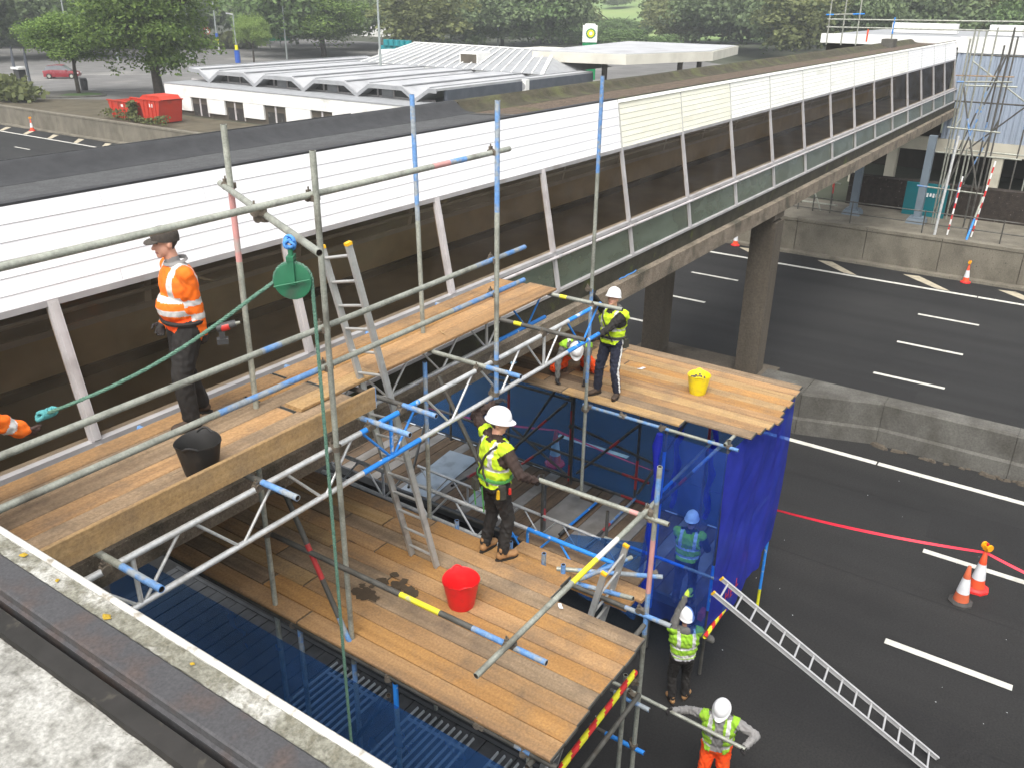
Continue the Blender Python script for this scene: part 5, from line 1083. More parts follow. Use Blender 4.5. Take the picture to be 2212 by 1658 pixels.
# ------------------------------------------------------------------ far tower with net and platform
ft = thing('scaffold_tower', 'farther scaffold tower wrapped in blue netting with the yellow bucket on top', 'scaffold tower')
ZF = 4.55
seq2 = ['board_pale', 'board_grey', 'board', 'board_pale', 'board', 'board_orange', 'board_pale', 'board_orange', 'board_pale', 'board', 'board_grey']
ends = [4.48, 3.42, 3.36, 3.30, 3.24, 3.30, 3.34, 3.30, 3.36, 3.34, 3.38]
for i in range(11):
    x = 11.38 + 0.236 * i; cut = [6.6, 7.1, 6.2, 6.9, 7.2, 6.5, 7.0, 6.3, 7.1, 6.6, 7.2][i]; dz = random.uniform(-0.004, 0.004)
    board((x, ends[i], ZF + dz), (x + random.uniform(-.008, .008), cut, ZF - dz), 0.228, 0.038, seq2[i], ft, end_mat='galv_dark')
    board((x, cut + 0.012, ZF), (x, cut + 1.7, ZF), 0.228, 0.038, ['board_grey', 'board', 'board_dark'][i % 3], ft)
for a, b, c, sg in (('standard', (11.22, 3.66, 0.1), (11.22, 3.66, 4.56), [(0.3, 0.5, ST)]), ('standard', (13.85, 3.66, 1.2), (13.85, 3.66, 4.5), []), ('standard', (13.82, 7.84, 1.2), (13.82, 7.84, 4.5), [(0.0, 0.12, RD), (.3, .5, RD)]), ('standard', (13.72, 7.74, 1.2), (13.72, 7.74, 4.5), []), ('standard', (13.82, 6.30, 1.2), (13.82, 6.30, 4.5), [(0.1, 0.3, RD)]), ('standard', (13.82, 4.9, 1.2), (13.82, 4.9, 4.5), [(.5, .7, RD)]),
                    ('standard', (13.82, 9.4, 1.2), (13.82, 9.4, 4.4), [(0.3, 0.5, RD)]), ('standard', (13.82, 11.0, 1.2), (13.82, 11.0, 4.4), []), ('standard', (11.25, 5.6, 0.9), (11.25, 5.6, 2.6), [(0.0, 0.3, RD)]), ('standard', (11.25, 6.9, 0.9), (11.25, 6.9, 2.9), []), ('standard', (11.3, 4.7, 0.1), (11.3, 4.7, 4.45), [(0.2, .9, ST)]), ('standard', (13.6, 3.5, 0.0), (13.6, 3.5, 1.5), [(0.0, 0.3, 'hazard_yellow'), (0.3, 1.0, ST)]),
                    ('ledger', (11.2, 6.15, 4.46), (11.2, 3.50, 4.45), [(0.0, 0.58, BL), (0.82, 1.0, BL)]), ('ledger', (11.15, 3.70, 4.50), (13.95, 3.66, 4.48), []), ('ledger', (13.8, 12.0, 3.06), (13.8, 7.8, 3.08), []), ('ledger', (13.8, 12.0, 1.9), (13.8, 6.0, 1.78), [(0.9, 1.0, RD)]), ('ledger', (13.8, 10.5, 1.36), (13.8, 6.05, 1.28), [(0.88, 1.0, RD)]), ('ledger', (13.78, 7.8, 2.55), (13.78, 5.6, 2.2), []), ('ledger', (11.2, 5.6, 2.1), (11.2, 3.5, 2.1), [(0.2, .7, ST)]), ('ledger', (11.2, 4.8, 3.1), (13.8, 4.8, 3.1), [(0, .3, ST)]), ('ledger', (11.2, 3.66, 2.3), (13.8, 3.66, 2.3), []),
                    ('brace', (13.75, 8.18, 3.27), (13.75, 9.35, 1.26), []), ('brace', (13.72, 9.23, 2.08), (13.72, 7.86, 1.4), []), ('brace', (13.7, 7.89, 3.06), (13.7, 9.22, 1.56), [(0.35, 0.5, RD)]), ('brace', (13.7, 7.95, 2.28), (13.7, 8.95, 1.3), [(0.7, 1.0, RD)]), ('brace', (13.74, 6.28, 3.01), (13.74, 7.61, 1.49), [(0.3, 0.45, RD)]), ('brace', (11.27, 3.80, 4.40), (11.27, 4.75, 3.0), [(0.0, 0.4, BL), (0.5, 0.62, RD)]), ('brace', (11.8, 6.25, 1.32), (13.8, 6.28, 1.32), [(0.3, 0.45, RD), (0.45, 1.0, BL)]), ('brace', (11.86, 6.88, 1.3), (13.4, 6.86, 1.3), [(0.2, 0.9, ST)]), ('brace', (11.5, 7.0, 1.3), (13.3, 8.1, 1.35), [(0.3, 0.5, RD)]), ('brace', (11.2, 8.1, 1.3), (13.2, 9.2, 1.4), []), ('brace', (11.3, 9.0, 1.9), (13.4, 9.4, 1.35), [(0.3, .5, RD)]), ('brace', (11.4, 10.2, 1.4), (13.6, 11.6, 1.5), []), ('brace', (13.74, 6.2, 1.5), (13.74, 4.9, 4.3), []), ('brace', (11.3, 9.6, 1.3), (11.3, 5.6, 1.32), [(0.5, .75, ST)])):
    tube_part(a, b, c, ft, sg, base='galv_dark' if a != 'ledger' or b[0] > 12 else 'galv')
lattice_beam('beam', (11.25, 4.9, 1.98), (11.25, 9.8, 2.1), 0.42, ft, 0.85, [])
for p in ((11.2, 3.66, 4.47), (11.2, 4.7, 4.46), (11.2, 6.0, 4.46), (13.82, 7.84, 3.08), (13.82, 7.84, 1.3), (13.82, 6.3, 1.78), (11.0, 5.99, 4.48), (11.2, 5.4, 4.46), (11.25, 5.6, 2.0), (13.82, 7.8, 2.5)): coupler(p, ft, random.uniform(-1, 1))
hazard((10.35, 3.37, 1.63), (11.75, 3.37, 1.65), ft, 5)
# netting
n1 = net_sheet('debris_netting', ((11.05, 3.60, 4.42), (13.98, 3.50, 4.46), (13.55, 3.42, 1.55), (10.45, 3.40, 1.66)), 'net_thick', amp=0.04, seed=11, fold=5); tag(n1, 'deep blue debris netting bulging over the right end of the far tower', 'netting', 'blue debris netting')
n2 = net_sheet('debris_netting', ((14.03, 3.6, 4.46), (14.03, 13.0, 4.40), (14.03, 13.0, 1.12), (14.03, 3.6, 1.12)), 'net_thin', amp=0.02, seed=2, fold=9); tag(n2, 'thin blue debris netting hung along the back of the far tower', 'netting', 'blue debris netting')
n3 = net_sheet('debris_netting', ((11.12, 4.72, 4.42), (11.06, 3.60, 4.42), (10.44, 3.42, 1.60), (10.95, 4.85, 1.15)), 'net_veil', amp=0.035, seed=3, fold=4); tag(n3, 'blue debris netting on the near corner of the far tower veiling a worker', 'netting', 'blue debris netting')
n4 = net_sheet('debris_netting', ((11.08, 6.2, 2.0), (11.06, 4.75, 2.4), (10.96, 4.8, 0.9), (10.98, 6.8, 1.0)), 'net_dark', amp=0.03, seed=4, fold=4); tag(n4, 'low strip of blue netting below the trailer edge of the far tower', 'netting', 'blue debris netting')
n5 = net_sheet('debris_netting', ((4.56, 2.95, 4.36), (4.56, 9.2, 4.40), (4.46, 9.2, 1.0), (4.46, 2.95, 1.0)), 'net_dark', amp=0.03, seed=5, fold=9); tag(n5, 'dark blue debris netting hung along the near side of the nearer tower', 'netting', 'blue debris netting')
for i, y in enumerate((5.55, 4.85)):                          # bunched ties of net
    mb = MB(); pts = [(13.98, y + 0.04 * math.sin(k * 1.7), 4.3 - k * 0.2) for k in range(16)]; mb.path(pts, [0.05 + 0.03 * (k % 3 == 1) for k in range(16)], 7); mb.build('gathered_net', 'net_thick', n2, 60)
mb = MB(); mb.path([(11.1, 4.72 + 0.03 * math.sin(k), 4.4 - k * 0.21) for k in range(16)], [0.05 + 0.03 * (k % 4 == 1) for k in range(16)], 7); mb.build('gathered_net', 'net_thick', n3, 60)
# red painted letters, only partly readable through the folds of the net
for i, (s, x, z) in enumerate((('H', 10.95, 2.05), ('E', 11.15, 2.0), ('L', 11.38, 2.05))):
    lettering(s, (x, 3.30, z), (1, 0, 0.0), (0, 0, 1), 0.26, 'text_red', n1)

# ------------------------------------------------------------------ access scaffold on the far building
fs_ = thing('access_scaffold', 'tall tube scaffold standing against the ribbed far building', 'scaffold')
for i, (x, y, z1, sg) in enumerate(((41.0, 5.62, 9.6, []), (41.0, 4.25, 9.7, []), (43.4, 5.5, 9.5, []), (43.4, 4.3, 9.3, []), (46.5, 6.2, 9.4, [(0.2, .4, BL)]), (46.5, 4.8, 9.4, []), (41.2, 5.0, 5.0, [(0.3, .6, BL)]))): tube_part('standard', (x, y, 1.5), (x, y, z1), fs_, sg, 0.035, 'galv' if i % 2 == 0 else 'galv_dark', 8)
for i, (a, b) in enumerate((((41, 5.9, 7.6), (41, 3.9, 7.7)), ((41, 5.9, 5.8), (41, 3.9, 5.75)), ((43.4, 5.9, 7.3), (43.4, 3.9, 7.35)), ((41, 5.6, 3.2), (46.5, 6.2, 3.2)), ((41, 4.25, 7.6), (46.5, 4.8, 7.4)), ((41, 5.62, 5.8), (46.5, 6.2, 5.6)), ((41, 6.6, 3.3), (41, 3.9, 3.25)), ((46.5, 13.0, 9.75), (46.5, 2.0, 9.85)), ((46.5, 13.0, 9.4), (46.5, 2.0, 9.45)), ((46.5, 2.0, 9.8), (46.5, -8, 9.85)))): tube_part('ledger', a, b, fs_, [(0.0, 0.15, BL)] if i % 3 == 0 else [], 0.035, 'galv', 8)
for i, (a, b) in enumerate((((41, 4.3, 8.7), (41, 5.7, 2.3)), ((41, 5.6, 7.4), (41, 4.3, 3.4)), ((46.5, 5.0, 8.4), (46.5, 6.2, 3.4)), ((43.4, 4.3, 6.0), (43.4, 5.5, 2.0)))): tube_part('brace', a, b, fs_, [(0.3, .5, BL)], 0.035, 'galv_dark', 8)
for i, y in enumerate((12.9, 12.2, 11.5)): tube_part('standard', (46.5, y, 8.6), (46.5, y + 0.05, 11.5), fs_, [], 0.035, 'galv', 8)
tube_part('ledger', (46.5, 13.1, 9.95), (46.5, 11.3, 10.02), fs_, [(0.0, 0.2, ST), (.7, 1.0, ST)], 0.035, 'galv', 8); tube_part('standard', (46.5, 9.9, 8.7), (46.5, 9.9, 9.9), fs_, [(0.4, 1, ST)], 0.035, 'galv', 8)
board((41.2, 3.9, 7.9), (41.2, 6.0, 7.85), 0.23, 0.04, 'board_grey', fs_); tube_part('standard', (46.4, 11.0, 8.8), (46.4, 11.0, 9.35), fs_, [(0, 1, 'cone_orange')], 0.04, 'galv', 8)
def candy(p0, p1, parent, n):
    p0, p1 = V(p0), V(p1)
    tube_part('striped_pole', p0, p1, parent, [(k / n, (k + 1) / n, 'hazard_red' if k % 2 else 'sign_white') for k in range(n)], 0.034, 'sign_white', 8)
for i, (a, b) in enumerate((((42.2, 5.9, 1.5), (42.2, 5.9, 9.2)), ((42.2, 4.6, 1.5), (42.2, 4.6, 9.0)), ((45.0, 5.3, 1.5), (45.0, 5.3, 9.6)), ((45.0, 3.4, 1.5), (45.0, 3.4, 9.5)), ((46.5, 3.0, 1.5), (46.5, 3.0, 9.5)), ((48.5, 1.5, 1.5), (48.5, 1.5, 9.6)))): tube_part('standard', a, b, fs_, [(0.5, 0.6, BL)] if i % 2 else [], 0.035, 'galv_dark' if i % 2 else 'galv', 8)
for i, (a, b) in enumerate((((42.2, 6.4, 4.6), (42.2, 3.0, 4.6)), ((45.0, 6.4, 6.5), (45.0, 2.8, 6.5)), ((45.0, 6.4, 4.4), (45.0, 2.8, 4.4)), ((46.5, 6.4, 8.4), (46.5, 1.0, 8.4)), ((45.0, 6.0, 8.2), (45.0, 3.4, 6.5)), ((45.0, 3.6, 6.4), (45.0, 5.4, 4.5)))): tube_part('ledger', a, b, fs_, [], 0.035, 'galv_dark' if i % 2 else 'galv', 8)
candy((40.4, 4.95, 1.5), (40.9, 4.9, 3.9), fs_, 11); candy((40.6, 4.05, 1.5), (41.2, 3.85, 4.6), fs_, 13)
tube_part('raking_pole', (39.6, 4.1, 1.55), (40.6, 3.95, 3.2), fs_, [(0.0, 0.5, ST)], 0.045, 'galv', 8); tube_part('standard', (39.75, 5.35, 1.55), (40.2, 5.3, 5.6), fs_, [], 0.055, 'alu', 8)
fl_ = thing('access_scaffold', 'small tube scaffold seen under the bridge beside the wall', 'scaffold')
for i, (x, y) in enumerate(((41.5, 12.4), (41.5, 11.7), (41.5, 11.0), (41.5, 10.2), (43, 12.0), (43, 10.6))): tube_part('standard', (x, y, 1.5), (x, y, 4.6), fl_, [(0.3, 0.6, [RD, BL, 'cone_orange'][i % 3])], 0.035, 'galv_dark', 8)
for z in (1.9, 2.9, 3.9): tube_part('ledger', (41.5, 12.8, z), (41.5, 9.9, z), fl_, [], 0.035, 'galv', 8)
tube_part('brace', (41.4, 12.3, 1.6), (41.4, 10.4, 4.2), fl_, [(0.2, 0.5, BL)], 0.035, 'galv', 8); tube_part('brace', (41.4, 11.8, 4.0), (41.4, 10.6, 1.6), fl_, [(0.3, 0.6, 'cone_orange')], 0.035, 'galv', 8)

# ------------------------------------------------------------------ people
def cap_mesh(p0, p1, r0, r1, n=14, flat=None):
    p0, p1 = V(p0), V(p1); d = p1 - p0; L = d.length
    x = d.normalized() if L > 1e-6 else V(0, 0, 1); u = x.orthogonal().normalized(); w = x.cross(u); rings = []
    for k in range(1, 5): a = -math.pi / 2 + k * math.pi / 10; rings.append((p0 + x * r0 * math.sin(a), r0 * math.cos(a)))
    for k in range(0, 5): rings.append((p0.lerp(p1, k / 4), r0 + (r1 - r0) * k / 4))
    for k in range(1, 5): a = k * math.pi / 10; rings.append((p1 + x * r1 * math.sin(a), r1 * math.cos(a)))
    vs = [c + (u * math.cos(2 * math.pi * k / n) + w * math.sin(2 * math.pi * k / n)) * r for c, r in rings for k in range(n)]
    m_ = len(rings); fs = [(i * n + k, i * n + (k + 1) % n, (i + 1) * n + (k + 1) % n, (i + 1) * n + k) for i in range(m_ - 1) for k in range(n)]
    return vs, fs + [tuple(range(n))[::-1], tuple(range((m_ - 1) * n, m_ * n))]
def ell_mesh(c, rad, rot=None, n=16, m_=10):
    c = V(c); vs = []
    for i in range(1, m_):
        a = math.pi * i / m_
        for k in range(n):
            q = V(rad[0] * math.sin(a) * math.cos(2 * math.pi * k / n), rad[1] * math.sin(a) * math.sin(2 * math.pi * k / n), rad[2] * math.cos(a)); vs.append(c + (rot @ q if rot is not None else q))
    fs = [(i * n + k, i * n + (k + 1) % n, (i + 1) * n + (k + 1) % n, (i + 1) * n + k) for i in range(m_ - 2) for k in range(n)]
    return vs, fs + [tuple(range(n)), tuple(range((m_ - 2) * n, (m_ - 1) * n))[::-1]]
def voxel_mesh(prims, vox, smooth=3):
    """closed overlapping shapes fused into one continuous skin"""
    mb = MB()
    for vs, fs in prims: mb.raw(vs, fs)
    me = bpy.data.meshes.new('t'); me.from_pydata(mb.v, [], mb.f); me.update()
    bm = bmesh.new(); bm.from_mesh(me); bmesh.ops.recalc_face_normals(bm, faces=bm.faces); bm.to_mesh(me); bm.free()
    o = bpy.data.objects.new('t', me); COL.objects.link(o)
    r = o.modifiers.new('r', 'REMESH'); r.mode = 'VOXEL'; r.voxel_size = vox
    s = o.modifiers.new('s', 'SMOOTH'); s.factor = 0.5; s.iterations = smooth
    dg = bpy.context.evaluated_depsgraph_get(); dg.update(); out = bpy.data.meshes.new_from_object(o.evaluated_get(dg))
    bpy.data.objects.remove(o); bpy.data.meshes.remove(me); return out
def ik(a, b, l1, l2, hint):
    a, b = V(a), V(b); d = b - a; L = min(d.length, (l1 + l2) * 0.999); x = d.normalized(); b = a + x * L
    c = (l1 * l1 - l2 * l2 + L * L) / (2 * L); h = math.sqrt(max(0, l1 * l1 - c * c)); hn = V(hint); hn = (hn - x * hn.dot(x))
    hn = hn.normalized() if hn.length > 1e-5 else x.orthogonal(); return a + x * c + hn * h, b
def frame(f, up=(0, 0, 1)):
    y = V(f).normalized(); x = y.cross(V(up)).normalized(); z = x.cross(y); return Matrix((x, y, z)).transposed()
def hand_prims(w, d, n, s, curl=0.6, thumb_side=1):
    """palm from wrist w along d, palm normal n (fingers curl towards n); four fingers and thumb"""
    d, n = V(d).normalized(), V(n); n = (n - d * n.dot(d)).normalized(); sd = d.cross(n).normalized() * thumb_side; w = V(w); P = []
    P.append(ell_mesh(w + d * 0.05 * s, (0.046 * s, 0.056 * s, 0.022 * s), Matrix((sd, d, n)).transposed())); P.append(cap_mesh(w - d * 0.03 * s, w + d * 0.03 * s, 0.034 * s, 0.034 * s, 10))
    for k, L in enumerate((0.070, 0.080, 0.074, 0.058)):
        o = w + d * (0.088 - 0.006 * abs(k - 1.2)) * s + sd * (0.033 - 0.022 * k) * s; a1 = curl * 0.8; dd = d * math.cos(a1) + n * math.sin(a1)
        m1 = o + dd * L * 0.5 * s; a2 = curl * 2.0; d2 = d * math.cos(a2) + n * math.sin(a2); P += [cap_mesh(o - d * 0.02 * s, m1, 0.0105 * s, 0.0098 * s, 8), cap_mesh(m1, m1 + d2 * L * 0.5 * s, 0.0098 * s, 0.0082 * s, 8)]
    o = w + d * 0.03 * s + sd * 0.038 * s; t1 = o + (d * 0.55 + sd * 0.7 + n * 0.4 * curl).normalized() * 0.045 * s; P += [cap_mesh(o, t1, 0.015 * s, 0.012 * s, 8), cap_mesh(t1, t1 + (d * 0.9 + n * 0.5 * curl).normalized() * 0.035 * s, 0.012 * s, 0.009 * s, 8)]
    return P
def seg_dist(P, a, b):
    a, b = np.array(a), np.array(b); ab = b - a; t = np.clip(((P - a) @ ab) / (ab @ ab), 0, 1); return np.linalg.norm(P - (a + t[:, None] * ab), axis=1), t

def person(label, base, yaw, H, pose, look, vox=0.013):
    s = H / 1.78; root = thing('person', label, 'person', tuple(base)); B = V(base)
    f = V(math.cos(yaw), math.sin(yaw), 0); rt = V(math.sin(yaw), -math.cos(yaw), 0); up = V(0, 0, 1)
    def L(x, y, z): return (rt * x + f * y + up * z) * s              # local metres (standard height), relative to the base
    def Wd(p): return V(p) - B                                        # world point, relative to the base
    pel = L(*pose.get('pelvis', (0, 0, 0.95))); nk = L(*pose.get('neck', (0, 0.02, 1.47))); sp = (nk - pel).normalized()
    tw = pose.get('twist', 0.0); rts = (Quaternion(sp, tw) @ rt); rts = (rts - sp * rts.dot(sp)).normalized(); fs_ = sp.cross(rts) * 1.0
    fs_ = sp.cross(rts) if sp.cross(rts).dot(f) > 0 or True else f
    if fs_.dot(f) < 0 and pose.get('flip', True): fs_ = -fs_
    head = L(*pose.get('head', (0, 0.05, 1.655))); hd = V(*[0, 0, 0]); hy, hp = pose.get('look', (0, 0)); hf = Quaternion(up, hy) @ f; hf = (hf * math.cos(hp) + up * math.sin(hp)).normalized(); HF = frame(hf)
    J = {}
    for k, sg in (('L', -1), ('R', 1)):
        J['sh' + k] = pel.lerp(nk, 0.905) + rts * sg * 0.178 * (0.5 + 0.5 * look.get('bulk', 1.26)) * s + up * pose.get('shrug' + k, 0.0) * s
        tgt = pose['hand' + k]; tgt = Wd(tgt) if pose.get('world', True) and len(tgt) == 3 and tgt is not None else L(*tgt)
        J['el' + k], J['wr' + k] = ik(J['sh' + k], tgt, 0.30 * s, 0.265 * s, (rt * pose.get('elb' + k, (sg * 0.6, -0.5, -0.6))[0] + f * pose.get('elb' + k, (sg * 0.6, -0.5, -0.6))[1] + up * pose.get('elb' + k, (sg * 0.6, -0.5, -0.6))[2]))
        J['hi' + k] = pel + rt * sg * 0.092 * s - up * 0.03 * s
        an = L(*pose['foot' + k]); J['kn' + k], J['an' + k] = ik(J['hi' + k], an, 0.43 * s, 0.42 * s, rt * pose.get('kne' + k, (sg * 0.15, 1, 0))[0] + f * pose.get('kne' + k, (sg * 0.15, 1, 0))[1] + up * pose.get('kne' + k, (0, 0, 0))[2])
    rot = Matrix((rts, fs_, sp)).transposed(); bulk = look.get('bulk', 1.26); belly = look.get('belly', 0.0)
    P = [ell_mesh(pel, (0.172 * s * bulk, 0.125 * s * bulk, 0.13 * s), rot), ell_mesh(pel.lerp(nk, 0.30) + fs_ * belly * s, (0.162 * s * bulk, (0.118 + belly) * s * bulk, 0.17 * s), rot), ell_mesh(pel.lerp(nk, 0.66), (0.188 * s * bulk, 0.128 * s * bulk, 0.20 * s), rot),
         ell_mesh(pel.lerp(nk, 0.80), (0.165 * s * bulk, 0.112 * s * bulk, 0.13 * s), rot), cap_mesh(nk - sp * 0.06 * s, head - up * 0.02 * s, 0.062 * s, 0.055 * s)]
    bones = [('torso', pel, nk, 0.14), ('neck', nk, head - up * 0.05 * s, 0.055)]
    tl = look.get('trouser_loose', 1.2); sl = look.get('sleeve_loose', 1.22)
    for k in 'LR':
        P += [cap_mesh(nk.lerp(J['sh' + k], 0.15) - sp * 0.045 * s, J['sh' + k] - sp * 0.005 * s, 0.080 * s, 0.060 * s * sl), cap_mesh(J['sh' + k], J['el' + k], 0.060 * s * sl, 0.047 * s * sl), cap_mesh(J['el' + k], J['wr' + k], 0.047 * s * sl, 0.036 * s * sl),
              cap_mesh(J['hi' + k], J['kn' + k], 0.090 * s * tl, 0.064 * s * tl), cap_mesh(J['kn' + k], J['an' + k] + (J['kn' + k] - J['an' + k]).normalized() * 0.03, 0.064 * s * tl, 0.054 * s * tl)]
        bones += [('uarm' + k, J['sh' + k], J['el' + k], 0.06), ('farm' + k, J['el' + k], J['wr' + k], 0.045), ('thigh' + k, J['hi' + k], J['kn' + k], 0.085), ('shin' + k, J['kn' + k], J['an' + k], 0.06)]
    hz = lambda x, y, z: head + HF @ V(x * s, y * s, z * s)
    P += [ell_mesh(hz(0, -0.012, 0.03), (0.077 * s, 0.098 * s, 0.092 * s), HF), ell_mesh(hz(0, 0.022, -0.045), (0.060 * s, 0.073 * s, 0.075 * s), HF), ell_mesh(hz(0, 0.068, -0.098), (0.027 * s, 0.026 * s, 0.024 * s), HF), cap_mesh(hz(0, 0.083, 0.015), hz(0, 0.112, -0.030), 0.012 * s, 0.0165 * s, 10),
          ell_mesh(hz(0, 0.080, 0.032), (0.052 * s, 0.018 * s, 0.013 * s), HF), ell_mesh(hz(0, 0.086, -0.068), (0.026 * s, 0.014 * s, 0.013 * s), HF), ell_mesh(hz(-0.077, 0.0, -0.01), (0.014 * s, 0.022 * s, 0.034 * s), HF), ell_mesh(hz(0.077, 0.0, -0.01), (0.014 * s, 0.022 * s, 0.034 * s), HF)]
    me = voxel_mesh(P, vox * s)
    nv, nf = len(me.vertices), len(me.polygons)
    co = np.empty(nv * 3); me.vertices.foreach_get('co', co); co = co.reshape(-1, 3); no = np.empty(nv * 3); me.vertices.foreach_get('normal', no); no = no.reshape(-1, 3)
    # creases of cloth
    h_ = np.sin(co @ np.array([23.0, 31, 47]) + 3 * np.sin(co @ np.array([11.0, -17, 9]))) * np.sin(co @ np.array([-41.0, 19, 29]))
    dh = np.linalg.norm(co - np.array(head), axis=1); co = co + no * ((h_ * 0.006 + 0.004 * np.sin(co @ np.array([61.0, -53, 38]) + 2 * np.sin(co @ np.array([29.0, 37, -21])))) * look.get('crease', 1.0) * s * np.clip((dh - 0.15 * s) / 0.05, 0, 1))[:, None]
    me.vertices.foreach_set('co', co.ravel())
    ce = np.empty(nf * 3); me.polygons.foreach_get('center', ce); ce = ce.reshape(-1, 3)
    best = np.full(nf, 9.0); lab = np.zeros(nf, int); tt = np.zeros(nf); names = [b[0] for b in bones] + ['head']
    for i, (nme, a, b, r) in enumerate(bones):
        d, t = seg_dist(ce, a, b); d = d - r * s; w = d < best; best[w] = d[w]; lab[w] = i; tt[w] = t[w]
    hl = np.linalg.inv(np.array(HF)) @ (ce - np.array(head)).T / s; hl = hl.T
    ish = (np.linalg.norm(hl / np.array([0.10, 0.15, 0.145]), axis=1) < 1.0) & (hl[:, 2] > -0.135); lab[ish] = len(bones)
    tor = (ce - np.array(pel)); th = tor @ np.array(sp) / ((nk - pel).length); tx = tor @ np.array(rts) / s; ty = tor @ np.array(fs_) / s
    mats = []; mi = np.zeros(nf, int)
    def mid(q):
        if q not in mats: mats.append(q)
        return mats.index(q)
    top, bot = look['top'], look['bottom']; nm = np.array(names)[lab]
    isl = np.char.startswith(nm, 'thigh') | np.char.startswith(nm, 'shin'); isa = np.char.startswith(nm, 'uarm') | np.char.startswith(nm, 'farm')
    mi[:] = mid(top); low = (nm == 'torso') & (th < look.get('waist', 0.02)); mi[isl | low] = mid(bot)
    if look.get('hem'): q = (nm == 'torso') & (th >= look.get('waist', 0.02)) & (th < look['hem'][1]); mi[q] = mid(look['hem'][0])
    mi[isa] = mid(look.get('sleeve', top)); mi[(nm == 'neck')] = mid(look.get('neckwear', 'skin')); mi[nm == 'head'] = mid(look.get('skin', 'skin'))
    q = (nm == 'head') & ((hl[:, 2] > 0.045) | ((hl[:, 1] < -0.025) & (hl[:, 2] > -0.055))) & ~((hl[:, 1] > 0.06)); mi[q] = mid('hair')
    q = (nm == 'head') & (np.abs(hl[:, 0]) < 0.024) & (hl[:, 1] > 0.07) & (np.abs(hl[:, 2] + 0.068) < 0.007); mi[q] = mid('lips')
    if look.get('collar'): q = ((nm == 'neck') & (tt < 0.45)) | ((nm == 'torso') & (th > 0.985)); mi[q] = mid(look['collar'])
    for lb, t0, t1, q_ in look.get('limb_bands', []):
        w = np.char.startswith(nm, lb) & (tt > t0) & (tt < t1); mi[w] = mid(q_)
    if look.get('side_stripe'):
        for k in 'LR':
            sg = -1 if k == 'L' else 1; w = ((nm == 'thigh' + k) | (nm == 'shin' + k)); off = (ce - np.array(J['kn' + k])) @ np.array(rt) * sg; fw = np.abs((ce - np.array(J['kn' + k].lerp(J['hi' + k], 0.2))) @ np.array(f) - 0.0)
            fo = np.where(nm == 'thigh' + k, (ce - np.array(J['hi' + k]) - tt[:, None] * np.array(J['kn' + k] - J['hi' + k])) @ np.array(f), (ce - np.array(J['kn' + k]) - tt[:, None] * np.array(J['an' + k] - J['kn' + k])) @ np.array(f)); w2 = w & (off > 0.0) & (np.abs(fo) < 0.022 * s); mi[w2] = mid(look['side_stripe'])
    if look.get('torso_bands'):
        for a, b in look['torso_bands']: q = (nm == 'torso') & (th > a) & (th < b); mi[q] = mid('reflective')
        q = ((nm == 'torso') | np.char.startswith(nm, 'uarm')) & (th > look['torso_bands'][-1][1] - .02) & (np.abs(np.abs(tx) - 0.115) < 0.028) & (nm != 'neck'); mi[q] = mid('reflective')
    for q in mats: me.materials.append(M[q])
    me.polygons.foreach_set('material_index', mi.astype(np.int32)); me.polygons.foreach_set('use_smooth', [True] * nf); me.update(); me.name = 'body'
    link('body', me, root)
    # waistcoat lifted off the body surface
    if look.get('vest'):
        op = look.get('vest_open', 0.0); sel = (nm == 'torso') & (th > look.get('vest_hem', 0.0)) & (th < 1.02)
        sel |= (np.char.startswith(nm, 'uarm') & (tt < 0.10)); sel &= ~((np.abs(tx) < 0.06) & (th > 0.93) & (ty > -0.02)); sel &= ~((np.abs(tx) < 0.05) & (th > 0.97))
        if op: sel &= ~((np.abs(tx) < op * (0.7 + 0.5 * np.clip(1 - th, 0, 1))) & (ty > 0))
        idx = np.nonzero(sel)[0]; used = {}; vs = []; fs2 = []; ms = []
        for i in idx:
            q = []
            for v in me.polygons[i].vertices:
                if v not in used: used[v] = len(vs); vs.append(tuple(co[v] + no[v] * (0.013 + 0.004 * math.sin(co[v][2] * 60 + co[v][0] * 40)) * s))
                q.append(used[v])
            fs2.append(tuple(q)); c = 0
            if any(a < th[i] < b for a, b in look['vest_bands']): c = 1
            elif th[i] > look['vest_bands'][-1][1] - 0.02 and abs(abs(tx[i]) - 0.115) < 0.027: c = 1
            ms.append(c)
        vb = MB(); vb.v, vb.f, vb.mi = vs, fs2, ms; vb.build('vest', [look['vest'], 'reflective'], root, 80)
        if look.get('harness'):
            def on_body(h, x, sgn):                            # a point just outside the torso
                w = np.abs(th - h) * 0.5 + np.abs(tx - x) + (np.sign(ty) != sgn) * 1.0 + (nm != 'torso') * 0.3; i = int(np.argmin(w)); p = V(ce[i]); c_ = pel + sp * (th[i] * (nk - pel).length); return p + (p - c_).normalized() * 0.024 * s
            for sgn in (-1, 1):
                for x0, x1 in ((-0.12, 0.09), (0.12, -0.09)):
                    pts = [on_body(0.98 - 0.9 * t, x0 + (x1 - x0) * t, sgn) for t in np.linspace(0, 1, 9)]; MB().path(pts, 0.014 * s, 5).build('harness_strap', look['harness'][0], root, 60)
            pts = [pel + sp * 0.10 * s + (rts * 0.172 * math.cos(a) + fs_ * 0.128 * math.sin(a)) * s * bulk for a in np.linspace(0, 6.28, 20)]; MB().path(pts, 0.02 * s, 5).build('harness_belt', look['harness'][1], root, 60)
            hp_ = pel + sp * 0.04 * s
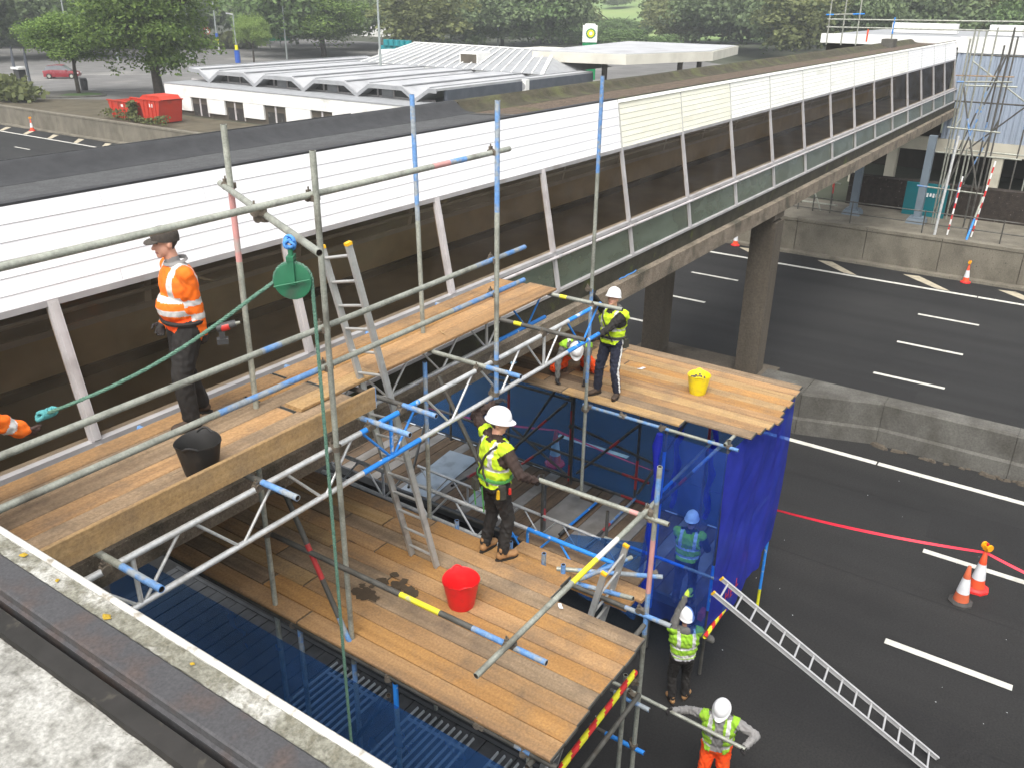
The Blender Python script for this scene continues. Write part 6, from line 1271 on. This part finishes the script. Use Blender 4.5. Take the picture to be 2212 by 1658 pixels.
            for q, (x, y, mt_, sz) in enumerate(((0.19, -0.04, 'strap_dark', (0.05, 0.09, 0.16)), (-0.19, -0.03, 'strap_dark', (0.05, 0.10, 0.14)), (0.21, -0.09, 'tool_yellow', (0.03, 0.03, 0.10)), (0.205, 0.03, 'tool_red', (0.025, 0.025, 0.07)), (-0.05, -0.16, 'strap_dark', (0.10, 0.05, 0.12)))):
                MB().box(hp_ + (rts * x * bulk + fs_ * y * bulk) * s - up * 0.04 * s, tuple(c_ * s for c_ in sz), 0, rot, (0.8, 0.8)).build('tool_pouch', mt_, root)
            for x in (-0.1, 0.08): MB().path([hp_ + (rts * x + fs_ * -0.15 * bulk) * s + (rts * 0.05 * math.sin(t * 3) - up * 0.30 * math.sin(t * math.pi) - fs_ * 0.02) * s for t in np.linspace(0, 1, 10)], 0.007 * s, 5).build('hanging_strap', look['harness'][1], root, 60)
    if look.get('belt'):
        bp_ = [pel + sp * 0.035 * s + (rts * 0.176 * math.cos(a) + fs_ * (0.128 + belly * 0.4) * math.sin(a)) * s * bulk for a in np.linspace(0, 6.28, 24)]; MB().path(bp_, 0.02 * s, 5).build('belt', look['belt'], root, 60)
    # helmet or cap
    if look.get('helmet'):
        hb = MB(); c = hz(0, 0.0, 0.035); n = 28; rings = [(1.06, -0.005), (1.05, 0.01), (1.03, 0.04), (0.95, 0.075), (0.80, 0.11), (0.55, 0.135), (0.25, 0.147), (0.02, 0.149)]; vs = []
        for r, z in rings:
            for k in range(n):
                a = 2 * math.pi * k / n; rg = 0.004 if (abs(math.cos(a)) < 0.25 and z > 0.03) else 0; vs.append(c + HF @ V((0.105 * r) * math.cos(a) * s, (0.132 * r) * math.sin(a) * s, (z + rg) * s))
        hb.raw(vs, [(i * n + k, i * n + (k + 1) % n, (i + 1) * n + (k + 1) % n, (i + 1) * n + k) for i in range(len(rings) - 1) for k in range(n)]); he = hb.build('helmet', 'helmet_white', root, 60)
        bb = MB(); vs = []
        for r, z in ((1.0, 0.012), (1.0, -0.002), (1.14, -0.010), (1.15, 0.0), (1.04, 0.016)):
            for k in range(n):
                a = 2 * math.pi * k / n; pk = 1 + (0.24 * max(0, math.sin(a)) ** 2 if r > 1.1 else 0); vs.append(c + HF @ V(0.107 * r * math.cos(a) * s, 0.133 * r * pk * math.sin(a) * s, (z - (0.012 * max(0, math.sin(a)) if r > 1.1 else 0)) * s))
        bb.raw(vs, [(i * n + k, i * n + (k + 1) % n, ((i + 1) % 5) * n + (k + 1) % n, ((i + 1) % 5) * n + k) for i in range(5) for k in range(n)]); bb.build('brim', 'helmet_white', he, 60)
    if look.get('cap'):
        hb = MB(); c = hz(0, -0.005, 0.035); n = 24; vs = []; rings = [(1.0, -0.02), (1.04, 0.02), (1.0, 0.06), (0.8, 0.085), (0.4, 0.096), (0.02, 0.098)]
        for r, z in rings:
            for k in range(n): a = 2 * math.pi * k / n; vs.append(c + HF @ V(0.088 * r * math.cos(a) * s, 0.112 * r * math.sin(a) * s, (z + 0.014 * math.sin(a)) * s))
        hb.raw(vs, [(i * n + k, i * n + (k + 1) % n, (i + 1) * n + (k + 1) % n, (i + 1) * n + k) for i in range(len(rings) - 1) for k in range(n)]); he = hb.build('cap', look['cap'], root, 60)
        vb = MB(); top_ = [c + HF @ V(0.085 * math.cos(a) * s, (0.095 + 0.085 * math.sin(a)) * s, (0.004 - 0.012 * math.sin(a)) * s) for a in np.linspace(0, math.pi, 12)]; vb.raw([tuple(p) for p in top_] + [tuple(p - up * 0.008) for p in top_], [tuple(range(12)), tuple(range(12, 24))[::-1]] + [(k, k + 1, 13 + k, 12 + k) for k in range(11)]); vb.build('peak', look['cap'], he, 40)
    for sx in (-1, 1): MB().raw(*ell_mesh(hz(sx * 0.031, 0.083, 0.012), (0.011 * s, 0.006 * s, 0.006 * s), HF, 8, 6)).build('eye', 'eye', root, 60)
    if look.get('hood'):
        hm = voxel_mesh([ell_mesh(nk - fs_ * 0.075 * s + sp * 0.0 * s, (0.115 * s, 0.055 * s, 0.085 * s), rot), cap_mesh(nk + rts * 0.09 * s - fs_ * 0.01 * s + sp * 0.03 * s, nk - fs_ * 0.08 * s + sp * 0.035 * s, 0.03 * s, 0.042 * s), cap_mesh(nk - rts * 0.09 * s - fs_ * 0.01 * s + sp * 0.03 * s, nk - fs_ * 0.08 * s + sp * 0.035 * s, 0.03 * s, 0.042 * s)], 0.012 * s, 2); hm.materials.append(M[look['hood']]); hm.polygons.foreach_set('use_smooth', [True] * len(hm.polygons)); hm.name = 'hood'; link('hood', hm, root)
    if look.get('collar'):
        cb_ = MB(); n = 16; vs = []
        for r, z in ((0.082, 0.0), (0.088, 0.035), (0.098, 0.012)):
            for k in range(n): a = 2 * math.pi * k / n; vs.append(nk + rot @ V(r * math.cos(a) * s, r * 1.05 * math.sin(a) * s, (z - 0.02 * math.sin(a) + 0.005) * s))
        cb_.raw(vs, [(i * n + k, i * n + (k + 1) % n, (i + 1) * n + (k + 1) % n, (i + 1) * n + k) for i in range(2) for k in range(n)]); cb_.build('collar', look['collar'], root, 60)
    # gloves and boots
    for k, sg in (('L', -1), ('R', 1)):
        d = (J['wr' + k] - J['el' + k]).normalized(); dn = pose.get('palm' + k, (-sg, 0.2, 0)); nn_ = rt * dn[0] + f * dn[1] + up * dn[2]; hd_ = pose.get('hdir' + k); hdv = (rt * hd_[0] + f * hd_[1] + up * hd_[2]).normalized() if hd_ else d
        gm = voxel_mesh(hand_prims(J['wr' + k], hdv, nn_, s * 1.02, pose.get('curl' + k, 0.7), pose.get('thumb' + k, sg)), 0.0055 * s, 2); gm.materials.append(M[look.get('glove', 'glove_black')]); gm.polygons.foreach_set('use_smooth', [True] * len(gm.polygons)); gm.name = 'glove'; link('glove', gm, root)
        fd = pose.get('toe' + k, (sg * 0.2, 1, 0)); fv = (rt * fd[0] + f * fd[1] + up * fd[2]).normalized(); a_ = J['an' + k]; so = up * -0.055 * s if abs(fv.z) < 0.5 else V(0, 0, 0)
        bp = [cap_mesh(a_ + up * 0.05 * s, a_ + so * 0.4, 0.056 * s, 0.052 * s, 12), cap_mesh(a_ + so * 0.6 - fv * 0.03 * s, a_ + so * 0.7 + fv * 0.11 * s, 0.045 * s, 0.040 * s, 12), ell_mesh(a_ + so * 0.75 + fv * 0.135 * s, (0.05 * s, 0.065 * s, 0.04 * s), frame(fv))]
        bm_ = voxel_mesh(bp, 0.010 * s, 2); bm_.materials.append(M[look.get('boot', 'boot_tan')]); bm_.polygons.foreach_set('use_smooth', [True] * len(bm_.polygons)); bm_.name = 'boot'; bo = link('boot', bm_, root)
        sb_ = MB(); fr2 = frame(fv); n = 14; vs = [a_ + so * 1.55 + fr2 @ V(0.05 * s * math.cos(q) * (1 if math.sin(q) > 0 else 0.85), (0.055 + 0.145 * math.sin(q)) * s, z * s) for z in (-0.012, 0.016) for q in np.linspace(0, 6.283, n, endpoint=False)]
        sb_.raw(vs, [(q, (q + 1) % n, n + (q + 1) % n, n + q) for q in range(n)] + [tuple(range(n))[::-1], tuple(range(n, 2 * n))]); sb_.build('sole', 'sole', bo)
    return root, {k: v + B for k, v in J.items()}

VB = [(0.10, 0.22), (0.40, 0.50)]
r_, J1 = person('man in orange long sleeved shirt and dark cap standing on the upper walkway', (4.42, 6.58, ZW), math.radians(165), 1.86,
       dict(footL=(-0.12, 0.10, 0.09), footR=(0.13, -0.10, 0.09), handL=(4.50, 6.42, 7.66), handR=(4.36, 6.80, 7.76), elbL=(-0.3, -1, -0.2), elbR=(0.5, -0.8, -0.3), look=(0.05, -0.05), head=(0, 0.05, 1.66), neck=(0, -0.01, 1.47), toeL=(-0.1, 1, 0), toeR=(0.5, 0.6, 0), curlL=0.9, palmL=(0.8, 0.2, 0), palmR=(-0.8, 0.2, 0)),
       dict(top='hivis_orange', bottom='cloth_black', sleeve='hivis_orange', torso_bands=[(0.20, 0.30), (0.42, 0.52)], limb_bands=[('uarm', 0.74, 0.92, 'reflective'), ('farm', 0.22, 0.44, 'reflective'), ('farm', 0.90, 1.0, 'cloth_grey')], waist=-0.10, hem=('hivis_orange_deep', 0.16), collar='cloth_grey', cap='cap_dark', belly=0.03, bulk=1.2, crease=0.45, belt='cloth_black', boot='boot_brown', glove='glove_black', skin='skin', trouser_loose=1.42, sleeve_loose=1.15), vox=0.009)
wr = J1['wrL']
tb = MB().tube((-0.02, 0, 0), (0.15, 0, 0.03), 0.036, 12); tb.box((0.02, 0, -0.05), (0.05, 0.045, 0.13)); tb.box((0.02, 0, -0.125), (0.10, 0.07, 0.05))
tg = thing('power_drill', 'red and black cordless drill in the hand of the orange shirted man', 'drill', (wr.x + 0.10, wr.y - 0.10, wr.z + 0.03), math.radians(-38)); tb.build('body', 'tool_dark', tg, 50)
MB().tube((0.02, 0, 0.001), (0.09, 0, 0.014), 0.039, 12).build('red_shell', 'tool_red', tg, 50); MB().tube((0.15, 0, 0.03), (0.19, 0, 0.037), 0.02, 10, 0, 0.012).build('chuck', 'galv', tg, 50)

person('man whose orange sleeve reaches in at the left edge holding the rope', (2.08, 6.17, ZW), math.radians(-22), 1.80,
       dict(footL=(-0.12, 0.06, 0.09), footR=(0.12, -0.05, 0.09), handL=(2.2, 6.25, 7.75), handR=(2.57, 5.91, 7.66), pelvis=(0, -0.12, 0.86), neck=(0, 0.16, 1.27), head=(0, 0.26, 1.43), elbR=(0.4, -0.3, -1), elbL=(-0.3, -0.3, -1), palmR=(-0.6, 0.2, 0.5), curlR=0.95),
       dict(top='hivis_orange', bottom='cloth_black', sleeve='hivis_orange', torso_bands=[(0.20, 0.30), (0.42, 0.52)], limb_bands=[('uarm', 0.74, 0.92, 'reflective'), ('farm', 0.50, 0.72, 'reflective')], waist=-0.05, helmet=True, boot='boot_brown', glove='glove_brown', sleeve_loose=1.55), vox=0.009)

person('helmeted man in yellow vest seen from behind on the nearer platform holding a tube', (6.93, 4.90, ZP), math.radians(-18), 1.86,
       dict(footL=(-0.13, -0.03, 0.09), footR=(0.13, 0.02, 0.09), handL=(7.30, 5.16, 6.26), handR=(7.06, 4.44, 5.60), elbL=(-1.0, -0.1, -0.1), elbR=(0.8, -0.3, -0.5), look=(math.radians(-40), -0.15), twist=-0.1, palmL=(0.7, 0.5, 0), palmR=(-0.6, 0.3, -0.3), curlL=0.7, shrugL=0.05),
       dict(top='cloth_brown', bottom='cloth_black', sleeve='cloth_brown', vest='hivis_yellow', vest_bands=VB, vest_hem=0.02, helmet=True, harness=('strap_dark', 'strap_green'), neckwear='skin', boot='boot_tan', glove='glove_black', trouser_loose=1.18, side_stripe=None), vox=0.011)
person('helmeted man in dark striped tracksuit and yellow vest standing on the far platform', (11.62, 5.90, ZF), math.radians(172), 1.80,
       dict(footL=(-0.15, 0.0, 0.09), footR=(0.17, 0.10, 0.09), handL=(11.09, 5.95, 5.68), handR=(11.08, 6.04, 6.42), elbL=(-0.5, -0.4, -1), elbR=(0.9, 0.2, -0.3), look=(0.2, 0.35), twist=0.0, toeL=(-0.3, 1, 0), toeR=(0.3, 1, 0)),
       dict(top='cloth_black', bottom='cloth_navy', sleeve='cloth_black', vest='hivis_yellow', vest_bands=VB, helmet=True, harness=('strap_dark', 'strap_dark'), boot='boot_brown', glove='glove_black', side_stripe='sign_white', neckwear='cloth_midgrey', hood='cloth_midgrey', limb_bands=[]), vox=0.011)
person('kneeling man with white helmet bent over the far platform in orange trousers', (11.98, 6.78, ZF), math.radians(212), 1.76,
       dict(pelvis=(0, -0.20, 0.40), neck=(0, 0.24, 0.66), head=(0.0, 0.40, 0.62), footL=(-0.16, -0.35, 0.08), footR=(0.16, -0.30, 0.08), kneL=(-0.5, 1, 0.3), kneR=(0.5, 1, 0.3), handL=(11.68, 6.40, 4.63), handR=(11.52, 6.84, 4.66), elbL=(-1, 0.0, 0.3), elbR=(1, 0.0, 0.3), look=(0, -0.9), toeL=(0, 1, -0.3), toeR=(0, 1, -0.3), hdirL=(0, 0.5, -0.8), hdirR=(0, 0.5, -0.8), palmL=(0.5, 0.5, 0), palmR=(-0.5, 0.5, 0)),
       dict(top='cloth_midgrey', bottom='hivis_orange_deep', sleeve='cloth_midgrey', vest='hivis_green', vest_bands=VB, helmet=True, boot='boot_brown', glove='glove_black', trouser_loose=1.3), vox=0.011)
person('man in yellow vest with one arm raised on the road beside the netting', (10.52, 3.74, 0.0), math.radians(35), 1.80,
       dict(footL=(-0.10, -0.02, 0.09), footR=(0.13, 0.06, 0.09), handL=(10.62, 3.84, 2.02), handR=(10.98, 3.58, 1.12), elbL=(-1, 0.1, 0.25), elbR=(1, -0.5, -0.4), look=(0.0, 0.1), toeR=(0.7, 1, 0), palmL=(0.4, 1, 0), hdirL=(0.6, 0.3, 0.7), curlL=0.35, shrugL=0.05),
       dict(top='cloth_midgrey', bottom='cloth_black', sleeve='cloth_midgrey', vest='hivis_green', vest_bands=VB, vest_hem=0.08, hem=('cloth_pale', 0.10), helmet=True, boot='boot_tan', glove='glove_green', neckwear='cloth_midgrey', hood='cloth_midgrey', trouser_loose=1.25), vox=0.011)
person('man in grey hoodie, open yellow vest and orange trousers carrying a tube', (9.12, 2.60, 0.0), math.radians(196), 1.83,
       dict(footL=(-0.14, 0.0, 0.09), footR=(0.14, 0.05, 0.09), handR=(8.90, 3.22, 1.42), handL=(8.92, 2.16, 1.36), elbL=(-1, -0.4, -0.2), elbR=(1, -0.3, -0.3), look=(-0.2, -0.5), head=(0, 0.08, 1.64), palmL=(0.3, 0.8, 0), palmR=(-0.3, 0.8, 0), curlL=0.95, curlR=0.95),
       dict(top='cloth_grey', bottom='hivis_orange_deep', sleeve='cloth_grey', vest='hivis_green', vest_bands=VB, vest_open=0.07, vest_hem=-0.02, helmet=True, boot='boot_tan', glove='glove_black', neckwear='cloth_grey', hood='cloth_grey', skin='skin_dark', trouser_loose=1.25), vox=0.011)
person('man with white helmet standing inside the far tower behind the blue net', (11.44, 4.19, 1.2), math.radians(10), 1.74,
       dict(footL=(-0.12, 0, 0.09), footR=(0.12, 0.03, 0.09), handL=(11.75, 4.42, 2.15), handR=(11.78, 4.0, 2.2), look=(0, 0)),
       dict(top='cloth_navy', bottom='cloth_black', sleeve='cloth_navy', vest='hivis_green', vest_bands=VB, vest_open=0.0, helmet=True, boot='boot_brown'), vox=0.013)
# the tube the man on the road carries
ct = thing('scaffold_tube', 'loose galvanised tube carried by the man in the grey hoodie', 'scaffold tube'); tube_part('tube', (8.86, 4.18, 1.47), (8.86, 2.14, 1.38), ct)

# ------------------------------------------------------------------ ladders
ladder('ladder', 'aluminium ladder rising from the nearer platform to the upper walkway', (6.36, 5.68, ZP + 0.01), (6.34, 5.29, ZP + 0.01), (5.74, 6.12, 8.26), (5.72, 5.74, 8.36), 15)
ladder('ladder', 'long silver ladder leaning from the road against the netted tower', (11.30, -0.06, 0.03), (11.68, -0.02, 0.03), (10.42, 3.34, 2.42), (10.80, 3.36, 2.44), 15, mat='alu_bright')
ladder('ladder', 'short worn ladder top with yellow caps at the right end of the nearer platform', (6.98, 4.28, 0.9), (7.42, 4.26, 0.9), (6.92, 3.44, 4.84), (7.38, 3.42, 4.95), 15)

# ------------------------------------------------------------------ tubs
def tub(label, p, r, h, mat, content=None, handles=True, name='rubber_bucket', rz=0.0):
    t = thing(name, label, 'bucket', p, rz); n = 28; rings = [(0.0, 0.006), (r * 0.70, 0.0), (r * 0.72, 0.012), (r * 0.86, h * 0.5), (r, h), (r * 1.035, h + 0.004), (r * 1.03, h + 0.012), (r * 0.985, h + 0.004), (r * 0.84, h * 0.5), (r * 0.69, 0.02), (0.0, 0.022)]
    mb = MB(); vs = []
    for i, (q, z) in enumerate(rings):
        for k in range(n): a = 2 * math.pi * k / n; w = 1 + 0.012 * math.sin(2 * a + 1); vs.append((q * w * math.cos(a), q / w * math.sin(a), z + (0.012 * math.cos(2 * a) if z > h * 0.8 else 0)))
    mb.raw(vs, [(i * n + k, i * n + (k + 1) % n, (i + 1) * n + (k + 1) % n, (i + 1) * n + k) for i in range(len(rings) - 1) for k in range(n)]); mb.build('body', mat, t, 40)
    if handles:
        for sg in (0, math.pi):
            pts = [(math.cos(sg + a) * r * (1.0 + 0.06 * math.sin((a + .35) * 4.5)), math.sin(sg + a) * r * 1.0, h + 0.004 + 0.032 * math.sin((a + 0.35) / 0.7 * math.pi)) for a in np.linspace(-0.35, 0.35, 9)]; MB().path(pts, 0.011, 7).build('handle', mat, t, 60)
    if content:
        mb = MB()
        for k in range(26):
            a, q = random.uniform(0, 6.28), r * 0.7 * math.sqrt(random.random()); sz = random.uniform(0.018, 0.045); mb.box((q * math.cos(a), q * math.sin(a), h * 0.82 + random.uniform(-.01, .02)), (sz, sz * 0.7, sz), 0, Matrix.Rotation(random.uniform(0, 3), 3, (random.random(), 1, random.random())))
        mb.build('rubble', content, t)
    return t
tub('red rubber bucket standing empty on the nearer platform', (5.98, 4.66, ZP), 0.198, 0.33, 'plastic_red', rz=0.9)
tub('yellow rubber bucket with rubble on the far platform', (12.55, 4.74, ZF), 0.185, 0.32, 'plastic_yellow', 'rubble', rz=0.4)
tub('black rubber bucket by the toe board of the upper walkway', (3.80, 5.72, ZW + 0.002), 0.185, 0.30, 'plastic_black', rz=0.6)

# ------------------------------------------------------------------ gin wheel and rope
gw = thing('gin_wheel', 'round green pulley wheel lashed to the scaffold tube end', 'pulley', (3.90, 4.47, 8.70), math.radians(37))
mb = MB(); prof = [(0.02, -0.03), (0.10, -0.03), (0.128, -0.026), (0.132, -0.02), (0.118, -0.006), (0.118, 0.006), (0.132, 0.02), (0.128, 0.026), (0.10, 0.03), (0.02, 0.03)]
vs = [(z, r * math.cos(2 * math.pi * k / 32), r * math.sin(2 * math.pi * k / 32)) for r, z in prof for k in range(32)]
mb.raw(vs, [(i * 32 + k, i * 32 + (k + 1) % 32, (i + 1) * 32 + (k + 1) % 32, (i + 1) * 32 + k) for i in range(len(prof) - 1) for k in range(32)]); mb.build('wheel', 'pulley_green', gw, 40)
mb = MB(); mb.box((-0.045, 0, 0.075), (0.012, 0.045, 0.19)); mb.box((0.045, 0, 0.075), (0.012, 0.045, 0.19)); mb.box((0, 0, 0.165), (0.11, 0.05, 0.03)); mb.tube((-0.055, 0, 0), (0.055, 0, 0), 0.016, 8); mb.tube((0, 0, 0.17), (0, 0, 0.225), 0.018, 8); mb.build('yoke', 'pulley_green', gw, 40)
mb = MB(); mb.tube((-0.052, -0.125, 0.02), (-0.052, 0.125, -0.03), 0.006, 6); mb.build('guard_bar', 'pulley_green', gw)
mb = MB(); mb.path([(0.02 * math.cos(a * 1.3), 0.034 * math.cos(a), 0.24 + 0.034 * math.sin(a) + 0.002 * a) for a in np.linspace(0, 22, 60)], 0.011, 6); mb.build('lashing', 'rope_blue', gw, 60)
def twisted(name, pts, r, mat, parent=None):
    """three-strand rope: strands wound round the centre line"""
    pts = [V(p) for p in pts]; fine = []
    for a, b in zip(pts[:-1], pts[1:]):
        n = max(2, int((b - a).length / 0.018)); fine += [a.lerp(b, k / n) for k in range(n)]
    fine.append(pts[-1]); mb = MB()
    for st in range(3):
        q = []; u = None; ds = 0
        for i, p in enumerate(fine):
            d = (fine[min(i + 1, len(fine) - 1)] - fine[max(i - 1, 0)]).normalized(); u = d.orthogonal().normalized() if u is None else (u - d * u.dot(d)).normalized(); w = d.cross(u)
            if i: ds += (p - fine[i - 1]).length
            a = ds / 0.075 * 2 * math.pi + st * 2.094; q.append(p + (u * math.cos(a) + w * math.sin(a)) * r * 0.52)
        mb.path(q, r * 0.6, 5)
    return mb.build(name, mat, parent, 60)
rp = thing('hoist_rope', 'green hoisting rope running over the pulley and hanging beside the pole', 'rope')
ax = V(math.cos(math.radians(37)), math.sin(math.radians(37)), 0); sd_ = V(-ax.y, ax.x, 0); wc = V(3.90, 4.47, 8.70); arc = [wc + (sd_ * math.cos(a) + V(0, 0, 1) * math.sin(a)) * 0.128 for a in np.linspace(math.pi * -0.02, math.pi, 14)]
hand = V(2.72, 5.90, 7.73); st = wc + sd_ * 0.128
pts = [hand.lerp(st, t) - V(0, 0, 0.10 * math.sin(math.pi * t)) for t in np.linspace(0, 1, 14)][:-1] + arc
dn = arc[-1]; pts += [V(dn.x, dn.y, dn.z - q) + V(0.01 * math.sin(q), 0.012 * math.sin(q * 0.8), 0) for q in np.linspace(0.2, 7.3, 22)]
twisted('strand', pts, 0.0145, 'rope_green', rp)
mb = MB()
for k in range(9): a = k * 0.9; mb.path([hand + V(0.01 * k - 0.02, 0, 0) + V(0.0, math.cos(b + a) * 0.028, math.sin(b + a) * 0.026) + V(0.03 * math.sin(b), 0, 0) for b in np.linspace(0, 6.28, 12)], 0.013, 6)
mb.build('knot', 'rope_teal', rp, 60)
mb = MB(); mb.path([V(9.3, 6.3, 5.73) + V(0.12 * k, 0.02 * math.sin(k * 2.0) + .62, 0.01) for k in range(9)], 0.012, 5)

# ------------------------------------------------------------------ cones and barrier tape
def cone(label, p, h=0.95, base='cone_base_red', body='cone_orange', lamp_=False, rz=0.0, flag=True):
    c = thing('traffic_cone', label, 'traffic cone', p, rz, 'traffic cones'); n = 20; k = h / 0.95
    b = MB(); pts = [(0.25 * k * math.cos(a), 0.25 * k * math.sin(a)) for a in np.linspace(math.pi / 8, 2 * math.pi + math.pi / 8, 8, endpoint=False)]; b.prism(pts, 0.0, 0.05 * k, 'Z'); b.lathe([(0.22 * k, 0.05 * k), (0.18 * k, 0.085 * k)], n=n); b.build('base', base, c, 40)
    r = lambda z: (0.165 - 0.135 * (z / 0.95)) * k
    b = MB(); b.lathe([(r(.06), 0.08 * k), (r(0.28), 0.28 * k)], n=n, close=False); b.build('body', body, c, 60); b = MB(); b.lathe([(r(0.28) + .003, 0.28 * k), (r(0.64) + .003, 0.64 * k)], n=n, close=False); b.build('reflective_sleeve', 'cone_white', c, 60)
    b = MB(); b.lathe([(r(0.64), 0.64 * k), (r(0.93), 0.93 * k), (0.0, 0.95 * k)], n=n, close=False); b.build('top', body, c, 60)
    if lamp_:
        L_ = MB(); L_.box((0, 0, 1.02 * k), (0.10, 0.09, 0.10)); L_.build('lamp_body', 'lamp_amber', c)
        for sg in (-1, 1): MB().tube((sg * 0.05, 0, 1.05 * k), (sg * 0.085, 0, 1.05 * k), 0.075 * k, 14).build('lamp_lens', 'lamp_amber', c, 50)
        MB().tube((0, 0, 1.07 * k), (0, 0, 1.13 * k), 0.022, 8).build('lamp_knob', 'hazard_red', c, 50)
    return c
cone('dull cone with wide silver sleeve and black base beside the lane line', (16.02, 0.34, 0.0), 0.86, 'cone_base_black', 'cone_dull')
cone('bright cone with red base and amber lamp holding the tape', (16.66, 0.16, 0.0), 0.90, 'cone_base_red', 'cone_orange', True, 0.9)
cone('cone seen through the thin blue net with tape at its top', (16.08, 9.54, 0.0), 0.97, 'cone_base_red', 'cone_orange')
cone('small distant cone with amber lamp below the far wall at right', (38.9, 3.7, 0.0), 0.78, 'cone_base_red', 'cone_orange', True)
cone('distant cone beside the far wall left of the piers', (38.84, 13.6, 0.0), 0.78, 'cone_base_red', 'cone_orange')
cone('tiny distant cone on the far carriageway at upper left', (38.7, 74.5, 0.0), 0.95, 'cone_base_red', 'cone_orange', True)
tp = thing('barrier_tape', 'red pink barrier tape strung between cones along the carriageway', 'tape')
def ribbon(a, b, sag, tw, w=0.055, n=60):
    a, b = V(a), V(b); vs = []
    for i in range(n + 1):
        t = i / n; p = a.lerp(b, t) - V(0, 0, sag * 4 * t * (1 - t)); ang = tw[0] + tw[1] * t; o = V(math.cos(ang), 0, math.sin(ang)) * w / 2; vs += [p - o, p + o]
    MB().raw(vs, [(2 * i, 2 * i + 1, 2 * i + 3, 2 * i + 2) for i in range(n)]).build('tape_length', 'tape_pink', tp)
ribbon((16.66, 0.16, 0.86), (16.08, 9.54, 0.95), 0.42, (0.35, 3.4)); ribbon((16.66, 0.16, 0.86), (17.0, -8.0, 0.85), 0.6, (0.5, 2.5)); ribbon((16.08, 9.54, 0.95), (16.3, 19.0, 0.85), 0.55, (0.3, 3.0))

# ------------------------------------------------------------------ litter, spills and loose bits
def blotch(name, label, x, y, z, r, mat, n=9, k=11, cat='stain'):
    mb = MB()
    for q in range(n):
        cx, cy, rr = random.gauss(x, r * .7), random.gauss(y, r * 1.6), random.uniform(0.35, 0.9) * r
        mb.raw([(cx + rr * random.uniform(.5, 1.4) * math.cos(2 * math.pi * i / k), cy + rr * random.uniform(.6, 1.5) * math.sin(2 * math.pi * i / k), z + 0.0009 * q) for i in range(k)], [tuple(range(k))])
    o = mb.build(name, mat); return tag(o, label, cat)
blotch('wet_stain', 'dark wet stain on the boards left of the red bucket', 5.83, 5.42, ZP + 0.006, 0.075, 'spill', 22)
blotch('wet_stain', 'dark wet stain on the boards beside the hanging rope', 5.52, 5.62, ZP + 0.006, 0.07, 'spill', 16)
def scrap(name, label, p, size, mat, cat='litter'):
    mb = MB(); nx = 4; vs = [(size[0] * (i / nx - .5), size[1] * (j - .5), 0.008 * math.sin(i * 1.7 + j)) for j in (0, 1) for i in range(nx + 1)]
    mb.raw(vs, [(i, i + 1, nx + 2 + i, nx + 1 + i) for i in range(nx)]); o = mb.build(name, mat, loc=p); o.rotation_euler = (0, 0, random.uniform(0, 3)); return tag(o, label, cat)
scrap('paper_scrap', 'white paper strip on the boards left of the red bucket', (5.70, 5.05, ZP + 0.016), (0.09, 0.03), 'litter_white')
scrap('paper_scrap', 'white crumpled scrap on the far platform behind the yellow bucket', (12.9, 5.95, ZF + 0.016), (0.16, 0.06), 'litter_white')
scrap('paper_scrap', 'two toned white scrap near the end of the nearer platform', (6.55, 3.75, ZP + 0.016), (0.09, 0.04), 'litter_white')
scrap('leaf_litter', 'green leaf scrap on the far platform by the standing worker', (12.75, 6.35, ZF + 0.016), (0.12, 0.08), 'teal_leaf')
scrap('wood_sliver', 'pale wood sliver on the upper walkway boards', (7.6, 6.15, ZW + 0.016), (0.16, 0.02), 'board_pale')
mb = MB(); mb.path([(13.95 + 0.1 * k, 7.02 + 0.012 * math.sin(k * 2.1), 5.735 + 0.006 * (k % 2)) for k in range(8)], 0.012, 5); o = mb.build('blue_cord', 'rope_blue'); tag(o, 'frayed blue cord lying on the mossy bridge ledge', 'cord')

# ------------------------------------------------------------------ damp air
hz_ = MB().span((-240, -640, -1.4), (660, 1040, 62)); mt = bpy.data.materials.new('haze'); mt.use_nodes = True; n_, l_ = mt.node_tree.nodes, mt.node_tree.links; n_.clear()
ou = n_.new('ShaderNodeOutputMaterial'); pv = n_.new('ShaderNodeVolumePrincipled'); pv.inputs['Color'].default_value = (0.86, 0.90, 0.92, 1); pv.inputs['Density'].default_value = 0.0009; pv.inputs['Anisotropy'].default_value = 0.2
l_.new(pv.outputs[0], ou.inputs['Volume']); M['haze'] = mt
ho = hz_.build('haze', 'haze'); tag(ho, 'thin damp haze softening the far trees and fields', 'haze', kind='stuff')
